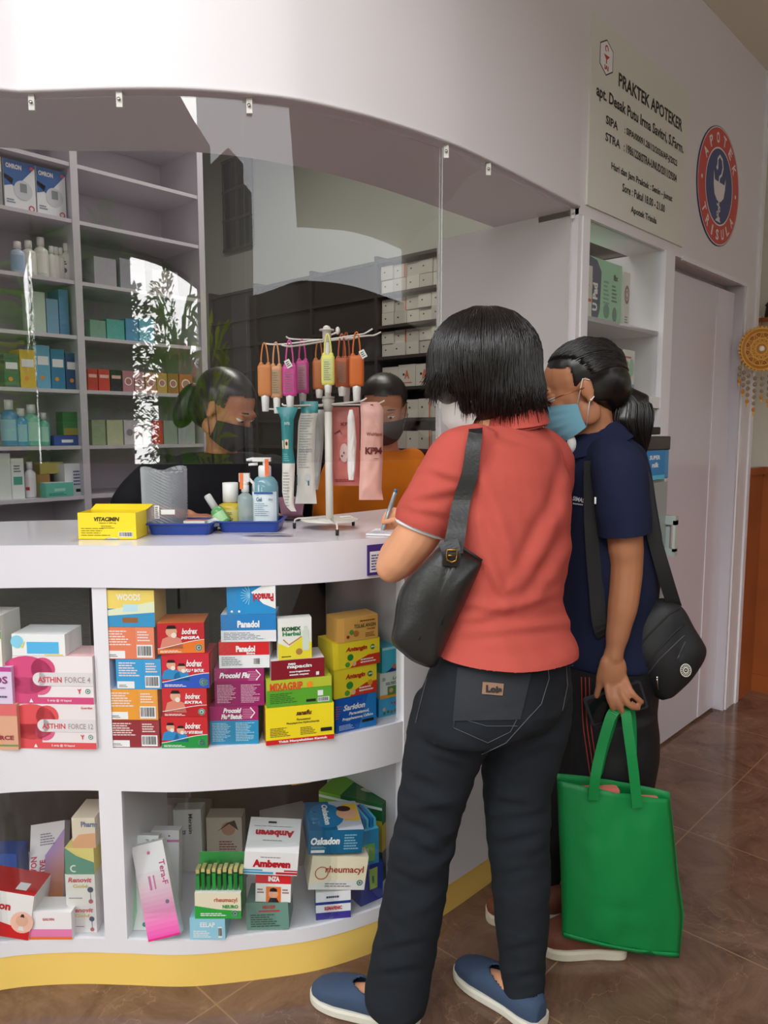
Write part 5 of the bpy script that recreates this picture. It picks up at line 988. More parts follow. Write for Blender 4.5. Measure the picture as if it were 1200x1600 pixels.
mb = MB(); mb.lathe([(.0085, pt.z-.03), (.011, pt.z-.028), (.011, pt.z-.002), (.019, pt.z-.001), (.019, pt.z+.002), (.010, pt.z+.003), (.009, pt.z+.008), (.005, pt.z+.011), (.001, pt.z+.011)], RWm, c=(xt, 0, 0), n=24); mb.ell((xt+.028, 0, pt.z-.001), (.006, .005, .01), RWm, 10, 6); mb.tube([(xt, 0, pt.z-.015), (xt+.028, 0, pt.z-.005)], .0025, RWm, 8); mb.build('top_hub', RK)
mz = rl(510, 632).z
mb = MB(); mb.lathe([(.0095, mz-.02), (.0165, mz+.012), (.013, mz+.014), (.0165, mz+.016), (.0165, mz+.02), (.008, mz+.021)], M((196, 190, 182), .3, key='hub_clear', alpha=.85), c=(pm.x*.5, 0, 0), n=24); mb.build('middle_hub', RK)
def arm(pts, name='arm'):
    P = [rl(u, v, RDp+dd) for u, v, dd in pts]; mb = MB(); mb.tube(catmull(P, 4), .0021, RWm, 8); mb.build(name, RK)
arm([(413, 537, -.05), (440, 538, -.04), (509, 530, 0)]); arm([(447, 526, .05), (458, 530, .05), (509, 531, 0)])
arm([(509, 531, 0), (560, 523, -.06), (570, 521, -.08), (582, 514, -.09)]); arm([(509, 533, 0), (570, 525, .03), (584, 524, .04), (595, 519, .05)])
arm([(509, 533, 0), (458, 541, -.12), (440, 539, -.14)]); arm([(509, 532, 0), (545, 530, .10), (556, 528, .12), (562, 525, .13)])
arm([(441, 631, -.05), (450, 634, -.05), (512, 632, 0)]); arm([(419, 639, .05), (450, 639, .04), (512, 633, 0)])
arm([(512, 632, 0), (556, 628, -.05), (566, 626, -.06), (573, 622, -.06)]); arm([(512, 633, 0), (580, 632, .03), (590, 631, .03), (601, 626, .03)])

# hanging hand gel bottles in rubber sleeves
def gel(uc, vtop, vbody, vcap, vend, wpx, col, label, dD=0, tag_=None, front=False, loopv=None, twist=0, capcol=(232, 230, 228)):
    D = RDp+dD; top = A(uc, vtop, D); s = scale(D); o3 = Matrix.Rotation(AZ, 3, 'Z')
    t = thing('sanitizer_bottle', label, 'bottle', top, AZ+math.radians(twist), 'hand gel bottles on the rack')
    zb = A(uc, vbody, D).z-top.z; zc = A(uc, vcap, D).z-top.z; ze = A(uc, vend, D).z-top.z; w = s*wpx/2; m = M(col, .42, key='rubber_sleeve')
    mb = MB(); n = 24
    L = [(w*.80, zb), (w*.98, zb-.004), (w, zb-.010), (w, zc+.008), (w*.9, zc+.001), (w*.6, zc)]
    vs = [];
    for r, z in L:
        for j in range(n):
            a = 2*math.pi*j/n; c_, s_ = math.cos(a), math.sin(a); q = .55
            vs.append((r*abs(c_)**q*(1 if c_ > 0 else -1), r*.62*abs(s_)**q*(1 if s_ > 0 else -1), z))
    mb.add(vs, [(i*n+j, (i+1)*n+j, (i+1)*n+(j+1) % n, i*n+(j+1) % n) for i in range(len(L)-1) for j in range(n)]+[tuple(range(n)), tuple(range((len(L)-1)*n, len(L)*n))[::-1]], m, True)
    for sx in (-1, 1): mb.ell((sx*w*.5, 0, zb+.001), (.006, .006, .006), m, 10, 6)
    mb.build('sleeve', t)
    mb = MB(); lw = w*.5
    mb.tube(catmull([(-lw, 0, zb), (-lw*.9, 0, zb*.55), (-lw*.45, 0, -.003), (0, 0, .003), (lw*.45, 0, -.003), (lw*.9, 0, zb*.55), (lw, 0, zb)], 4), .0021, m, 7); mb.build('loop', t)
    mb = MB(); cc = M(capcol, .35, key='gel_cap'); cw = w*.58; mb.lathe([(cw, zc+.002), (cw*.98, zc-.004), (cw*.8, ze+.001), (cw*.7, ze), (.0005, ze)], cc, n=16); mb.build('cap', t)
    if front:
        mb = MB(); hw = w*.66; y = -w*.66; mb.add([(-hw, y, zc+.010), (hw, y, zc+.010), (hw, y, zb-.010), (-hw, y, zb-.010)], [(0, 1, 2, 3)], M(front, .15, key='gel_window')); mb.print_on((-hw, y, zc+.012), (1, 0, 0), (0, 0, 1)); mb.lines(hw*.2, 0, hw*1.5, (zb-zc)-.026, 9, M((110, 100, 85), .5, key='fine_print'), 1, 2, .3); mb.build('window_label', t)
    if tag_:
        mb = MB(); mb.box(-.007, .007, -.0006, 0, -.02, 0, M((232, 232, 228), .4, key='price_tag')); mb.print_on((-.007, -.0006, -.02), (1, 0, 0), (0, 0, 1)); mb.lines(.002, .003, .01, .014, 3, INK, 1); q = mb.build('price_tag', t); q.location = (tag_*w*.7, -w*.75, zb+.012); q.rotation_euler = (0, math.radians(-28), 0)
gel(413, 538, 570, 619, 643, 22, (200, 122, 62), 'tan orange gel bottle in rubber sleeve hanging at the far left of the rack', -.05)
gel(431, 537, 572, 622, 646, 19, (208, 150, 105), 'peach gel bottle with clear window, second from the left', -.045, front=(170, 140, 110))
gel(452, 534, 571, 619, 638, 22, (205, 60, 150), 'magenta gel bottle with white price tag', -.06, tag_=-.5, front=(190, 70, 140))
gel(472, 533, 564, 615, 634, 20, (195, 50, 140), 'magenta gel bottle without tag behind the tagged one', .02, front=(170, 110, 140), capcol=(190, 185, 182))
gel(498, 532, 563, 609, 622, 20, (190, 110, 60), 'dull orange gel bottle hanging just left of the pole', .04)
gel(512, 524, 555, 602, 614, 21, (228, 222, 110), 'pale yellow gel bottle hanging in front of the pole', -.07, front=(200, 205, 140))
gel(534, 524, 560, 605, 619, 22, (178, 84, 40), 'rust orange gel bottle with dark window right of the yellow one', -.02, front=(150, 72, 40))
gel(541, 522, 560, 606, 630, 19, (170, 80, 38), 'rust brown gel bottle mostly hidden between two others', .05, capcol=(205, 200, 196))
gel(557, 521, 556, 604, 627, 23, (205, 100, 32), 'bright orange gel bottle with hanging tag at the right of the rack', -.06, tag_=.9)

# hanging mask pouches
def pouch(rows, D, th, m, label, name='mask_pouch', prints=None, crink=.002, group='mask pouches on the rack', bands=None, seed=1):
    """rows: (uL,uR,v) from top to bottom; pillow shaped packet with crinkles"""
    t = thing(name, label, 'pouch', A((rows[0][0]+rows[0][1])/2, rows[0][2], D), AZ, group); R3 = Matrix.Rotation(-AZ, 3, 'Z'); o0 = Vector(t.location)
    nu, N = 10, []
    vs_ = [r[2] for r in rows]
    def row(tt):
        v = vs_[0]+(vs_[-1]-vs_[0])*tt
        for i in range(len(rows)-1):
            if rows[i][2] <= v <= rows[i+1][2]+1e-6:
                f = (v-rows[i][2])/(rows[i+1][2]-rows[i][2]); return rows[i][0]+(rows[i+1][0]-rows[i][0])*f, rows[i][1]+(rows[i+1][1]-rows[i][1])*f, v
        return rows[-1]
    def surf(s_, tt, side=-1, off=0):
        a, b, v = row(tt); p = R3@(A(a+(b-a)*s_, v, D)-o0); e = min(1, min(tt, 1-tt)*9); th_ = th*math.sqrt(max(0, 1-(2*s_-1)**2))*e
        th_ += crink*noise.noise(Vector((s_*4, tt*14, seed*3.1)))*e*2
        return p+Vector((0, side*(max(0, th_)+.0006+off), 0))
    nv = 26; mats = bands or [(1.0, m)]
    mb = MB()
    for side in (-1, 1):
        for i in range(nv):
            tt = (i+.5)/nv; mm = [b for b in mats if tt <= b[0]][0][1]
            for j in range(nu):
                q = [surf(j/nu, i/nv, side), surf((j+1)/nu, i/nv, side), surf((j+1)/nu, (i+1)/nv, side), surf(j/nu, (i+1)/nv, side)]
                if side == -1: q = q[::-1]
                mb.add(q, [(0, 1, 2, 3)], mm, True)
    o = mb.build('packet', t); bm = bmesh.new(); bm.from_mesh(o.data); bmesh.ops.remove_doubles(bm, verts=bm.verts, dist=.0002); bm.to_mesh(o.data); bm.free()
    if prints:
        mb = MB(); mb._q = lambda x, y, lay=0: surf(x, 1-y, -1, .0028+.0004*lay); prints(mb); mb.build('print', t)
    return t
PT = dict(key='foil_pack', rough=.35)
TEAL = M((28, 128, 135), .3, key='teal_foil'); PW = M((215, 212, 205), .35, key='white_foil'); SAL = M((200, 110, 105), .35, key='coral_foil'); PINK = M((222, 168, 158), .35, key='pink_foil')
def pr_cf(mb):
    mb.text('CF-STYLE', .3, .83, .42, .025, WI, .03, 0); mb.rect(.05, .60, .14, .08, M((220, 210, 190), .5), 0); mb.rect(.28, .60, .34, .09, M((225, 205, 170), .5), 0); mb.disc(.45, .65, .1, INK, 1, ry=.02); mb.lines(.15, .48, .5, .08, 4, C_(110, 190, 195), 0)
    mb.lines(.1, .05, .6, .34, 12, C_(90, 90, 95), 0, 3, .2)
pouch([(431, 466, 636), (439, 459, 655), (441, 458, 700), (441, 461, 725), (441, 459, 770), (446, 459, 790), (455, 463, 799)], RDp-.07, .008, TEAL, 'narrow teal and white mask packet hanging at the left of the lower tier', prints=pr_cf, bands=[(.54, TEAL), (1, PW)], seed=2)
def pr_gr(mb): mb.lines(.12, .35, .75, .55, 22, C_(130, 140, 145), 0, 5, .22); mb.rect(.0, .18, .7, .10, C_(30, 120, 130), 0); mb.disc(.62, .26, .16, C_(200, 205, 205), 1, ry=.035); [mb.ring(.2+.2*k, .52, .07, .05, C_(130, 140, 150), 0, 12, ry=.25) for k in range(4)]
pouch([(470, 497, 627), (470, 497, 645), (466, 493, 660), (464, 491, 720), (464, 493, 765), (461, 495, 787)], RDp-.02, .012, PW, 'tall pale grey mask packet with teal top corner and small print', prints=pr_gr, bands=[(.12, TEAL), (1, PW)], seed=4)
GP = M((190, 190, 188), .2, key='clear_packet', alpha=.75)
pouch([(488, 508, 640), (490, 505, 700), (490, 500, 745), (486, 497, 765)], RDp+.05, .008, GP, 'clear grey mask packet hanging behind the left side of the pole', seed=6)
def pr_k(mb): mb.text('KF94', .34, .76, .45, .045, C_(120, 50, 50), .03, 0); mb.disc(.45, .42, .16, C_(225, 195, 190), 0, ry=.12); [mb.disc(.3+.07*k, .34+.04*(k % 4), .035, C_((150, 90, 130)[k % 3], 90, 110), 1, ry=.015) for k in range(6)]; mb.lines(.1, .05, .8, .04, 2, C_(150, 60, 60), 0); mb.stroke([(.1, .66), (.3, .7), (.36, .66)], .02, C_(120, 60, 60), 0)
pouch([(517, 561, 636), (518, 562, 660), (519, 562, 745), (520, 562, 759)], RDp+.04, .008, SAL, 'wide coral pink mask packet hanging behind the thin white one', prints=pr_k, seed=8)
pouch([(546, 551, 640), (543, 554, 652), (543, 557, 690), (543, 555, 735), (545, 552, 750)], RDp-.03, .007, M((228, 222, 220), .3, key='white_wrap'), 'thin wrapped white stick shaped packet in front of the coral one', seed=10)
def pr_w(mb): mb.text('WeMaze', .25, .655, .70, .035, C_(135, 75, 65), .03, 0); mb.text('KF94', .22, .465, .74, .075, C_(100, 40, 40), .05, 0); mb.lines(.62, .42, .2, .01, 1, C_(135, 75, 65), 0); mb.rect(.5, .965, .14, .01, C_(100, 50, 40), 0)
pouch([(563, 590, 628), (563, 599, 637), (564, 599, 660), (563, 598, 720), (561, 596, 765), (561, 599, 781)], RDp-.05, .013, PINK, 'pale pink mask packet with dark lettering at the right of the rack', prints=pr_w, seed=12)
# note pad being written on
q = cz(592, 836); mb = MB(); mb.box(-.045, .06, -.02, .075, 0, .004, M((238, 238, 242), .5, key='note_paper')); mb.print_on((-.045, -.02, .004), (1, 0, 0), (0, 1, 0)); mb.lines(.01, .01, .08, .07, 8, C_(150, 160, 190), 0, 3, .15); o = mb.build('note_pad', None, (q.x+.012, q.y+.012, ZT+.001), AZ-.25); tag(o, 'thin white note pad at the counter edge under the writing hand', 'paper')
q = cz(638, 822)
# ------------------------------------------------------------------ figure helpers
from mathutils.bvhtree import BVHTree
FH = Vector((-SA, CA, 0)); Zv = Vector((0, 0, 1))
def loft(mb, rings, m, n=24, pw=1.0):
    vs = []
    for c, ax, ay in rings:
        for j in range(n):
            a = 2*math.pi*j/n; ca, sa = math.cos(a), math.sin(a)
            ca = math.copysign(abs(ca)**pw, ca); sa = math.copysign(abs(sa)**pw, sa); vs.append(c+ax*ca+ay*sa)
    k = len(rings); fs = [(i*n+j, i*n+(j+1) % n, (i+1)*n+(j+1) % n, (i+1)*n+j) for i in range(k-1) for j in range(n)]
    fs += [tuple(range(n-1, -1, -1)), tuple(range((k-1)*n, k*n))]
    return mb.add(vs, fs, m, True)
def hring(uL, uR, v, D, f, ratio=.65, tilt=0.0):
    f = Vector(f).normalized(); l = Vector((-f.y, f.x, 0)); mm = (A(uR, v, D)-A(uL, v, D)).length/2
    w = mm/math.sqrt((l.dot(RGT))**2+(ratio*f.dot(RGT))**2); return (A((uL+uR)/2, v, D), l*w, f*w*ratio+Vector((0, 0, tilt*w)))
def limb(mb, pts, m, n=14, sub_=4):      # pts: (Vector, radius)
    P = catmull([p for p, r in pts], sub_); R = []
    for i in range(len(pts)-1):
        for j in range(sub_): t = j/sub_; t = t*t*(3-2*t); R.append(pts[i][1]*(1-t)+pts[i+1][1]*t)
    R.append(pts[-1][1]); mb.tube(P, R, m, n)
    for q in (0, -1): r = pts[q][1]*.98; mb.ell(pts[q][0], (r, r, r), m, 14, 8)
    return mb
def fuse(mb, name, mat, parent, voxel=.006, smooth=6, disp=None, fac=.5):
    me = bpy.data.meshes.new(name); me.from_pydata([tuple(v) for v in mb.v], [], mb.f); o = bpy.data.objects.new(name, me); COL.objects.link(o)
    bm = bmesh.new(); bm.from_mesh(me); bmesh.ops.recalc_face_normals(bm, faces=bm.faces); bm.to_mesh(me); bm.free()
    r = o.modifiers.new('r', 'REMESH'); r.mode = 'VOXEL'; r.voxel_size = voxel; r.adaptivity = 0
    if smooth: s_ = o.modifiers.new('s', 'SMOOTH'); s_.factor = fac; s_.iterations = smooth
    dg = bpy.context.evaluated_depsgraph_get(); nm = bpy.data.meshes.new_from_object(o.evaluated_get(dg)); bpy.data.objects.remove(o); bpy.data.meshes.remove(me)
    nm.name = name; nm.materials.clear(); nm.materials.append(mat)
    if disp:
        ns = [v.normal.copy() for v in nm.vertices]
        for v, n_ in zip(nm.vertices, ns): v.co = v.co+n_*disp(v.co)
    nm.polygons.foreach_set('use_smooth', [True]*len(nm.polygons)); nm.update()
    o = bpy.data.objects.new(name, nm); COL.objects.link(o)
    if parent is not None: o.parent = parent; o.matrix_parent_inverse = Matrix.Translation(parent.location).inverted()
    return o
def folds(sx, sy, sz, amp, seed=0, rot=0):
    M_ = Matrix.Rotation(math.radians(rot), 3, 'Y')@Matrix.Rotation(-AZ, 3, 'Z')
    def f(co):
        q = M_@co; a = noise.noise(Vector((q.x*sx+seed, q.y*sy, q.z*sz))); b = noise.noise(Vector((q.x*sx*2.3, q.y*sy*2.3+seed, q.z*sz*2.3)))
        return amp*((1-abs(a)*2.2)*.75+b*.4)
    return f
def par(o, p): o.parent = p; o.matrix_parent_inverse = Matrix.Translation(p.location).inverted(); return o
def pillow(outline, D, th, m, axisN=None, fold=0.0, seed=1, n=12, Dfun=None, back=.6):
    """rounded bag body from an outline seen from the porch; real thickness th both sides"""
    P = [A(u, v, (Dfun(u, v) if Dfun else D)) for u, v in outline]; k = len(P); dense = []
    for i in range(k):
        for j in range(4):
            a, b, c, d = P[i-1], P[i], P[(i+1) % k], P[(i+2) % k]; t = j/4
            dense.append(.5*((2*b)+(c-a)*t+(2*a-5*b+4*c-d)*t*t+(3*b-a-3*c+d)*t*t*t))
    c = sum(dense, Vector())/len(dense); N = (axisN or -FH).normalized(); vs = []; fs = []; K = len(dense); mb = MB()
    for side, sc_ in ((1, 1), (-1, back)):
        base = len(vs)
        for i in range(n):
            r = 1-i/n
            for p in dense:
                q = c+(p-c)*r; h = th*math.sqrt(max(0, 1-r**2.6)); h += fold*(noise.noise(q*9+Vector((seed, 0, 0)))+.6*noise.noise(Vector((q.x*22, q.y*22, q.z*7+seed))))*(1-r**6)
                vs.append(q+N*side*h*sc_)
        vs.append(c+N*side*th*sc_)
        for i in range(n-1):
            for j in range(K):
                f = (base+i*K+j, base+i*K+(j+1) % K, base+(i+1)*K+(j+1) % K, base+(i+1)*K+j); fs.append(f if side == 1 else f[::-1])
        for j in range(K): f = (base+(n-1)*K+j, base+(n-1)*K+(j+1) % K, base+n*K); fs.append(f if side == 1 else f[::-1])
    mb.add(vs, fs, m, True); return mb
def clean(o, d=.0004):
    bm = bmesh.new(); bm.from_mesh(o.data); bmesh.ops.remove_doubles(bm, verts=bm.verts, dist=d); bmesh.ops.recalc_face_normals(bm, faces=bm.faces); bm.to_mesh(o.data); bm.free(); return o
def ribbon(pts, w, th, m, wdir, mb=None):       # flat strap with thickness; wdir = direction of its width
    mb = mb or MB(); P = catmull(pts, 6); W_ = w if isinstance(w, (list, tuple)) else None; vs = []; k = len(P)
    for i, p in enumerate(P):
        t = (P[min(i+1, k-1)]-P[max(i-1, 0)]).normalized(); wd = Vector(wdir); wd = (wd-t*wd.dot(t)).normalized(); nn = t.cross(wd)
        ww = (W_[0]+(W_[1]-W_[0])*i/(k-1) if W_ else w)/2
        vs += [p+wd*ww+nn*th/2, p-wd*ww+nn*th/2, p-wd*ww-nn*th/2, p+wd*ww-nn*th/2]
    fs = [(4*i+j, 4*i+(j+1) % 4, 4*(i+1)+(j+1) % 4, 4*(i+1)+j) for i in range(k-1) for j in range(4)]+[(3, 2, 1, 0), (4*k-4, 4*k-3, 4*k-2, 4*k-1)]
    return mb.add(vs, fs, m, False)
def creases(lines, D, width=.014, amp=.006):      # soft valleys with a ridge beside them, laid along short 3-D lines
    segs = [(A(a[0], a[1], D-.12), A(b[0], b[1], D-.12), w) for a, b, w in lines]; vd = FH
    def flat(p): return Vector((p.dot(RGT), p.z))
    S_ = []
    for a, b, w in segs: S_.append((A_(a), A_(b), w))
    def f(co):
        q = A_(co); t_ = 0
        for a, b, w in S_:
            ab = b-a; L = ab.length; u = max(0, min(1, (q-a).dot(ab)/(L*L))); d = q-(a+ab*u); s_ = math.copysign(d.length, ab.x*d.y-ab.y*d.x); e = math.sin(math.pi*min(1, max(0, .12+.76*u)))
            k = s_/(width*w)
            if abs(k) < 3.2: t_ += e*amp*w*(-math.exp(-k*k)+.75*math.exp(-(k-1.4)**2))
        return t_
    return f
def A_(p):       # angular position as seen from the porch side, scaled to metres near the figure
    v = p-Vector((0, 0, CH)); z = v.dot(FWD); return Vector((v.dot(RGT)/z, v.dot(UPV)/z))*1.7
class Head:
    def __init__(s, c, f, up=(0, 0, 1), sc=1.0):
        s.c = Vector(c); s.f = Vector(f).normalized(); u = Vector(up); s.u = (u-s.f*u.dot(s.f)).normalized(); s.l = s.u.cross(s.f).normalized(); s.s = sc   # l = the figure's left
        s.M = Matrix((s.f, s.l, s.u)).transposed()
    def p(s, f, l, u): return s.c+(s.f*f+s.l*l+s.u*u)*s.s
    def e(s, mb, f, l, u, rf, rl, ru, m, n=18, k=12): mb.ell(s.p(f, l, u), (rf*s.s, rl*s.s, ru*s.s), m, n, k, s.M); return mb
    def skull(s, mb, m):
        s.e(mb, -.012, 0, .035, .097, .077, .082, m); s.e(mb, .028, 0, -.01, .062, .064, .075, m); s.e(mb, .03, 0, -.05, .050, .050, .055, m); s.e(mb, .058, 0, -.088, .026, .026, .020, m)
        s.e(mb, .086, 0, .022, .012, .045, .012, m)                      # brow
        s.e(mb, .088, 0, -.012, .014, .009, .024, m); s.e(mb, .099, 0, -.030, .013, .012, .010, m); s.e(mb, .090, .012, -.034, .008, .007, .007, m); s.e(mb, .090, -.012, -.034, .008, .007, .007, m)
        for q in (1, -1):
            s.e(mb, .066, q*.038, -.022, .022, .020, .018, m)            # cheeks
            s.e(mb, .004, q*.060, -.055, .03, .012, .03, m)              # jaw
            s.e(mb, -.006, q*.080, .0, .014, .006, .030, m, 12, 8); s.e(mb, -.004, q*.081, -.024, .009, .006, .010, m, 10, 6); s.e(mb, .004, q*.076, .0, .010, .006, .020, m)
        s.e(mb, .088, 0, -.058, .010, .022, .007, m); s.e(mb, .086, 0, -.067, .010, .018, .007, m)
    def eyes(s, parent, lid):
        for q in (1, -1):
            mb = MB(); s.e(mb, .0745, q*.031, .004, .013, .015, .011, M((225, 218, 212), .3, key='eye_white')); s.e(mb, .0838, q*.032, .000, .0045, .006, .006, M((35, 22, 18), .2, key='iris')); par(mb.build('eye', None), parent)
            mb = MB(); s.e(mb, .0750, q*.031, .0085, .0140, .0162, .0085, lid); par(mb.build('eyelid', None), parent)
            mb = MB(); mb.tube([s.p(.090, q*.016, .026), s.p(.092, q*.030, .030), s.p(.080, q*.050, .026)], [.002, .0026, .0012], M((30, 22, 20), .7, key='brow_hair'), 6); par(mb.build('eyebrow', None), parent)
    def mask(s, parent, m, kind='pleat', strap=None):
        nu, nv = 24, 16; vs = []
        for i in range(nv+1):
            t = i/nv; u = -.108+.100*t
            for j in range(nu+1):
                a = -1+2*j/nu; ang = a*math.radians(78)
                fr = (.103-.030*(1-t)**2+.012*math.exp(-((t-.75)/.2)**2)*math.exp(-(a/.22)**2)); fr += (.014 if kind == 'fish' else .004)*math.exp(-((t-.45)/.3)**2)*(1-a*a)
                wd = .075-.012*(1-t); f = fr*math.cos(ang)*1.06+.004; l = wd*math.sin(ang)*1.04; uu = u+(.012*(1-t)*0)+(-.018*t+.022*(1-t))*abs(a)**2
                if kind == 'pleat': f += .0016*(1 if int(t*9) % 2 else -1)*(1-a*a)
                vs.append(s.p(f, l, uu))
        N = len(vs); inner = [s.c+(v-s.c)*.975 for v in vs]; fs = []
        for i in range(nv):
            for j in range(nu): q = (i*(nu+1)+j, i*(nu+1)+j+1, (i+1)*(nu+1)+j+1, (i+1)*(nu+1)+j); fs += [q, tuple(N+x for x in q[::-1])]
        mb = MB(); mb.add(vs+inner, fs, m, True); o = par(mb.build('face_mask', None), parent); strap = strap or M((235, 235, 232), .5, key='ear_loop')
        for q, j in ((1, nu), (-1, 0)):
            for e_, k_ in ((nv, 1), (0, 0)):
                p = vs[e_*(nu+1)+j]; mb = MB(); mb.tube([p, s.p(.0, q*.084, .028 if k_ else -.03), s.p(-.014, q*.086, .02 if k_ else -.02)], .0013, strap, 6); x = mb.build('ear_loop', None); par(x, o)
        return o
def hair_strands(center, up, fwd, obj, n, th_fn, m, parent, name='hair_strands', r=.0018, lift=.003, seed=1, root=None, phr=(0, 360), flick=.012, drop=.03, th0=.06):
    me = obj.data; bv = BVHTree.FromPolygons([v.co for v in me.vertices], [tuple(p.vertices) for p in me.polygons])
    rr = random.Random(seed); up = up.normalized(); fwd = (fwd-up*fwd.dot(up)).normalized(); lt = up.cross(fwd); mb = MB()
    for k in range(n):
        ph = math.radians(rr.uniform(*phr)); te = th_fn(math.degrees(ph) % 360)*rr.uniform(.86, 1.05); pts = []; last = None; s0 = th0*rr.uniform(.4, 1.6); jit = rr.uniform(-.08, .08)
        for i in range(10):
            t = s0+(te-s0)*i/9; a = ph+jit*i/9; d = up*math.cos(t)+(fwd*math.cos(a)+lt*math.sin(a))*math.sin(t)
            h = bv.ray_cast(center+d*.5, -d, .6)
            if h[0] is None: break
            pts.append(h[0]+d*(lift*rr.uniform(.2, 1.0)))
        if len(pts) < 4: continue
        e = pts[-1]+(pts[-1]-pts[-2]).normalized()*.01-Zv*drop*rr.uniform(.2, 1)+(pts[-1]-center).normalized()*flick*rr.uniform(-.6, 1); pts.append(e)
        R = [r*.7]+[r*rr.uniform(.8, 1.2)]*(len(pts)-3)+[r*.7, r*.15]; mb.tube(pts, R, m, 5)
    o = mb.build(name, None); return par(o, parent) if parent else o
HAIR = M((16, 12, 12), .33, key='black_hair', spec=.55)
def skinmat(rgb, k='skin'): return M(rgb, .5, key=k, spec=.35, var=.06, vscale=14)

def wrinkled(rgb, rough, key, dist=.01, scale=6, fine=420, st=(1, 1, .8), spec=.25):      # cloth with soft creases and a fine weave
    m = bpy.data.materials.new(key); m.use_nodes = True; nt = m.node_tree; b = nt.nodes['Principled BSDF']; c = lin(rgb); L = nt.links.new
    b.inputs['Base Color'].default_value = (*c, 1); b.inputs['Roughness'].default_value = rough; b.inputs['Specular IOR Level'].default_value = spec
    tc = nt.nodes.new('ShaderNodeTexCoord'); mp = nt.nodes.new('ShaderNodeMapping'); mp.inputs['Scale'].default_value = st; mp.inputs['Rotation'].default_value = (.5, .3, .4); L(tc.outputs['Object'], mp.inputs[0])
    n1 = nt.nodes.new('ShaderNodeTexNoise'); n1.noise_type = 'RIDGED_MULTIFRACTAL'; n1.inputs['Scale'].default_value = scale; n1.inputs['Detail'].default_value = 2; n1.inputs['Roughness'].default_value = .45; n1.inputs['Distortion'].default_value = .6; L(mp.outputs[0], n1.inputs['Vector'])
    n2 = nt.nodes.new('ShaderNodeTexNoise'); n2.inputs['Scale'].default_value = fine; n2.inputs['Detail'].default_value = 2; L(tc.outputs['Object'], n2.inputs['Vector'])
    b1_ = nt.nodes.new('ShaderNodeBump'); b1_.inputs['Strength'].default_value = .55; b1_.inputs['Distance'].default_value = dist; L(n1.outputs['Fac'], b1_.inputs['Height'])
    b2_ = nt.nodes.new('ShaderNodeBump'); b2_.inputs['Strength'].default_value = .35; b2_.inputs['Distance'].default_value = .001; L(n2.outputs['Fac'], b2_.inputs['Height']); L(b1_.outputs[0], b2_.inputs['Normal']); L(b2_.outputs[0], b.inputs['Normal'])
    return m
# ------------------------------------------------------------------ woman in the coral shirt
S1 = skinmat((226, 162, 124), 'skin_light'); CORAL = wrinkled((190, 84, 74), .9, 'coral_jersey', .012, 5.5, 420)
JEANS = wrinkled((33, 37, 43), .9, 'black_denim', .014, 6.5, 520, (1, 1, 2.2))
W1 = thing('person', 'person in coral red polo and black jeans writing at the counter with black shoulder bag', 'person', (-.95, 1.24, 0))
f1 = Vector((-1, .02, 0)).normalized(); l1 = Vector((0, 1, 0))
mb = MB()
loft(mb, [hring(722, 868, 700, 1.63, f1, .5), hring(712, 880, 760, 1.61, f1, .58), hring(722, 878, 860, 1.58, f1, .6), hring(725, 872, 950, 1.57, f1, .62), hring(700, 882, 1030, 1.56, f1, .66), hring(680, 880, 1090, 1.56, f1, .7)], S1)
limb(mb, [(A(775, 700, 1.65), .05), (A(770, 655, 1.67), .048), (A(762, 620, 1.68), .05)], S1)
# left arm: bare upper arm, bent elbow, forearm to the pen hand
limb(mb, [(A(722, 716, 1.545), .048), (A(690, 770, 1.54), .047), (A(655, 832, 1.54), .0475), (A(628, 870, 1.555), .041), (A(613, 886, 1.57), .035)], S1)
limb(mb, [(A(611, 887, 1.57), .0335), (A(618, 868, 1.64), .037), (A(630, 842, 1.74), .031), (A(640, 822, 1.82), .024), (A(638, 816, 1.85), .022)], S1)
hd = [((630, 812), 1.865)]
mb.ell(A(630, 813, 1.865), (.036, .034, .020), S1, 14, 8, Matrix.Rotation(.6, 3, 'Z'))
def fing(pts, r0, r1): limb(mb, [(A(u, v, D), r0+(r1-r0)*i/(len(pts)-1)) for i, (u, v, D) in enumerate(pts)], S1, 10, 4)
fing([(634, 803, 1.87), (619, 797, 1.875), (606, 800, 1.87), (599, 812, 1.855)], .0082, .0060)
fing([(634, 812, 1.84), (617, 812, 1.835), (604, 815, 1.84), (597, 816, 1.85)], .0086, .0064)
fing([(630, 812, 1.88), (614, 806, 1.885), (603, 814, 1.875), (601, 824, 1.86)], .0080, .0058)
fing([(632, 820, 1.875), (617, 816, 1.88), (607, 822, 1.875), (607, 830, 1.865)], .0078, .0056)
fing([(636, 825, 1.87), (623, 824, 1.875), (615, 829, 1.87), (615, 834, 1.865)], .0078, .0060)
# right arm reaching to the counter, mostly behind the body
limb(mb, [(A(862, 716, 1.745), .048), (A(840, 790, 1.84), .044), (A(800, 845, 1.93), .036), (A(740, 820, 1.97), .03), (A(700, 808, 1.97), .024)], S1)
mb.ell(A(686, 810, 1.96), (.04, .035, .016), S1, 12, 8)
for k in range(4): limb(mb, [(A(690, 805+4*k, 1.95-.012*k), .009), (A(674, 808+4*k, 1.94-.012*k), .008), (A(662, 813+4*k, 1.935-.012*k), .007)], S1, 8, 3)
limb(mb, [(A(695, 820, 1.92), .010), (A(683, 826, 1.91), .009), (A(674, 829, 1.905), .0075)], S1, 8, 3)
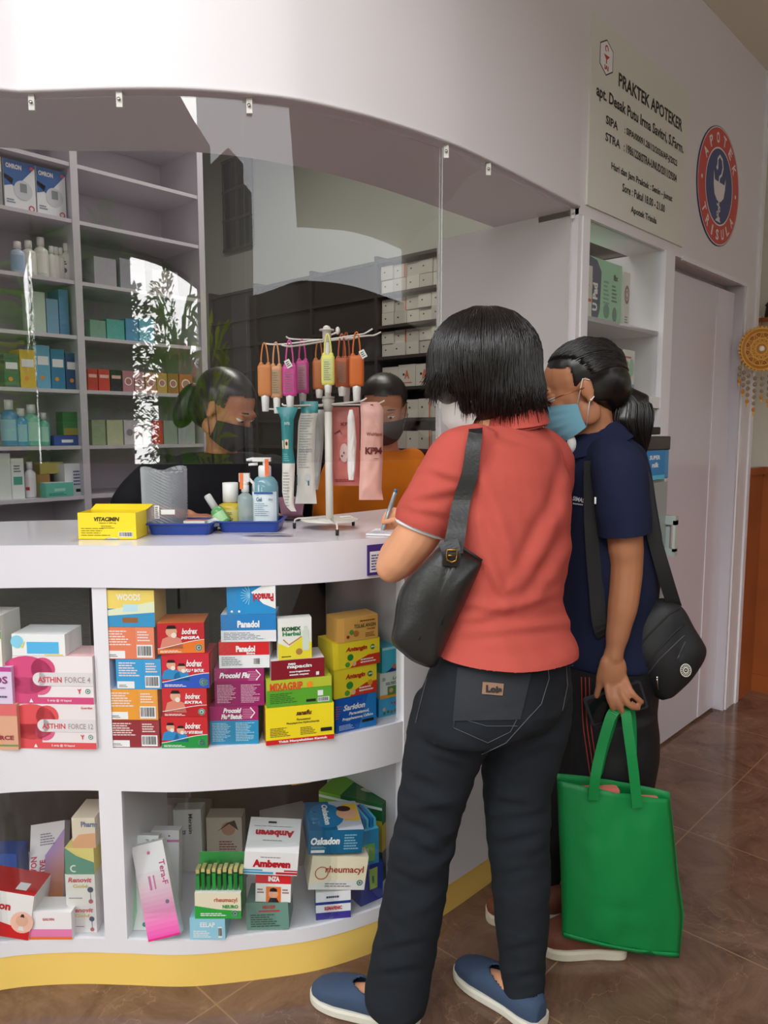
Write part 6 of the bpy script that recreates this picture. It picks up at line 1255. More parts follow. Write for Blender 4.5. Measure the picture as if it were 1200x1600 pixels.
# legs and ankles inside the trousers
for L in ([(755-50, 1100, 1.55, .07), (672, 1270, 1.55, .055), (632, 1450, 1.55, .045), (600, 1535, 1.545, .032), (596, 1562, 1.545, .034)], [(820, 1100, 1.60, .07), (808, 1270, 1.59, .055), (812, 1450, 1.58, .042), (806, 1530, 1.575, .030), (806, 1552, 1.575, .031)]):
    limb(mb, [(A(u, v, D), r) for u, v, D, r in L], S1)
H1 = Head(A(752, 592, 1.685), Vector((-.86, -.10, -.50)), (0, 0, 1), 1.02)
H1.skull(mb, S1)
b1 = fuse(mb, 'body', S1, W1, .0045, 5)
H1.eyes(W1, S1)
H1.mask(W1, M((228, 226, 224), .7, key='white_mask'), 'fish')
for (h, t, w_) in (((-1.003, 1.128), (-1.222, 1.055), .042), ((-.80, 1.325), (-1.022, 1.342), .042)):    # bare insteps
    a = Vector((*h, 0)); b = Vector((*t, 0)); 
# shirt
mb = MB()
loft(mb, [hring(748, 848, 668, 1.665, f1, .6), hring(722, 868, 682, 1.65, f1, .55), hring(700, 884, 700, 1.64, f1, .56), hring(690, 893, 740, 1.62, f1, .62), hring(692, 897, 800, 1.60, f1, .66), hring(700, 896, 860, 1.585, f1, .66), hring(703, 888, 920, 1.575, f1, .66), hring(698, 886, 950, 1.57, f1, .68), hring(684, 894, 990, 1.57, f1, .72), hring(668, 905, 1012, 1.565, f1, .76), hring(660, 908, 1040, 1.565, f1, .77), hring(656, 910, 1062, 1.565, f1, .77)], CORAL, 32)
limb(mb, [(A(742, 705, 1.565), .058), (A(718, 722, 1.545), .066), (A(690, 768, 1.54), .064), (A(664, 812, 1.54), .062), (A(659, 822, 1.54), .061)], CORAL, 20)
mb.v = mb.v  # sleeve end is trimmed below
limb(mb, [(A(838, 704, 1.71), .056), (A(855, 724, 1.74), .058), (A(852, 770, 1.80), .06), (A(830, 800, 1.87), .056)], CORAL, 20)
ds_ = folds(9, 9, 4, .006, 2, 35); fold2 = folds(3, 3, 12, .008, 6, -20)
cr1 = creases([((700, 985), (885, 958), 1.3), ((705, 1002), (892, 985), 1), ((760, 968), (893, 935), 1), ((700, 950), (800, 962), .9), ((640, 790), (728, 772), .9), ((668, 742), (722, 758), .8), ((632, 800), (700, 812), .8), ((745, 760), (790, 900), 1.2), ((868, 770), (800, 900), 1.3),
    ((885, 830), (820, 930), 1.1), ((790, 672), (862, 688), .7), ((780, 684), (850, 698), .7), ((748, 880), (780, 950), 1), ((735, 700), (742, 800), 1), ((880, 700), (860, 800), 1)], 1.6)
def shirt_disp(co):
    w_ = min(1, max(0, (1.06-co.z)/.15)); return ds_(co)*.8+fold2(co)*(.3+w_*.6)+(cr1(co) if co.dot(FH) < 1.66 else 0)
shirt = fuse(mb, 'polo_shirt', CORAL, W1, .006, 6, shirt_disp)

def trim(o, co, no):
    bm = bmesh.new(); bm.from_mesh(o.data); r = bmesh.ops.bisect_plane(bm, geom=bm.verts[:]+bm.edges[:]+bm.faces[:], plane_co=co, plane_no=no, clear_outer=False); bm.to_mesh(o.data); bm.free()
def cut_sphere(o, c, r, co, no):      # drop faces beyond a plane, but only near c
    bm = bmesh.new(); bm.from_mesh(o.data); no = no.normalized()
    geo = [f for f in bm.faces if (f.calc_center_median()-c).length < r]; es = {e for f in geo for e in f.edges}; vs = {v for f in geo for v in f.verts}
    bmesh.ops.bisect_plane(bm, geom=list(vs)+list(es)+geo, plane_co=co, plane_no=no)
    kill = [f for f in bm.faces if (f.calc_center_median()-c).length < r and (f.calc_center_median()-co).dot(no) > .0005]; bmesh.ops.delete(bm, geom=kill, context='FACES'); bm.to_mesh(o.data); bm.free()
ha, hb_ = A(676, 1036, 1.42), A(905, 1010, 1.62); hv = (hb_-ha); hn = hv.cross(FH); hn = hn if hn.z < 0 else -hn
cut_sphere(shirt, A(780, 1030, 1.57), .45, ha, hn)
pa, pb_ = A(622, 810, 1.54), A(697, 838, 1.54); ax = (pb_-pa).normalized(); dn = (A(659, 824, 1.54)-A(690, 768, 1.54)).normalized(); nn = (dn-ax*dn.dot(ax)).normalized(); pc_ = (pa+pb_)/2
cut_sphere(shirt, A(655, 835, 1.54), .085, pc_, nn)
# white cuff edge showing under the sleeve
mb = MB(); side = ax.cross(nn).normalized(); rr1 = (pb_-pa).length/2*1.0
mb.tube([pc_+nn*.003+ax*rr1*math.cos(a)+side*rr1*.92*math.sin(a) for a in [2*math.pi*i/40 for i in range(40)]], .0048, M((240, 238, 240), .7, key='white_cuff'), 8, closed=True); par(mb.build('cuff_edge', None), shirt)
# collar folded at the nape
mb = MB(); cc = A(800, 664, 1.675); 
def col_ring(ru, rv, z, s=1.0): return [cc+f1*(ru*math.cos(a))+l1*(rv*math.sin(a))+Zv*(z+.012*math.sin(a)) for a in [2*math.pi*i/36 for i in range(37)]]
c0 = col_ring(.068, .070, .040); c1 = col_ring(.062, .063, .045); c2 = col_ring(.083, .086, .0); c3 = col_ring(.077, .080, -.006)
mb.strip(c2, c0, CORAL); mb.strip(c0, c1, CORAL); mb.strip(c1, c3, CORAL); par(mb.build('collar', None), shirt)
# jeans
mb = MB()
loft(mb, [hring(690, 890, 1000, 1.57, f1, .70), hring(668, 894, 1050, 1.57, f1, .74), hring(655, 893, 1090, 1.57, f1, .76), hring(652, 884, 1125, 1.575, f1, .62)], JEANS, 32)
fl = Vector((-.93, -.36, 0))
loft(mb, [hring(655, 800, 1090, 1.535, f1, 1.1), hring(636, 768, 1150, 1.53, f1, 1.1), hring(629, 741, 1210, 1.53, f1, 1.0), hring(619, 716, 1280, 1.535, f1, 1), hring(608, 700, 1350, 1.54, f1, 1), hring(596, 692, 1420, 1.54, f1, 1), hring(583, 681, 1490, 1.54, f1, 1), hring(570, 668, 1550, 1.535, f1, 1.05), hring(572, 664, 1574, 1.53, f1, 1.05)], JEANS, 28)
loft(mb, [hring(745, 893, 1080, 1.62, f1, 1.1), hring(748, 884, 1140, 1.61, f1, 1.1), hring(757, 862, 1220, 1.60, f1, 1), hring(763, 856, 1290, 1.59, f1, 1), hring(769, 857, 1360, 1.58, f1, 1), hring(774, 856, 1430, 1.575, f1, 1), hring(781, 851, 1500, 1.57, f1, 1.05), hring(787, 848, 1560, 1.56, f1, 1.1), hring(789, 847, 1584, 1.555, f1, 1.1)], JEANS, 28)
jf = folds(3.5, 3.5, 13, .010, 11, 25); jf2 = folds(14, 14, 24, .0018, 5, -15)
cr3 = creases([((622, 1282), (706, 1318), 1.2), ((618, 1304), (700, 1350), 1.1), ((650, 1270), (712, 1268), 1), ((765, 1286), (852, 1272), 1.1), ((770, 1322), (856, 1300), 1), ((768, 1250), (830, 1262), 1), ((652, 1152), (752, 1190), 1.2), ((660, 1178), (740, 1212), 1), ((765, 1188), (872, 1140), 1.2), ((765, 1212), (862, 1168), 1),
    ((608, 1360), (668, 1384), .9), ((775, 1370), (845, 1352), .9), ((590, 1490), (672, 1470), .9), ((580, 1525), (664, 1515), .9), ((785, 1490), (848, 1472), .9), ((788, 1530), (845, 1522), .9), ((640, 1210), (690, 1240), 1), ((860, 1060), (890, 1100), .9)], 1.55, .013, .0038)
def jean_disp(co):
    return jean_base(co)+cr3(co)
def jean_base(co):
    k = .35+.65*math.exp(-((co.z-.43)/.10)**2)+.6*math.exp(-((co.z-.74)/.06)**2); return jf(co)*k+jf2(co)
jeans = fuse(mb, 'jeans', JEANS, W1, .006, 14, jean_disp)
# back pockets, seams and patch laid on the seat
bvj = BVHTree.FromPolygons([v.co for v in jeans.data.vertices], [tuple(p.vertices) for p in jeans.data.polygons])
def onj(u, v, off=.0015, bv=None):
    o_ = Vector((0, 0, CH)); d = (A(u, v, 2.0)-o_).normalized(); h = (bv or bvj).ray_cast(o_, d, 4); return (h[0]+h[1]*off) if h[0] else A(u, v, 1.5)
ST = M((88, 88, 94), .8, key='seam_thread'); PK = M((43, 46, 52), .85, key='denim_pocket', bump=.5, bscale=520)
def seam(pts, parent, name='seam', r=.0009, m=ST, dens=6):
    P = []
    for i in range(len(pts)-1):
        for k in range(dens): t = k/dens; P.append(onj(pts[i][0]*(1-t)+pts[i+1][0]*t, pts[i][1]*(1-t)+pts[i+1][1]*t))
    P.append(onj(*pts[-1])); mb = MB(); mb.tube(P, r, m, 6); o = par(mb.build(name, None), parent); return o
def patch(poly, parent, name, m, off=.003, nx=10, ny=10):
    a, b, c, d = poly; mb = MB(); vs = []
    for i in range(ny+1):
        for j in range(nx+1):
            s_, t = j/nx, i/ny; u = (a[0]*(1-s_)+b[0]*s_)*(1-t)+(d[0]*(1-s_)+c[0]*s_)*t; v = (a[1]*(1-s_)+b[1]*s_)*(1-t)+(d[1]*(1-s_)+c[1]*s_)*t; vs.append(onj(u, v, off))
    inner = [p+(p-Vector((0, 0, CH))).normalized()*(off+.004) for p in vs]; N = len(vs)
    f = [(i*(nx+1)+j, i*(nx+1)+j+1, (i+1)*(nx+1)+j+1, (i+1)*(nx+1)+j) for i in range(ny) for j in range(nx)]
    mb.add(vs+inner, [q[::-1] for q in f]+[tuple(N+x for x in q) for q in f], m, True); o = par(mb.build(name, None), parent); return o
patch([(716, 1043), (829, 1052), (812, 1124), (708, 1126)], jeans, 'back_pocket', PK)
for s_ in ([(716, 1043), (829, 1053)], [(716, 1048), (828, 1058)], [(717, 1043), (709, 1137)], [(828, 1053), (817, 1105), (797, 1143), (762, 1160), (709, 1137)], [(712, 1120), (760, 1134), (808, 1134)]): seam(s_, jeans, 'stitching', .0007)
seam([(668, 1060), (660, 1090), (650, 1130)], jeans); seam([(853, 1020), (857, 1060), (845, 1100), (790, 1160), (752, 1178)], jeans); seam([(883, 1035), (886, 1070), (878, 1110)], jeans); seam([(710, 1033), (780, 1036), (850, 1040), (895, 1040)], jeans)
lp_ = patch([(754, 1065), (786, 1068), (784, 1087), (753, 1084)], jeans, 'leather_patch', M((150, 112, 88), .6, key='leather_tan', bump=.2), .006, 4, 4)
mb = MB(); o4 = onj(757, 1083, .0072); X4 = (onj(784, 1086, .0072)-o4); Y4 = (onj(757, 1068, .0072)-o4); w4, h4 = X4.length, Y4.length
mb.print_on(o4, X4.normalized(), Y4.normalized(), .0012); mb.text('Lois', w4*.06, h4*.12, w4*.88, h4*.78, M((30, 24, 22), .6, key='brand_ink'), .06, 1); t4 = par(mb.build('patch_lettering', None), jeans)
# shoes
NAVY = M((58, 76, 104), .8, key='navy_knit', bump=.6, bscale=380); SOLE = M((226, 222, 208), .5, key='white_sole')
def shoe(parent, heel, toe, wid, upper, solem, hgt=.062, open_=True, sole_h=.026, kind='slip'):
    a = Vector((*heel, 0)); b = Vector((*toe, 0)); L = (b-a).length; d = (b-a)/L; s_ = Vector((-d.y, d.x, 0))
    prof = [(0, .52), (.04, .74), (.15, .84), (.35, .80), (.55, .92), (.72, 1.0), (.86, .90), (.95, .66), (1.0, .30)]
    def outline(z, grow=1.0, cut=0): return [a+d*(L*t+0)+s_*(wid*w*grow) + Zv*z for t, w in prof]+[a+d*(L*t)-s_*(wid*w*grow)+Zv*z for t, w in prof[::-1]]
    def dens(P): return [v for v in catmull(P+[P[0]], 3)[:-1]]
    mb = MB(); o0 = dens(outline(.001, .94)); o1 = dens(outline(.006, 1.04)); o2 = dens(outline(sole_h*.75, 1.06)); o3 = dens(outline(sole_h, 1.0)); n = len(o0)
    for i, p in enumerate(o0):       # toe spring
        pass
    L_ = [o0, o1, o2, o3]
    for q in range(3): mb.add(L_[q]+L_[q+1], [(k, (k+1) % n, n+(k+1) % n, n+k) for k in range(n)], solem, True)
    mb.add(o0, [tuple(range(n))[::-1]], solem); mb.add(o3, [tuple(range(n))], solem); so = recalc(mb.build('sole', None)); par(so, parent)
    mb = MB(); rings = []
    zt = [(.02, .058), (.12, .070), (.28, .066), (.42, .066), (.58, .062), (.72, .050), (.86, .040), (.96, .032), (1.0, .024)]
    for (t, z), (t2, w) in zip([(0.0, .05)]+zt[1:], prof): pass
    for t, w in [(.0, .42), (.05, .70), (.16, .82), (.34, .78), (.55, .88), (.72, .95), (.86, .86), (.95, .62), (.995, .28)]:
        z = float([x for x in [(.0, .052), (.05, .064), (.16, .062), (.34, .058), (.55, .066), (.72, .056), (.86, .045), (.95, .036), (.995, .026)] if x[0] == t][0][1])*hgt/.062
        rings.append((a+d*L*t+Zv*(z/2+.010), s_*(wid*w), Zv*(z/2)))
    loft(mb, rings, upper, 24, .8); up_ = fuse(mb, 'upper', upper, parent, .004, 3, None)
    if open_:
        bm = bmesh.new(); bm.from_mesh(up_.data)
        kill = []
        for f in bm.faces:
            c = f.calc_center_median()-a; t = c.dot(d)/L; y = c.dot(s_)/wid
            if f.normal.z > .25 and ((t-.33)/.27)**2+(y/.62)**2 < 1: kill.append(f)
        bmesh.ops.delete(bm, geom=kill, context='FACES'); bm.to_mesh(up_.data); bm.free()
        sd = up_.modifiers.new('t', 'SOLIDIFY'); sd.thickness = .003; sd.offset = -1
    return up_
shoe(W1, (-.985, 1.145), (-1.228, 1.052), .044, NAVY, SOLE)
shoe(W1, (-.785, 1.335), (-1.030, 1.348), .044, NAVY, SOLE)
mb = MB()        # insteps filling the shoes (skin of the body continues here)
for (h, t) in (((-.985, 1.145), (-1.228, 1.052)), ((-.785, 1.335), (-1.030, 1.348))):
    a = Vector((*h, 0)); b = Vector((*t, 0)); limb(mb, [(a.lerp(b, .24)+Zv*.085, .027), (a.lerp(b, .36)+Zv*.052, .029), (a.lerp(b, .58)+Zv*.036, .026)], S1, 12)
fuse(mb, 'instep', S1, W1, .004, 3)
# hair
mb = MB(); D0 = 1.69
Hc = A(757, 566, D0)
mb.ell(Hc, (.126, .118, .118), HAIR, 24, 16, Matrix.Rotation(AZ, 3, 'Z')); mb.ell(A(782, 610, D0-.015), (.098, .10, .078), HAIR, 20, 14, Matrix.Rotation(AZ, 3, 'Z')); mb.ell(A(716, 580, D0-.01), (.068, .085, .075), HAIR, 20, 14, Matrix.Rotation(AZ, 3, 'Z')); mb.ell(A(812, 632, D0-.01), (.055, .07, .035), HAIR, 16, 10, Matrix.Rotation(AZ, 3, 'Z'))
mb.ell(A(765, 636, D0-.03), (.075, .06, .034), HAIR, 16, 10, Matrix.Rotation(AZ, 3, 'Z')); mb.ell(A(706, 598, D0-.01), (.045, .06, .05), HAIR, 16, 10, Matrix.Rotation(AZ, 3, 'Z'))
hair1 = fuse(mb, 'hair', HAIR, W1, .006, 8, folds(16, 16, 4, .004, 3))
hs = hair_strands(A(757, 575, D0), Vector((-.05, .05, 1)), RGT, hair1, 1500, lambda ph: 1.93 if 135 < ph < 222 else 2.35, HAIR, hair1, 'hair_locks', .0016, .004, 4, flick=.016, drop=.022)

# pen
mb = MB(); a, b = A(596, 833, 1.845), A(619, 765, 1.88); ab = b-a; PENM = M((160, 168, 174), .3, metal=.3, key='pen_grey')
PEN = thing('pen', 'grey ballpoint pen with blue end in the writing hand', 'pen', a)
mb.tube([a, a+ab*.06, a+ab*.07, a+ab*.94], [.0012, .0034, .0050, .0050], PENM, 12); par(mb.build('barrel', None), PEN); mb = MB(); mb.tube([a+ab*.94, b], [.0052, .0048], M((30, 110, 160), .35, key='blue_cap'), 12); par(mb.build('end_cap', None), PEN)

# black leather shoulder bag
LEA = M((40, 40, 40), .38, key='black_leather', bump=.35, bscale=140, spec=.5)
SB = thing('shoulder_bag', 'soft black leather bag hanging from the shoulder over the coral shirt', 'bag', A(680, 950, 1.44))
out = [(694, 850), (664, 876), (636, 905), (622, 930), (616, 970), (612, 1002), (630, 1022), (650, 1036), (678, 1043), (690, 1022), (706, 985), (722, 950), (738, 915), (753, 876), (738, 868), (722, 856), (708, 866)]
o = clean(pillow(out, 1.45, .035, LEA, (-FH*.9-RGT*.1), .008, 3, back=.5).build('bag_body', None)); par(o, SB)
bvs = BVHTree.FromPolygons([v.co for v in shirt.data.vertices], [tuple(p.vertices) for p in shirt.data.polygons])
def ons(u, v, off=.006): return onj(u, v, off, bvs)
def toward(p, k): return p+(Vector((0, 0, CH))-p).normalized()*k
sp = [toward(ons(741, 686), .004)+Zv*.008, toward(ons(739, 700), .010), toward(ons(731, 740), .012), toward(ons(722, 785), .016), A(713, 830, 1.435), A(707, 862, 1.425)]
mb = ribbon(sp, (.027, .040), .005, LEA, RGT); par(mb.build('strap', None), SB)
mb = ribbon([sp[0], A(744, 672, 1.57)+Zv*.008, A(752, 674, 1.62), A(755, 700, 1.70), A(745, 770, 1.70), A(730, 850, 1.50)], (.027, .036), .004, LEA, RGT); par(mb.build('strap', None), SB)
mb = MB(); bc = A(706, 868, 1.408); GB = M((170, 130, 70), .25, metal=1, key='brass'); cr = [bc+RGT*.009*x+Zv*.011*y for x, y in ((-1, 1), (1, 1), (1.1, 0), (.9, -.9), (0, -1.2), (-1, -.8), (-1.1, 0))]
mb.tube(cr, .0022, GB, 8, closed=True); mb.tube([bc-RGT*.009, bc+RGT*.004], .0018, GB, 6); par(mb.build('buckle', None), SB)
mb = ribbon([A(700, 846, 1.42), A(706, 866, 1.413), A(704, 884, 1.418)], (.040, .030), .004, LEA, RGT); par(mb.build('strap_tab', None), SB)
# stitched top rim
mb = MB(); mb.tube([A(u, v, 1.437) for u, v in ((694, 850), (704, 862), (722, 856), (738, 866), (753, 876))], .003, LEA, 8); mb.tube([A(u, v, 1.42) for u, v in ((700, 880), (690, 920), (672, 960), (655, 1000))], .0015, LEA, 6); mb.tube([A(u, v, 1.42) for u, v in ((712, 885), (706, 930), (690, 975))], .0015, LEA, 6); par(mb.build('piping', None), SB)
# ------------------------------------------------------------------ woman in the navy shirt
S2 = skinmat((168, 112, 80), 'skin_brown'); NVY = wrinkled((24, 30, 56), .9, 'navy_jersey', .010, 6, 420); TRK = wrinkled((17, 17, 20), .6, 'black_track', .010, 5, 500, (1, 1, .7), .4)
W2 = thing('person', 'person in navy polo and black striped track pants holding a green bag and phone', 'person', (-.78, 1.66, 0))
f2 = (-RGT*.97-FH*.2).normalized()
mb = MB()
loft(mb, [hring(880, 990, 712, 1.9, f2, 0.88), hring(870, 1008, 780, 1.9, f2, 0.88), hring(872, 1012, 880, 1.9, f2, 0.88), hring(872, 1010, 960, 1.9, f2, 0.88), hring(868, 1015, 1040, 1.9, f2, 0.88), hring(872, 1010, 1100, 1.9, f2, 0.88)], S2)
limb(mb, [(A(945, 705, 1.87), .052), (A(930, 672, 1.87), .050), (A(922, 645, 1.87), .052)], S2)
limb(mb, [(A(966, 716, 1.77), .045), (A(973, 790, 1.755), .043), (A(977, 850, 1.75), .042), (A(979, 888, 1.75), .038), (A(974, 940, 1.74), .036), (A(966, 985, 1.735), .029), (A(961, 1013, 1.73), .0225), (A(958, 1026, 1.73), .024)], S2)
mb.ell(A(958, 1050, 1.725), (.033, .018, .044), S2, 16, 10, Matrix.Rotation(AZ, 3, 'Z')@Matrix.Rotation(math.radians(12), 3, 'Y'))
mb.ell(A(950, 1040, 1.725), (.022, .016, .03), S2, 12, 8, Matrix.Rotation(AZ, 3, 'Z'))
def fing2(pts, r0, r1): limb(mb, [(A(u, v, D), r0+(r1-r0)*i/(len(pts)-1)) for i, (u, v, D) in enumerate(pts)], S2, 10, 4)
fing2([(975, 1058, 1.725), (984, 1078, 1.70), (994, 1090, 1.695), (1003, 1097, 1.70)], .0098, .0070)
fing2([(966, 1066, 1.725), (974, 1088, 1.695), (985, 1103, 1.69), (997, 1106, 1.70)], .0100, .0072)
fing2([(957, 1068, 1.725), (964, 1094, 1.70), (971, 1108, 1.70), (973, 1118, 1.71)], .0096, .0070)
fing2([(948, 1064, 1.725), (951, 1088, 1.705), (956, 1103, 1.705), (959, 1111, 1.715)], .0090, .0066)
fing2([(944, 1036, 1.725), (938, 1055, 1.73), (936, 1072, 1.735), (932, 1088, 1.74)], .0110, .0078)
limb(mb, [(A(880, 716, 1.98), .045), (A(872, 790, 2.02), .042), (A(868, 870, 2.04), .036), (A(840, 815, 2.06), .03), (A(800, 802, 2.08), .022)], S2)
mb.ell(A(785, 798, 2.08), (.04, .02, .03), S2, 12, 8)
for k in range(5): limb(mb, [(A(785, 792+4*k, 2.08), .009), (A(768, 792+5*k, 2.07), .008), (A(757, 797+4*k, 2.07), .007)], S2, 8, 3)
for pts in ([(945, 1120, 1.85, .07), (940, 1280, 1.83, .055), (935, 1400, 1.82, .04), (932, 1450, 1.82, .034)], [(905, 1120, 1.93, .07), (880, 1270, 1.93, .055), (862, 1390, 1.93, .04), (850, 1420, 1.93, .034)]): limb(mb, [(A(u, v, D), r) for u, v, D, r in pts], S2)
HC2 = A(908, 612, 1.87); H2 = Head(HC2, (-RGT*.97+FH*.12-Zv*.30), (0, 0, 1), 1.0); H2.skull(mb, S2)
fuse(mb, 'body', S2, W2, .004, 5)
H2.eyes(W2, S2)
H2.mask(W2, M((120, 176, 198), .7, key='surgical_blue'), 'pleat')
# glasses
mb = MB(); GL = M((150, 100, 60), .3, metal=.8, key='copper_wire')
for q in (1, -1):
    pr_ = [H2.p(.098+.004*math.cos(a), q*.031+.024*math.cos(a), -.004+.019*math.sin(a)) for a in [2*math.pi*i/24 for i in range(24)]]; mb.tube(pr_, .0013, GL, 6, closed=True); mb.tube([H2.p(.096, q*.055, .0), H2.p(.06, q*.077, .004), H2.p(.0, q*.083, .006)], .0014, GL, 6)
mb.tube([H2.p(.102, -.008, .0), H2.p(.106, 0, .002), H2.p(.102, .008, .0)], .0013, GL, 6); g = par(mb.build('glasses', None), W2)
mb = MB(); mb.ell(H2.p(-.004, .0895, -.026), (.003, .003, .003), M((230, 225, 215), .15, key='pearl'), 10, 6); par(mb.build('earring', None), W2)
# hair drawn back to a ponytail
mb = MB(); sk = lambda a, b, c, d, e, f_: H2.e(mb, a, b, c, d, e, f_, HAIR, 22, 14)
sk(-.022, 0, .045, .099, .084, .082); sk(-.060, 0, .0, .062, .070, .07); sk(-.040, .058, .010, .05, .018, .05); sk(-.040, -.058, .010, .05, .018, .05)
capm = mb; loft(mb, [(A(962, 604, 1.875), RGT*.012, FH*.02), (A(972, 612, 1.87), RGT*.020+Zv*.012, FH*.022), (A(984, 630, 1.865), RGT*.046+Zv*.02, FH*.034), (A(982, 655, 1.86), RGT*.052, FH*.038), (A(992, 678, 1.86), RGT*.036, FH*.032), (A(1001, 698, 1.86), RGT*.014, FH*.016), (A(1004, 708, 1.86), RGT*.004, FH*.005)], HAIR, 18)
hair2 = fuse(mb, 'hair', HAIR, W2, .0045, 5)
# remove cap in front of hairline
bm = bmesh.new(); bm.from_mesh(hair2.data); kl = []
for f in bm.faces:
    q = H2.M.transposed()@(f.calc_center_median()-H2.c)
    if q.x > .02 and q.z < .082-.25*max(0, .085-q.x): kl.append(f)
    elif q.x > -.016 and q.z < .015: kl.append(f)
bmesh.ops.delete(bm, geom=kl, context='FACES'); bm.to_mesh(hair2.data); bm.free()
mb = MB(); rr2 = random.Random(5); bv2 = BVHTree.FromPolygons([v.co for v in hair2.data.vertices], [tuple(p.vertices) for p in hair2.data.polygons])
hub = H2.p(-.108, 0, .012)
for k in range(520):
    a = rr2.uniform(-1.45, 1.45); st = H2.p(.060-.085*abs(math.sin(a))**1.5+rr2.uniform(-.012, .004), .082*math.sin(a), .045+.055*math.cos(a)-.02*abs(math.sin(a))); pts = []
    for i in range(9):
        t = i/8; q = st.lerp(hub, t); cen = H2.p(-.02, 0, .0); d = (q-cen).normalized()
        h = bv2.ray_cast(cen+d*.4, -d, .6); pts.append((h[0] if h[0] and (h[0]-cen).length < .14 else cen+d*.105)+d*rr2.uniform(.0004, .0026))
    mb.tube(pts, [.0005]+[.0014]*7+[.0008], HAIR, 5)
for k in range(220):
    a = rr2.uniform(0, 6.28); r_ = rr2.uniform(.7, 1.05); path = []
    for (u, v, D, wa, wb) in ((962, 604, 1.875, .013, .016), (975, 614, 1.87, .022, .024), (986, 632, 1.865, .048, .036), (984, 656, 1.86, .056, .040), (990, 680, 1.86, .040, .034), (1001, 698, 1.86, .017, .018), (1003+rr2.uniform(-4, 3), 708+rr2.uniform(-6, 8), 1.86, .006, .006)): path.append(A(u, v, D)+RGT*wa*r_*math.cos(a)+FH*wb*r_*math.sin(a))
    mb.tube(catmull(path, 2), .0015, HAIR, 5)
par(mb.build('hair_locks', None), hair2)
mb = MB(); mb.tube([A(966, 606, 1.872)+(Zv*.6-RGT*.4).normalized()*.020*math.cos(a)+FH*.022*math.sin(a) for a in [2*math.pi*i/24 for i in range(24)]], .0055, M((38, 46, 74), .7, key='hair_tie'), 8, closed=True); par(mb.build('hair_tie', None), hair2)
# navy polo
mb = MB()
loft(mb, [hring(900, 985, 680, 1.9, f2, 0.88), hring(884, 1000, 700, 1.9, f2, 0.88), hring(872, 1008, 730, 1.9, f2, 0.88), hring(868, 1018, 790, 1.9, f2, 0.88), hring(868, 1026, 850, 1.9, f2, 0.88), hring(868, 1024, 910, 1.9, f2, 0.88), hring(868, 1016, 960, 1.9, f2, 0.88), hring(864, 1020, 1010, 1.9, f2, 0.88), hring(864, 1022, 1028, 1.9, f2, 0.88)], NVY, 32)
mbs = MB(); limb(mbs, [(A(955, 716, 1.80), .056), (A(966, 735, 1.765), .064), (A(972, 790, 1.752), .062), (A(976, 822, 1.75), .060), (A(976, 842, 1.75), .058)], NVY, 20); limb(mb, [(A(950, 716, 1.81), .054), (A(962, 735, 1.78), .056)], NVY, 20)
limb(mb, [(A(888, 712, 1.96), .056), (A(880, 740, 1.99), .06), (A(874, 800, 2.02), .058)], NVY, 20)
polo = fuse(mb, 'polo_shirt', NVY, W2, .006, 7, lambda co: folds(9, 9, 5, .005, 12, 25)(co))
pa, pb_ = A(945, 838, 1.75), A(1005, 830, 1.75); ax = (pb_-pa).normalized(); nn = (-Zv+ax*ax.z).normalized(); slv = fuse(mbs, 'sleeve', NVY, W2, .005, 5, lambda co: folds(9, 9, 5, .005, 12, 25)(co)); slv.parent = polo; slv.matrix_parent_inverse = Matrix.Identity(4); cut_sphere(slv, A(976, 850, 1.745), .12, (pa+pb_)/2, nn)
mb = MB(); c_ = A(934, 688, 1.885); F2h = Vector((f2.x, f2.y, 0)).normalized(); l2 = Vector((-F2h.y, F2h.x, 0))
def cr2(rf, rl, z, k): return [c_+F2h*(rf*math.cos(a))+l2*(rl*math.sin(a))+Zv*(z-k*math.cos(a)) for a in [2*math.pi*i/36 for i in range(37)]]
c0 = cr2(.066, .062, .038, .020); c1 = cr2(.060, .057, .042, .02); c2 = cr2(.100, .088, -.012, .038); c3 = cr2(.094, .083, -.018, .038)
mb.strip(c2, c0, NVY); mb.strip(c0, c1, NVY); mb.strip(c1, c3, NVY); par(mb.build('collar', None), polo)
bvp = BVHTree.FromPolygons([v.co for v in polo.data.vertices], [tuple(p.vertices) for p in polo.data.polygons])
def onp(u, v, off=.002): return onj(u, v, off, bvp)
def shirt_text(t, u, v, u2, v2, hpx, m, parent, name):
    a = onp(u, v, .003); b = onp(u2, v2, .003); X = (b-a); w = X.length; X.normalize(); vw = (a-Vector((0, 0, CH))).normalized(); Y = X.cross(vw); Y = Y if Y.z > 0 else -Y; mb = MB(); mb.print_on(a-vw*.003, X, Y.normalized(), .001); mb.text(t, 0, 0, w, hpx*scale(1.8), m, .03, 1); return par(mb.build(name, None), parent)
WTX = M((215, 215, 220), .7, key='embroidery')
shirt_text('SIMAS', 896, 782, 914, 786, 7, WTX, polo, 'chest_lettering'); shirt_text('Insurance', 897, 788, 912, 790, 3, WTX, polo, 'chest_lettering')
shirt_text('M', 1006, 757, 1014, 752, 8, WTX, polo, 'back_lettering'); shirt_text('F', 1013, 770, 1019, 765, 8, WTX, polo, 'back_lettering')
mb = MB(); mb.ell(A(893, 694, 1.84), (.012, .012, .022), M((215, 212, 210), .7, key='white_undershirt'), 12, 8, Matrix.Rotation(AZ, 3, 'Z')); par(mb.build('undershirt', None), W2)
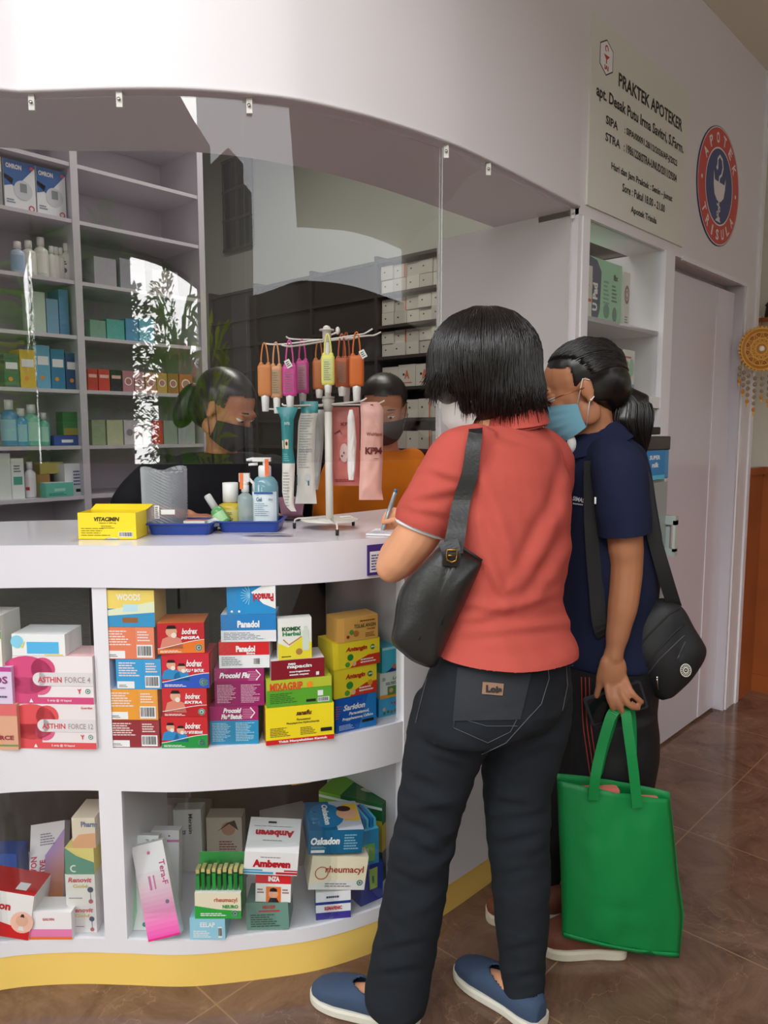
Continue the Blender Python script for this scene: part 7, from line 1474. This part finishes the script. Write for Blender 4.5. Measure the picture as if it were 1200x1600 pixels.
# track pants
mb = MB()
loft(mb, [hring(866, 1018, 1015, 1.9, f2, 0.88), hring(864, 1022, 1080, 1.9, f2, 0.88), hring(866, 1016, 1140, 1.9, f2, 0.88)], TRK, 30)
loft(mb, [hring(890, 1026, 1110, 1.84, f2, 1.1), hring(888, 1026, 1180, 1.835, f2, 1.1), hring(888, 1018, 1240, 1.83, f2, 1.1), hring(890, 1000, 1320, 1.83, f2, 1.1), hring(892, 985, 1400, 1.825, f2, 1.1), hring(894, 975, 1450, 1.82, f2, 1.1)], TRK, 26)
loft(mb, [hring(872, 980, 1100, 1.92, f2, 1.1), hring(852, 950, 1200, 1.94, f2, 1.1), hring(826, 918, 1300, 1.95, f2, 1.1), hring(808, 884, 1380, 1.95, f2, 1.1), hring(806, 880, 1412, 1.95, f2, 1.1)], TRK, 26)
loft(mb, [hring(876, 960, 1130, 1.86, f2, 1.0), hring(877, 950, 1220, 1.86, f2, 1.0)], TRK, 20)
trk = fuse(mb, 'track_pants', TRK, W2, .006, 9, folds(3, 3, 10, .006, 31, 25))
bvt = BVHTree.FromPolygons([v.co for v in trk.data.vertices], [tuple(p.vertices) for p in trk.data.polygons]); RST = M((165, 52, 44), .7, key='red_stripe')
for dx in (0, 6, 12):
    P = [onj(a+dx, b, .0015, bvt) for a, b in ((908, 1026), (909, 1060), (910, 1100), (912, 1135), (916, 1165), (921, 1200), (925, 1230), (928, 1270))]; mb = MB(); mb.tube(catmull(P, 3), .0013, RST, 6); par(mb.build('stripe', None), trk)
# shoes
BRS = M((112, 62, 44), .6, key='brown_leather', bump=.2, bscale=120); CRM = M((214, 206, 184), .55, key='cream_sole')
sh0 = Pz(975, 1487, 0); sh1 = Pz(842, 1484, 0)
shoe(W2, sh0.xy, sh1.xy, .046, BRS, CRM, .085, False, .030)
s3 = Pz(880, 1432, 0); s4 = Pz(760, 1436, 0); shoe(W2, s3.xy, s4.xy, .046, BRS, CRM, .085, False, .030)
# phone
PH = M((38, 44, 50), .35, key='phone_case')
pc_ = A(962, 1098, 1.745); Xp = (RGT*.95+Zv*.34).normalized(); Yp = (Zv*.93-RGT*.34-FH*.1).normalized(); Np = Xp.cross(Yp).normalized(); mb = MB()
def slab3(mb, c, X, Y, N, a, b, t, r, m):
    pts = []
    for sx, sy, s0 in ((1, -1, -90), (1, 1, 0), (-1, 1, 90), (-1, -1, 180)):
        for k in range(5): an = math.radians(s0+90*k/4); pts.append(c+X*(sx*(a-r)+r*math.cos(an))+Y*(sy*(b-r)+r*math.sin(an))-N*t/2)
    mb.plate(pts, N, t, m); return mb
PHO = thing('phone', 'dark phone or wallet held under the fingers above the green bag', 'phone', pc_); slab3(mb, pc_, Xp, Yp, Np, .072, .038, .009, .006, PH); par(recalc(mb.build('case', None)), PHO)
mb = MB(); slab3(mb, pc_+Np*.0052, Xp, Yp, Np, .066, .033, .001, .005, M((20, 24, 28), .12, key='phone_glass')); par(recalc(mb.build('screen', None)), PHO)

# ------------------------------------------------------------------ green non woven bag
GRN = wrinkled((10, 128, 62), .5, 'green_nonwoven', .022, 4, 300, (1, 1, .5), .4); GR2 = M((16, 138, 72), .5, key='green_hem', bump=.3, bscale=300)
DG = 1.70
TB_ = thing('tote_bag', 'bright green reusable shopping bag hanging from the hand almost to the floor', 'bag', A(970, 1490, DG))
def sheet_bag(rows, D, bulge, name, sgn, seed):
    mb = MB(); nu, nv = 22, 26; vs = []
    for i in range(nv+1):
        t = i/nv; k = t*(len(rows)-1); a = int(min(k, len(rows)-2)); f = k-a; r0, r1 = rows[a], rows[a+1]
        L_ = [r0[q]*(1-f)+r1[q]*f for q in range(4)]
        for j in range(nu+1):
            s_ = j/nu; u = L_[0]*(1-s_)+L_[2]*s_; v = L_[1]*(1-s_)+L_[3]*s_; p = A(u, v, D); b = bulge*math.sin(math.pi*s_)**.6*(.35+.65*math.sin(math.pi*min(1, t*.95+.02)))
            b += .007*noise.noise(Vector((s_*5+seed, t*3, 0)))*math.sin(math.pi*s_)+.004*noise.noise(Vector((s_*9, t*12+seed, 2)))*math.sin(math.pi*s_); vs.append(p-FH*b*sgn)
    mb.add(vs, [(i*(nu+1)+j, (i+1)*(nu+1)+j, (i+1)*(nu+1)+j+1, i*(nu+1)+j+1) for i in range(nv) for j in range(nu)], GRN, True); o = mb.build(name, None); sd = o.modifiers.new('t', 'SOLIDIFY'); sd.thickness = .0012; return par(o, TB_)
rowsF = [(871, 1219, 1046, 1248), (873, 1280, 1052, 1300), (876, 1350, 1058, 1370), (878, 1410, 1066, 1430), (879, 1462, 1062, 1494)]
rowsB = [(870, 1209, 1046, 1238), (873, 1280, 1053, 1300), (876, 1350, 1060, 1370), (878, 1410, 1069, 1430), (879, 1462, 1062, 1494)]
sheet_bag(rowsF, DG, .035, 'front_panel', 1, 1); sheet_bag(rowsB, DG+.004, .035, 'back_panel', -1, 4)
mb = MB(); mb.strip([A(880+180*i/12, 1455+32*i/12, DG)-FH*(.004+.016*math.sin(math.pi*i/12)) for i in range(13)], [A(880+180*i/12, 1463+32*i/12, DG)-FH*(.003+.010*math.sin(math.pi*i/12)) for i in range(13)], GR2); o = mb.build('bottom_hem', None); sd = o.modifiers.new('t', 'SOLIDIFY'); sd.thickness = .0015; par(o, TB_)
def strap_b(pts, name='handle'): m_ = ribbon([A(u, v, D) for u, v, D in pts], .024, .0018, GRN, RGT); par(m_.build(name, None), TB_)
strap_b([(927, 1250, 1.672), (930, 1215, 1.668), (938, 1175, 1.68), (949, 1135, 1.69), (957, 1115, 1.70), (968, 1106, 1.715), (977, 1112, 1.70), (981, 1140, 1.685), (988, 1190, 1.67), (996, 1262, 1.667)])
strap_b([(931, 1222, 1.742), (940, 1180, 1.735), (952, 1140, 1.73), (962, 1110, 1.73), (972, 1104, 1.73), (984, 1112, 1.73), (987, 1150, 1.735), (986, 1200, 1.738), (982, 1240, 1.742)])
mb = MB(); slab3(mb, A(930, 1262, 1.712), RGT, Zv*.97, -FH, .055, .055, .02, .006, M((224, 120, 110), .6, key='pink_goods')); par(recalc(mb.build('b', None)), TB_) if False else None
q = recalc(mb.build('wrapped_item', None)); tag(q, 'pink wrapped item peeking over the left rim of the green bag', 'package')
mb = MB(); slab3(mb, A(1010, 1276, 1.712), RGT, Zv*.97, -FH, .026, .055, .02, .006, M((224, 125, 115), .6, key='pink_goods2')); q = recalc(mb.build('wrapped_item', None)); tag(q, 'small pink item peeking over the right rim of the green bag', 'package')

# ------------------------------------------------------------------ black messenger bag
NYL = wrinkled((25, 25, 27), .6, 'black_nylon', .010, 7, 600, (1, 1, 1), .45)
MG = thing('messenger_bag', 'black nylon messenger bag with round white badge resting on the hip', 'bag', A(1035, 1010, 1.80))
out = [(974, 1010), (980, 985), (992, 962), (1012, 945), (1030, 935), (1052, 937), (1064, 948), (1078, 975), (1092, 998), (1098, 1012), (1094, 1030), (1078, 1056), (1058, 1078), (1040, 1093), (1028, 1091), (1015, 1078), (998, 1056), (982, 1036)]
Nb = (-FH*.92+RGT*.38).normalized()
o = clean(pillow(out, 1.80, .050, NYL, Nb, .010, 7, back=.8).build('bag_body', None)); par(o, MG)
bvb = BVHTree.FromPolygons([v.co for v in o.data.vertices], [tuple(p.vertices) for p in o.data.polygons])
def onb(u, v, off=.003): return onj(u, v, off, bvb)
fl_ = [(1000, 1035), (1010, 1020), (1040, 985), (1066, 962), (1080, 985), (1090, 1008), (1090, 1026), (1076, 1050), (1056, 1072), (1038, 1086), (1024, 1070)]
for nm, pl in (('zipper', [(1008, 1058), (1030, 1030), (1058, 1003), (1072, 990)]), ('seam', [(990, 1022), (1015, 990), (1045, 960), (1064, 950)]), ('seam', [(1004, 1048), (1024, 1020), (1052, 990), (1072, 972)]), ('zipper', [(1058, 1030), (1066, 1012), (1072, 1000)])):
    P = []
    for i in range(len(pl)-1):
        for k in range(6): t = k/6; P.append(onb(pl[i][0]*(1-t)+pl[i+1][0]*t, pl[i][1]*(1-t)+pl[i+1][1]*t, .001))
    mb = MB(); mb.tube(P, .0022 if nm == 'seam' else .0016, NYL if nm == 'seam' else M((60, 60, 62), .4, key='zip_grey'), 6); par(mb.build(nm, None), MG)
bc = onb(1070, 1046, .003); bx = (onb(1074, 1040, .003)-onb(1066, 1040, .003)).normalized(); by = (onb(1070, 1041, .003)-onb(1070, 1051, .003)).normalized()
mb = MB(); mb.print_on(bc, bx, by, .0012); BW_ = M((220, 218, 205), .5, key='badge_white'); R = 9.3*scale(1.78)
mb.disc(0, 0, R, BLK, 0, 28, ry=R*1.25); mb.ring(0, 0, R, R*.86, BW_, 1, 28, ry=1.25); mb.ring(0, 0, R*.5, R*.32, BW_, 1, 20, ry=1.25); mb.disc(0, 0, R*.14, BW_, 1, 10)
for k in range(16): a = 2*math.pi*k/16; mb.stroke([(R*.56*math.cos(a), R*.7*math.sin(a)), (R*.8*math.cos(a+.06), R*1.0*math.sin(a+.06))], R*.13, BW_, 1)
par(mb.build('round_badge', None), MG)
for (u, v, u2, v2) in ((1000, 1058, 1006, 1064), (1027, 1057, 1029, 1074)):
    mb = MB(); a = onb(u, v, .004); b = onb(u2, v2, .007); mb.tube([a, a.lerp(b, .5), b], [.0035, .0018, .0032], CHROME, 8); mb.ell(a, (.004, .004, .004), CHROME, 8, 6); par(mb.build('zip_puller', None), MG)
WEB = M((20, 20, 21), .7, key='black_webbing', bump=.4, bscale=500)
mb = ribbon([A(958, 700, 1.80), A(985, 712, 1.81), toward(onp(1004, 745), .006), toward(onp(1011, 790), .010), A(1022, 840, 1.76), A(1036, 890, 1.76), A(1050, 936, 1.78), A(1054, 948, 1.80)], .034, .003, WEB, RGT); par(mb.build('strap', None), MG)
mb = ribbon([toward(onp(925, 720), .004), toward(onp(924, 780), .006), toward(onp(926, 840), .006), toward(onp(932, 920), .006), toward(onp(940, 985), .008), A(965, 1012, 1.79), A(985, 1020, 1.80)], .036, .003, WEB, RGT); par(mb.build('strap', None), MG)
mb = MB(); slab3(mb, A(930, 782, 1.735), RGT, Zv, -FH, .0018, .008, .004, .001, WI); par(recalc(mb.build('strap_slider', None)), MG)

# ------------------------------------------------------------------ workers behind the counter
def worker(label, c, hd, hf, hs_, skin, shirt_m, rows, ff, arms, hair_m, loc, hair_kind, neck):
    P_ = thing('person', label, 'person', loc); mb = MB(); mb2 = MB()
    for r in rows: pass
    loft(mb, [hring(a+8, b-8, v, D, ff, .5) for a, b, v, D in rows], skin); limb(mb, neck, skin)
    for arm_ in arms: limb(mb, arm_['skin'], skin)
    for arm_ in arms:
        w_ = arm_['skin'][-1][0]
        for k in range(4): d_ = arm_['dir']; s_ = d_.cross(Zv).normalized(); limb(mb, [(w_+s_*(.013*(k-1.5)), .010), (w_+d_*.045+s_*(.016*(k-1.5)), .009), (w_+d_*(.075-.004*abs(k-1.3))+s_*(.017*(k-1.5))-Zv*.006, .0075)], skin, 8, 3)
        limb(mb, [(w_-s_*.0+s_*.03, .010), (w_+d_*.03+s_*.045, .008)], skin, 8, 3)
    H = Head(hd, hf, (0, 0, 1), hs_); H.skull(mb, skin); fuse(mb, 'body', skin, P_, .006, 5); H.eyes(P_, skin); H.mask(P_, M((24, 24, 26), .8, key='black_mask'), 'fish', M((24, 24, 26), .8, key='black_mask'))
    loft(mb2, [hring(*r, ff, .58) if len(r) == 4 else r for r in rows], shirt_m, 28)
    for arm_ in arms: limb(mb2, arm_['sleeve'], shirt_m, 18)
    sh_ = fuse(mb2, 'shirt', shirt_m, P_, .009, 6, folds(7, 7, 6, .006, len(label) % 9, 20))
    mb = MB(); H.e(mb, -.018, 0, .045, .101, .086, .084, hair_m, 22, 14); H.e(mb, -.055, 0, -.01, .06, .074, .08, hair_m, 20, 12); H.e(mb, -.03, .058, .01, .05, .022, .055, hair_m); H.e(mb, -.03, -.058, .01, .05, .022, .055, hair_m)
    if hair_kind == 'tail': H.e(mb, -.13, 0, -.05, .04, .04, .08, hair_m)
    hh = fuse(mb, 'hair', hair_m, P_, .006, 4); bm = bmesh.new(); bm.from_mesh(hh.data); kl = []
    for f in bm.faces:
        q = H.M.transposed()@((f.calc_center_median()-H.c)/hs_)
        if (q.x > .03 and q.z < .080-.3*max(0, .085-q.x)) or (q.x > -.012 and q.z < .018): kl.append(f)
    bmesh.ops.delete(bm, geom=kl, context='FACES'); bm.to_mesh(hh.data); bm.free()
    return P_, H, sh_
BKS = wrinkled((22, 21, 26), .85, 'black_shirt', .010, 6, 400); ORS = wrinkled((200, 108, 18), .85, 'orange_shirt', .010, 6, 400)
S3 = skinmat((176, 116, 86), 'skin_worker')
fa = (RGT*.55-FH*.8).normalized()
aw = A(300, 806, 2.10); 
p1_, HA, shA = worker('person in black shirt and black mask seated behind the counter looking down', None, A(352, 640, 2.38), (RGT*.80-FH*.25-Zv*.42), 1.0, S3, BKS,
    [(296, 400, 708, 2.42), (250, 430, 725, 2.42), (232, 446, 750, 2.42), (226, 452, 800, 2.42), (226, 452, 870, 2.42), (226, 452, 1000, 2.42)], fa,
    [dict(skin=[(A(246, 745, 2.38), .05), (A(205, 800, 2.28), .042), (A(190, 822, 2.22), .038), (A(225, 806, 2.16), .033), (A(285, 808, 2.12), .026), (A(296, 808, 2.11), .022)], dir=(RGT*.98-FH*.1).normalized(), sleeve=[(A(256, 738, 2.39), .062), (A(225, 765, 2.34), .062), (A(200, 792, 2.28), .056)]),
     dict(skin=[(A(430, 745, 2.46), .05), (A(452, 800, 2.40), .042), (A(455, 825, 2.34), .036), (A(420, 812, 2.20), .03), (A(390, 806, 2.14), .024)], dir=(-RGT*.9-FH*.3).normalized(), sleeve=[(A(424, 738, 2.45), .062), (A(440, 765, 2.43), .06), (A(450, 792, 2.40), .054)])],
    HAIR, (*A(340, 900, 2.42).xy, 0), 'tail', [(A(345, 722, 2.42), .05), (A(345, 690, 2.41), .047), (A(345, 665, 2.40), .05)])
mb = MB()      # open neckline showing skin
vn = [A(338, 712, 2.30), A(384, 712, 2.31), A(372, 742, 2.285), A(352, 742, 2.285)]
fb = (-FH).normalized()
p2_, HB, shB = worker('person in orange shirt and black mask standing behind the display rack', None, A(600, 640, 2.72), (-FH*.9-RGT*.1-Zv*.34), 1.0, S3, ORS,
    [(566, 640, 704, 2.76), (534, 652, 718, 2.76), (512, 664, 745, 2.76), (506, 668, 800, 2.76), (506, 668, 880, 2.76), (506, 668, 1020, 2.76)], fb,
    [dict(skin=[(A(532, 730, 2.74), .05), (A(512, 800, 2.68), .042), (A(508, 850, 2.6), .036), (A(540, 840, 2.45), .03), (A(552, 836, 2.40), .024)], dir=(RGT*.7-FH*.6).normalized(), sleeve=[(A(536, 724, 2.75), .062), (A(520, 770, 2.71), .06), (A(512, 810, 2.67), .056)]),
     dict(skin=[(A(644, 730, 2.74), .05), (A(662, 800, 2.68), .042), (A(664, 850, 2.6), .036), (A(640, 840, 2.45), .03), (A(632, 836, 2.40), .024)], dir=(-RGT*.7-FH*.6).normalized(), sleeve=[(A(640, 724, 2.75), .062), (A(656, 770, 2.71), .06), (A(663, 810, 2.67), .056)])],
    M((30, 20, 16), .4, key='dark_brown_hair'), (*A(590, 900, 2.76).xy, 0), 'short', [(A(602, 718, 2.76), .05), (A(602, 690, 2.75), .047), (A(601, 665, 2.74), .05)])
# stools that carry the seated workers' torsos out of sight
for nm, c in (('black', A(340, 900, 2.42)), ('orange', A(590, 900, 2.76))):
    mb = MB(); 

# ------------------------------------------------------------------ what the clear sheets mirror: houses and planting across the street
GT = thing('sky_blocking_gate', 'wide grey gateway with a deep lintel added at the street edge to cap the mirrored sky', 'gate', (0, -3.5, -.05))  # unseen, added so its lintel blocks the upper sky in the reflections
GM_ = M((112, 104, 102), .8, key='gate_render')
MB().box(-4.2, 3.6, -.25, 0, 2.75, 4.3, GM_).build('lintel', GT)
for gx in (-4.2, 3.2): MB().box(gx, gx+.4, -.25, 0, 0, 2.75, GM_).build('pillar', GT)
BRK = M((92, 80, 76), .8, key='house_wall'); PAL = M((120, 112, 108), .8, key='pale_house'); ROOF = M((176, 92, 70), .8, key='tile_roof'); DKG = M((40, 44, 50), .3, key='dark_glass')
def house(name, label, x, y, w, d, h, wallm, win, roof=True):
    t = thing(name, label, 'building', (x, y, -.05)); mb = MB(); mb.box(-w/2, w/2, -d, 0, 0, h, wallm); mb.build('wall', t)
    if roof: mb = MB(); mb.add([(-w/2-.3, .3, h), (w/2+.3, .3, h), (w/2+.3, -d-.3, h), (-w/2-.3, -d-.3, h), (-w/4, -d/2, h+w*.28), (w/4, -d/2, h+w*.28)], [(0, 1, 5, 4), (1, 2, 5), (2, 3, 4, 5), (3, 0, 4), (3, 2, 1, 0)], ROOF); mb.build('roof', t)
    for (a, b, c, e) in win: mb = MB(); mb.box(a, b, -.02, .04, c, e, DKG); f = mb.build('window', t); m2 = MB(); [m2.box(a+(b-a)*k/3-.03, a+(b-a)*k/3+.03, .04, .08, c, e, PAL) for k in range(4)]; m2.build('window_bars', f)
    return t
house('house', 'tall brown house across the street mirrored in the clear sheet', .75, -8.0, 2.4, 3, 8.5, BRK, [(-.5, -.1, 2.2, 5.2), (.2, .6, 2.2, 5.2), (.8, 1.1, 2.2, 5.2)], False)
house('house', 'low house with orange tiled roof further down the street', 6.4, -9.0, 3.0, 3, 2.2, PAL, [(-.8, .2, .8, 1.8)])
house('house', 'grey neighbouring house at the end of the yard', 8.0, -5.0, 2.6, 3, 5.5, PAL, [(-.8, .2, .8, 1.8)], False)
house('house', 'grey house far left across the street', -4.2, -9.5, 4.0, 3, 5.0, PAL, [(-.8, .2, .8, 1.8)], False)
def leafmat(col):      # thin leaves let daylight through
    m = bpy.data.materials.new('leaf'); m.use_nodes = True; nt = m.node_tree; b = nt.nodes['Principled BSDF']; c = (*lin(col), 1); b.inputs['Base Color'].default_value = c; b.inputs['Roughness'].default_value = .5
    tr_ = nt.nodes.new('ShaderNodeBsdfTranslucent'); tr_.inputs[0].default_value = c; mx = nt.nodes.new('ShaderNodeMixShader'); mx.inputs[0].default_value = .5
    nt.links.new(b.outputs[0], mx.inputs[1]); nt.links.new(tr_.outputs[0], mx.inputs[2]); nt.links.new(mx.outputs[0], nt.nodes['Material Output'].inputs[0]); return m
def leafy(name, label, x, y, h, n, size, col, spread, base=.5, blade=False, seed=1):
    t = thing(name, label, 'plant', (x, y, -.05)); rr = random.Random(seed); mb = MB(); LM = leafmat(col); st = M((90, 72, 52), .8, key='bark')
    mb.tube([(0, 0, 0), (.03, 0, h*.5), (0, .02, h*.8)], [.06, .045, .02], st, 8); mb.build('stem', t); mb = MB()
    for k in range(n):
        a = rr.uniform(0, 6.28); rad = spread*math.sqrt(rr.random()); z = h*(base+(1-base)*rr.random()); c = Vector((rad*math.cos(a)*(1 if blade else math.sin(math.pi*min(1, max(.1, (z/h-base)/(1-base))))), rad*math.sin(a), z))
        d = Vector((math.cos(a), math.sin(a), rr.uniform(-.2, 1.4 if blade else .7))).normalized(); s_ = d.cross(Zv).normalized()*size*(.16 if blade else .28); L_ = size*rr.uniform(.7, 1.2)
        mb.add([c, c+d*L_*.5+s_, c+d*L_-Zv*L_*.15, c+d*L_*.5-s_], [(0, 1, 2, 3)], LM)
    mb.build('foliage', t); return t
leafy('tree', 'dense green tree in front of the tall house mirrored in the clear sheet', -.3, -3.9, 2.9, 1100, .22, (96, 160, 62), .95, .35, seed=2)
leafy('tree', 'bright small leaved tree beside the tall house', 1.4, -4.4, 2.8, 700, .18, (140, 190, 84), .7, .4, seed=5)
leafy('hedge', 'long clipped hedge added across the street to screen the low mirrored sky', .4, -5.6, 2.5, 1500, .2, (84, 140, 60), 2.2, .1, seed=12)  # added to hide the bright sky low in the reflections
leafy('shrub', 'broad leaved lime green potted shrub near the curb', .9, -2.6, 2.25, 150, .5, (140, 200, 50), .4, .35, True, 3)
leafy('shrub', 'yellow green bladed shrub by the yard wall', 2.1, -2.4, 2.1, 130, .5, (190, 205, 60), .35, .35, True, 9)
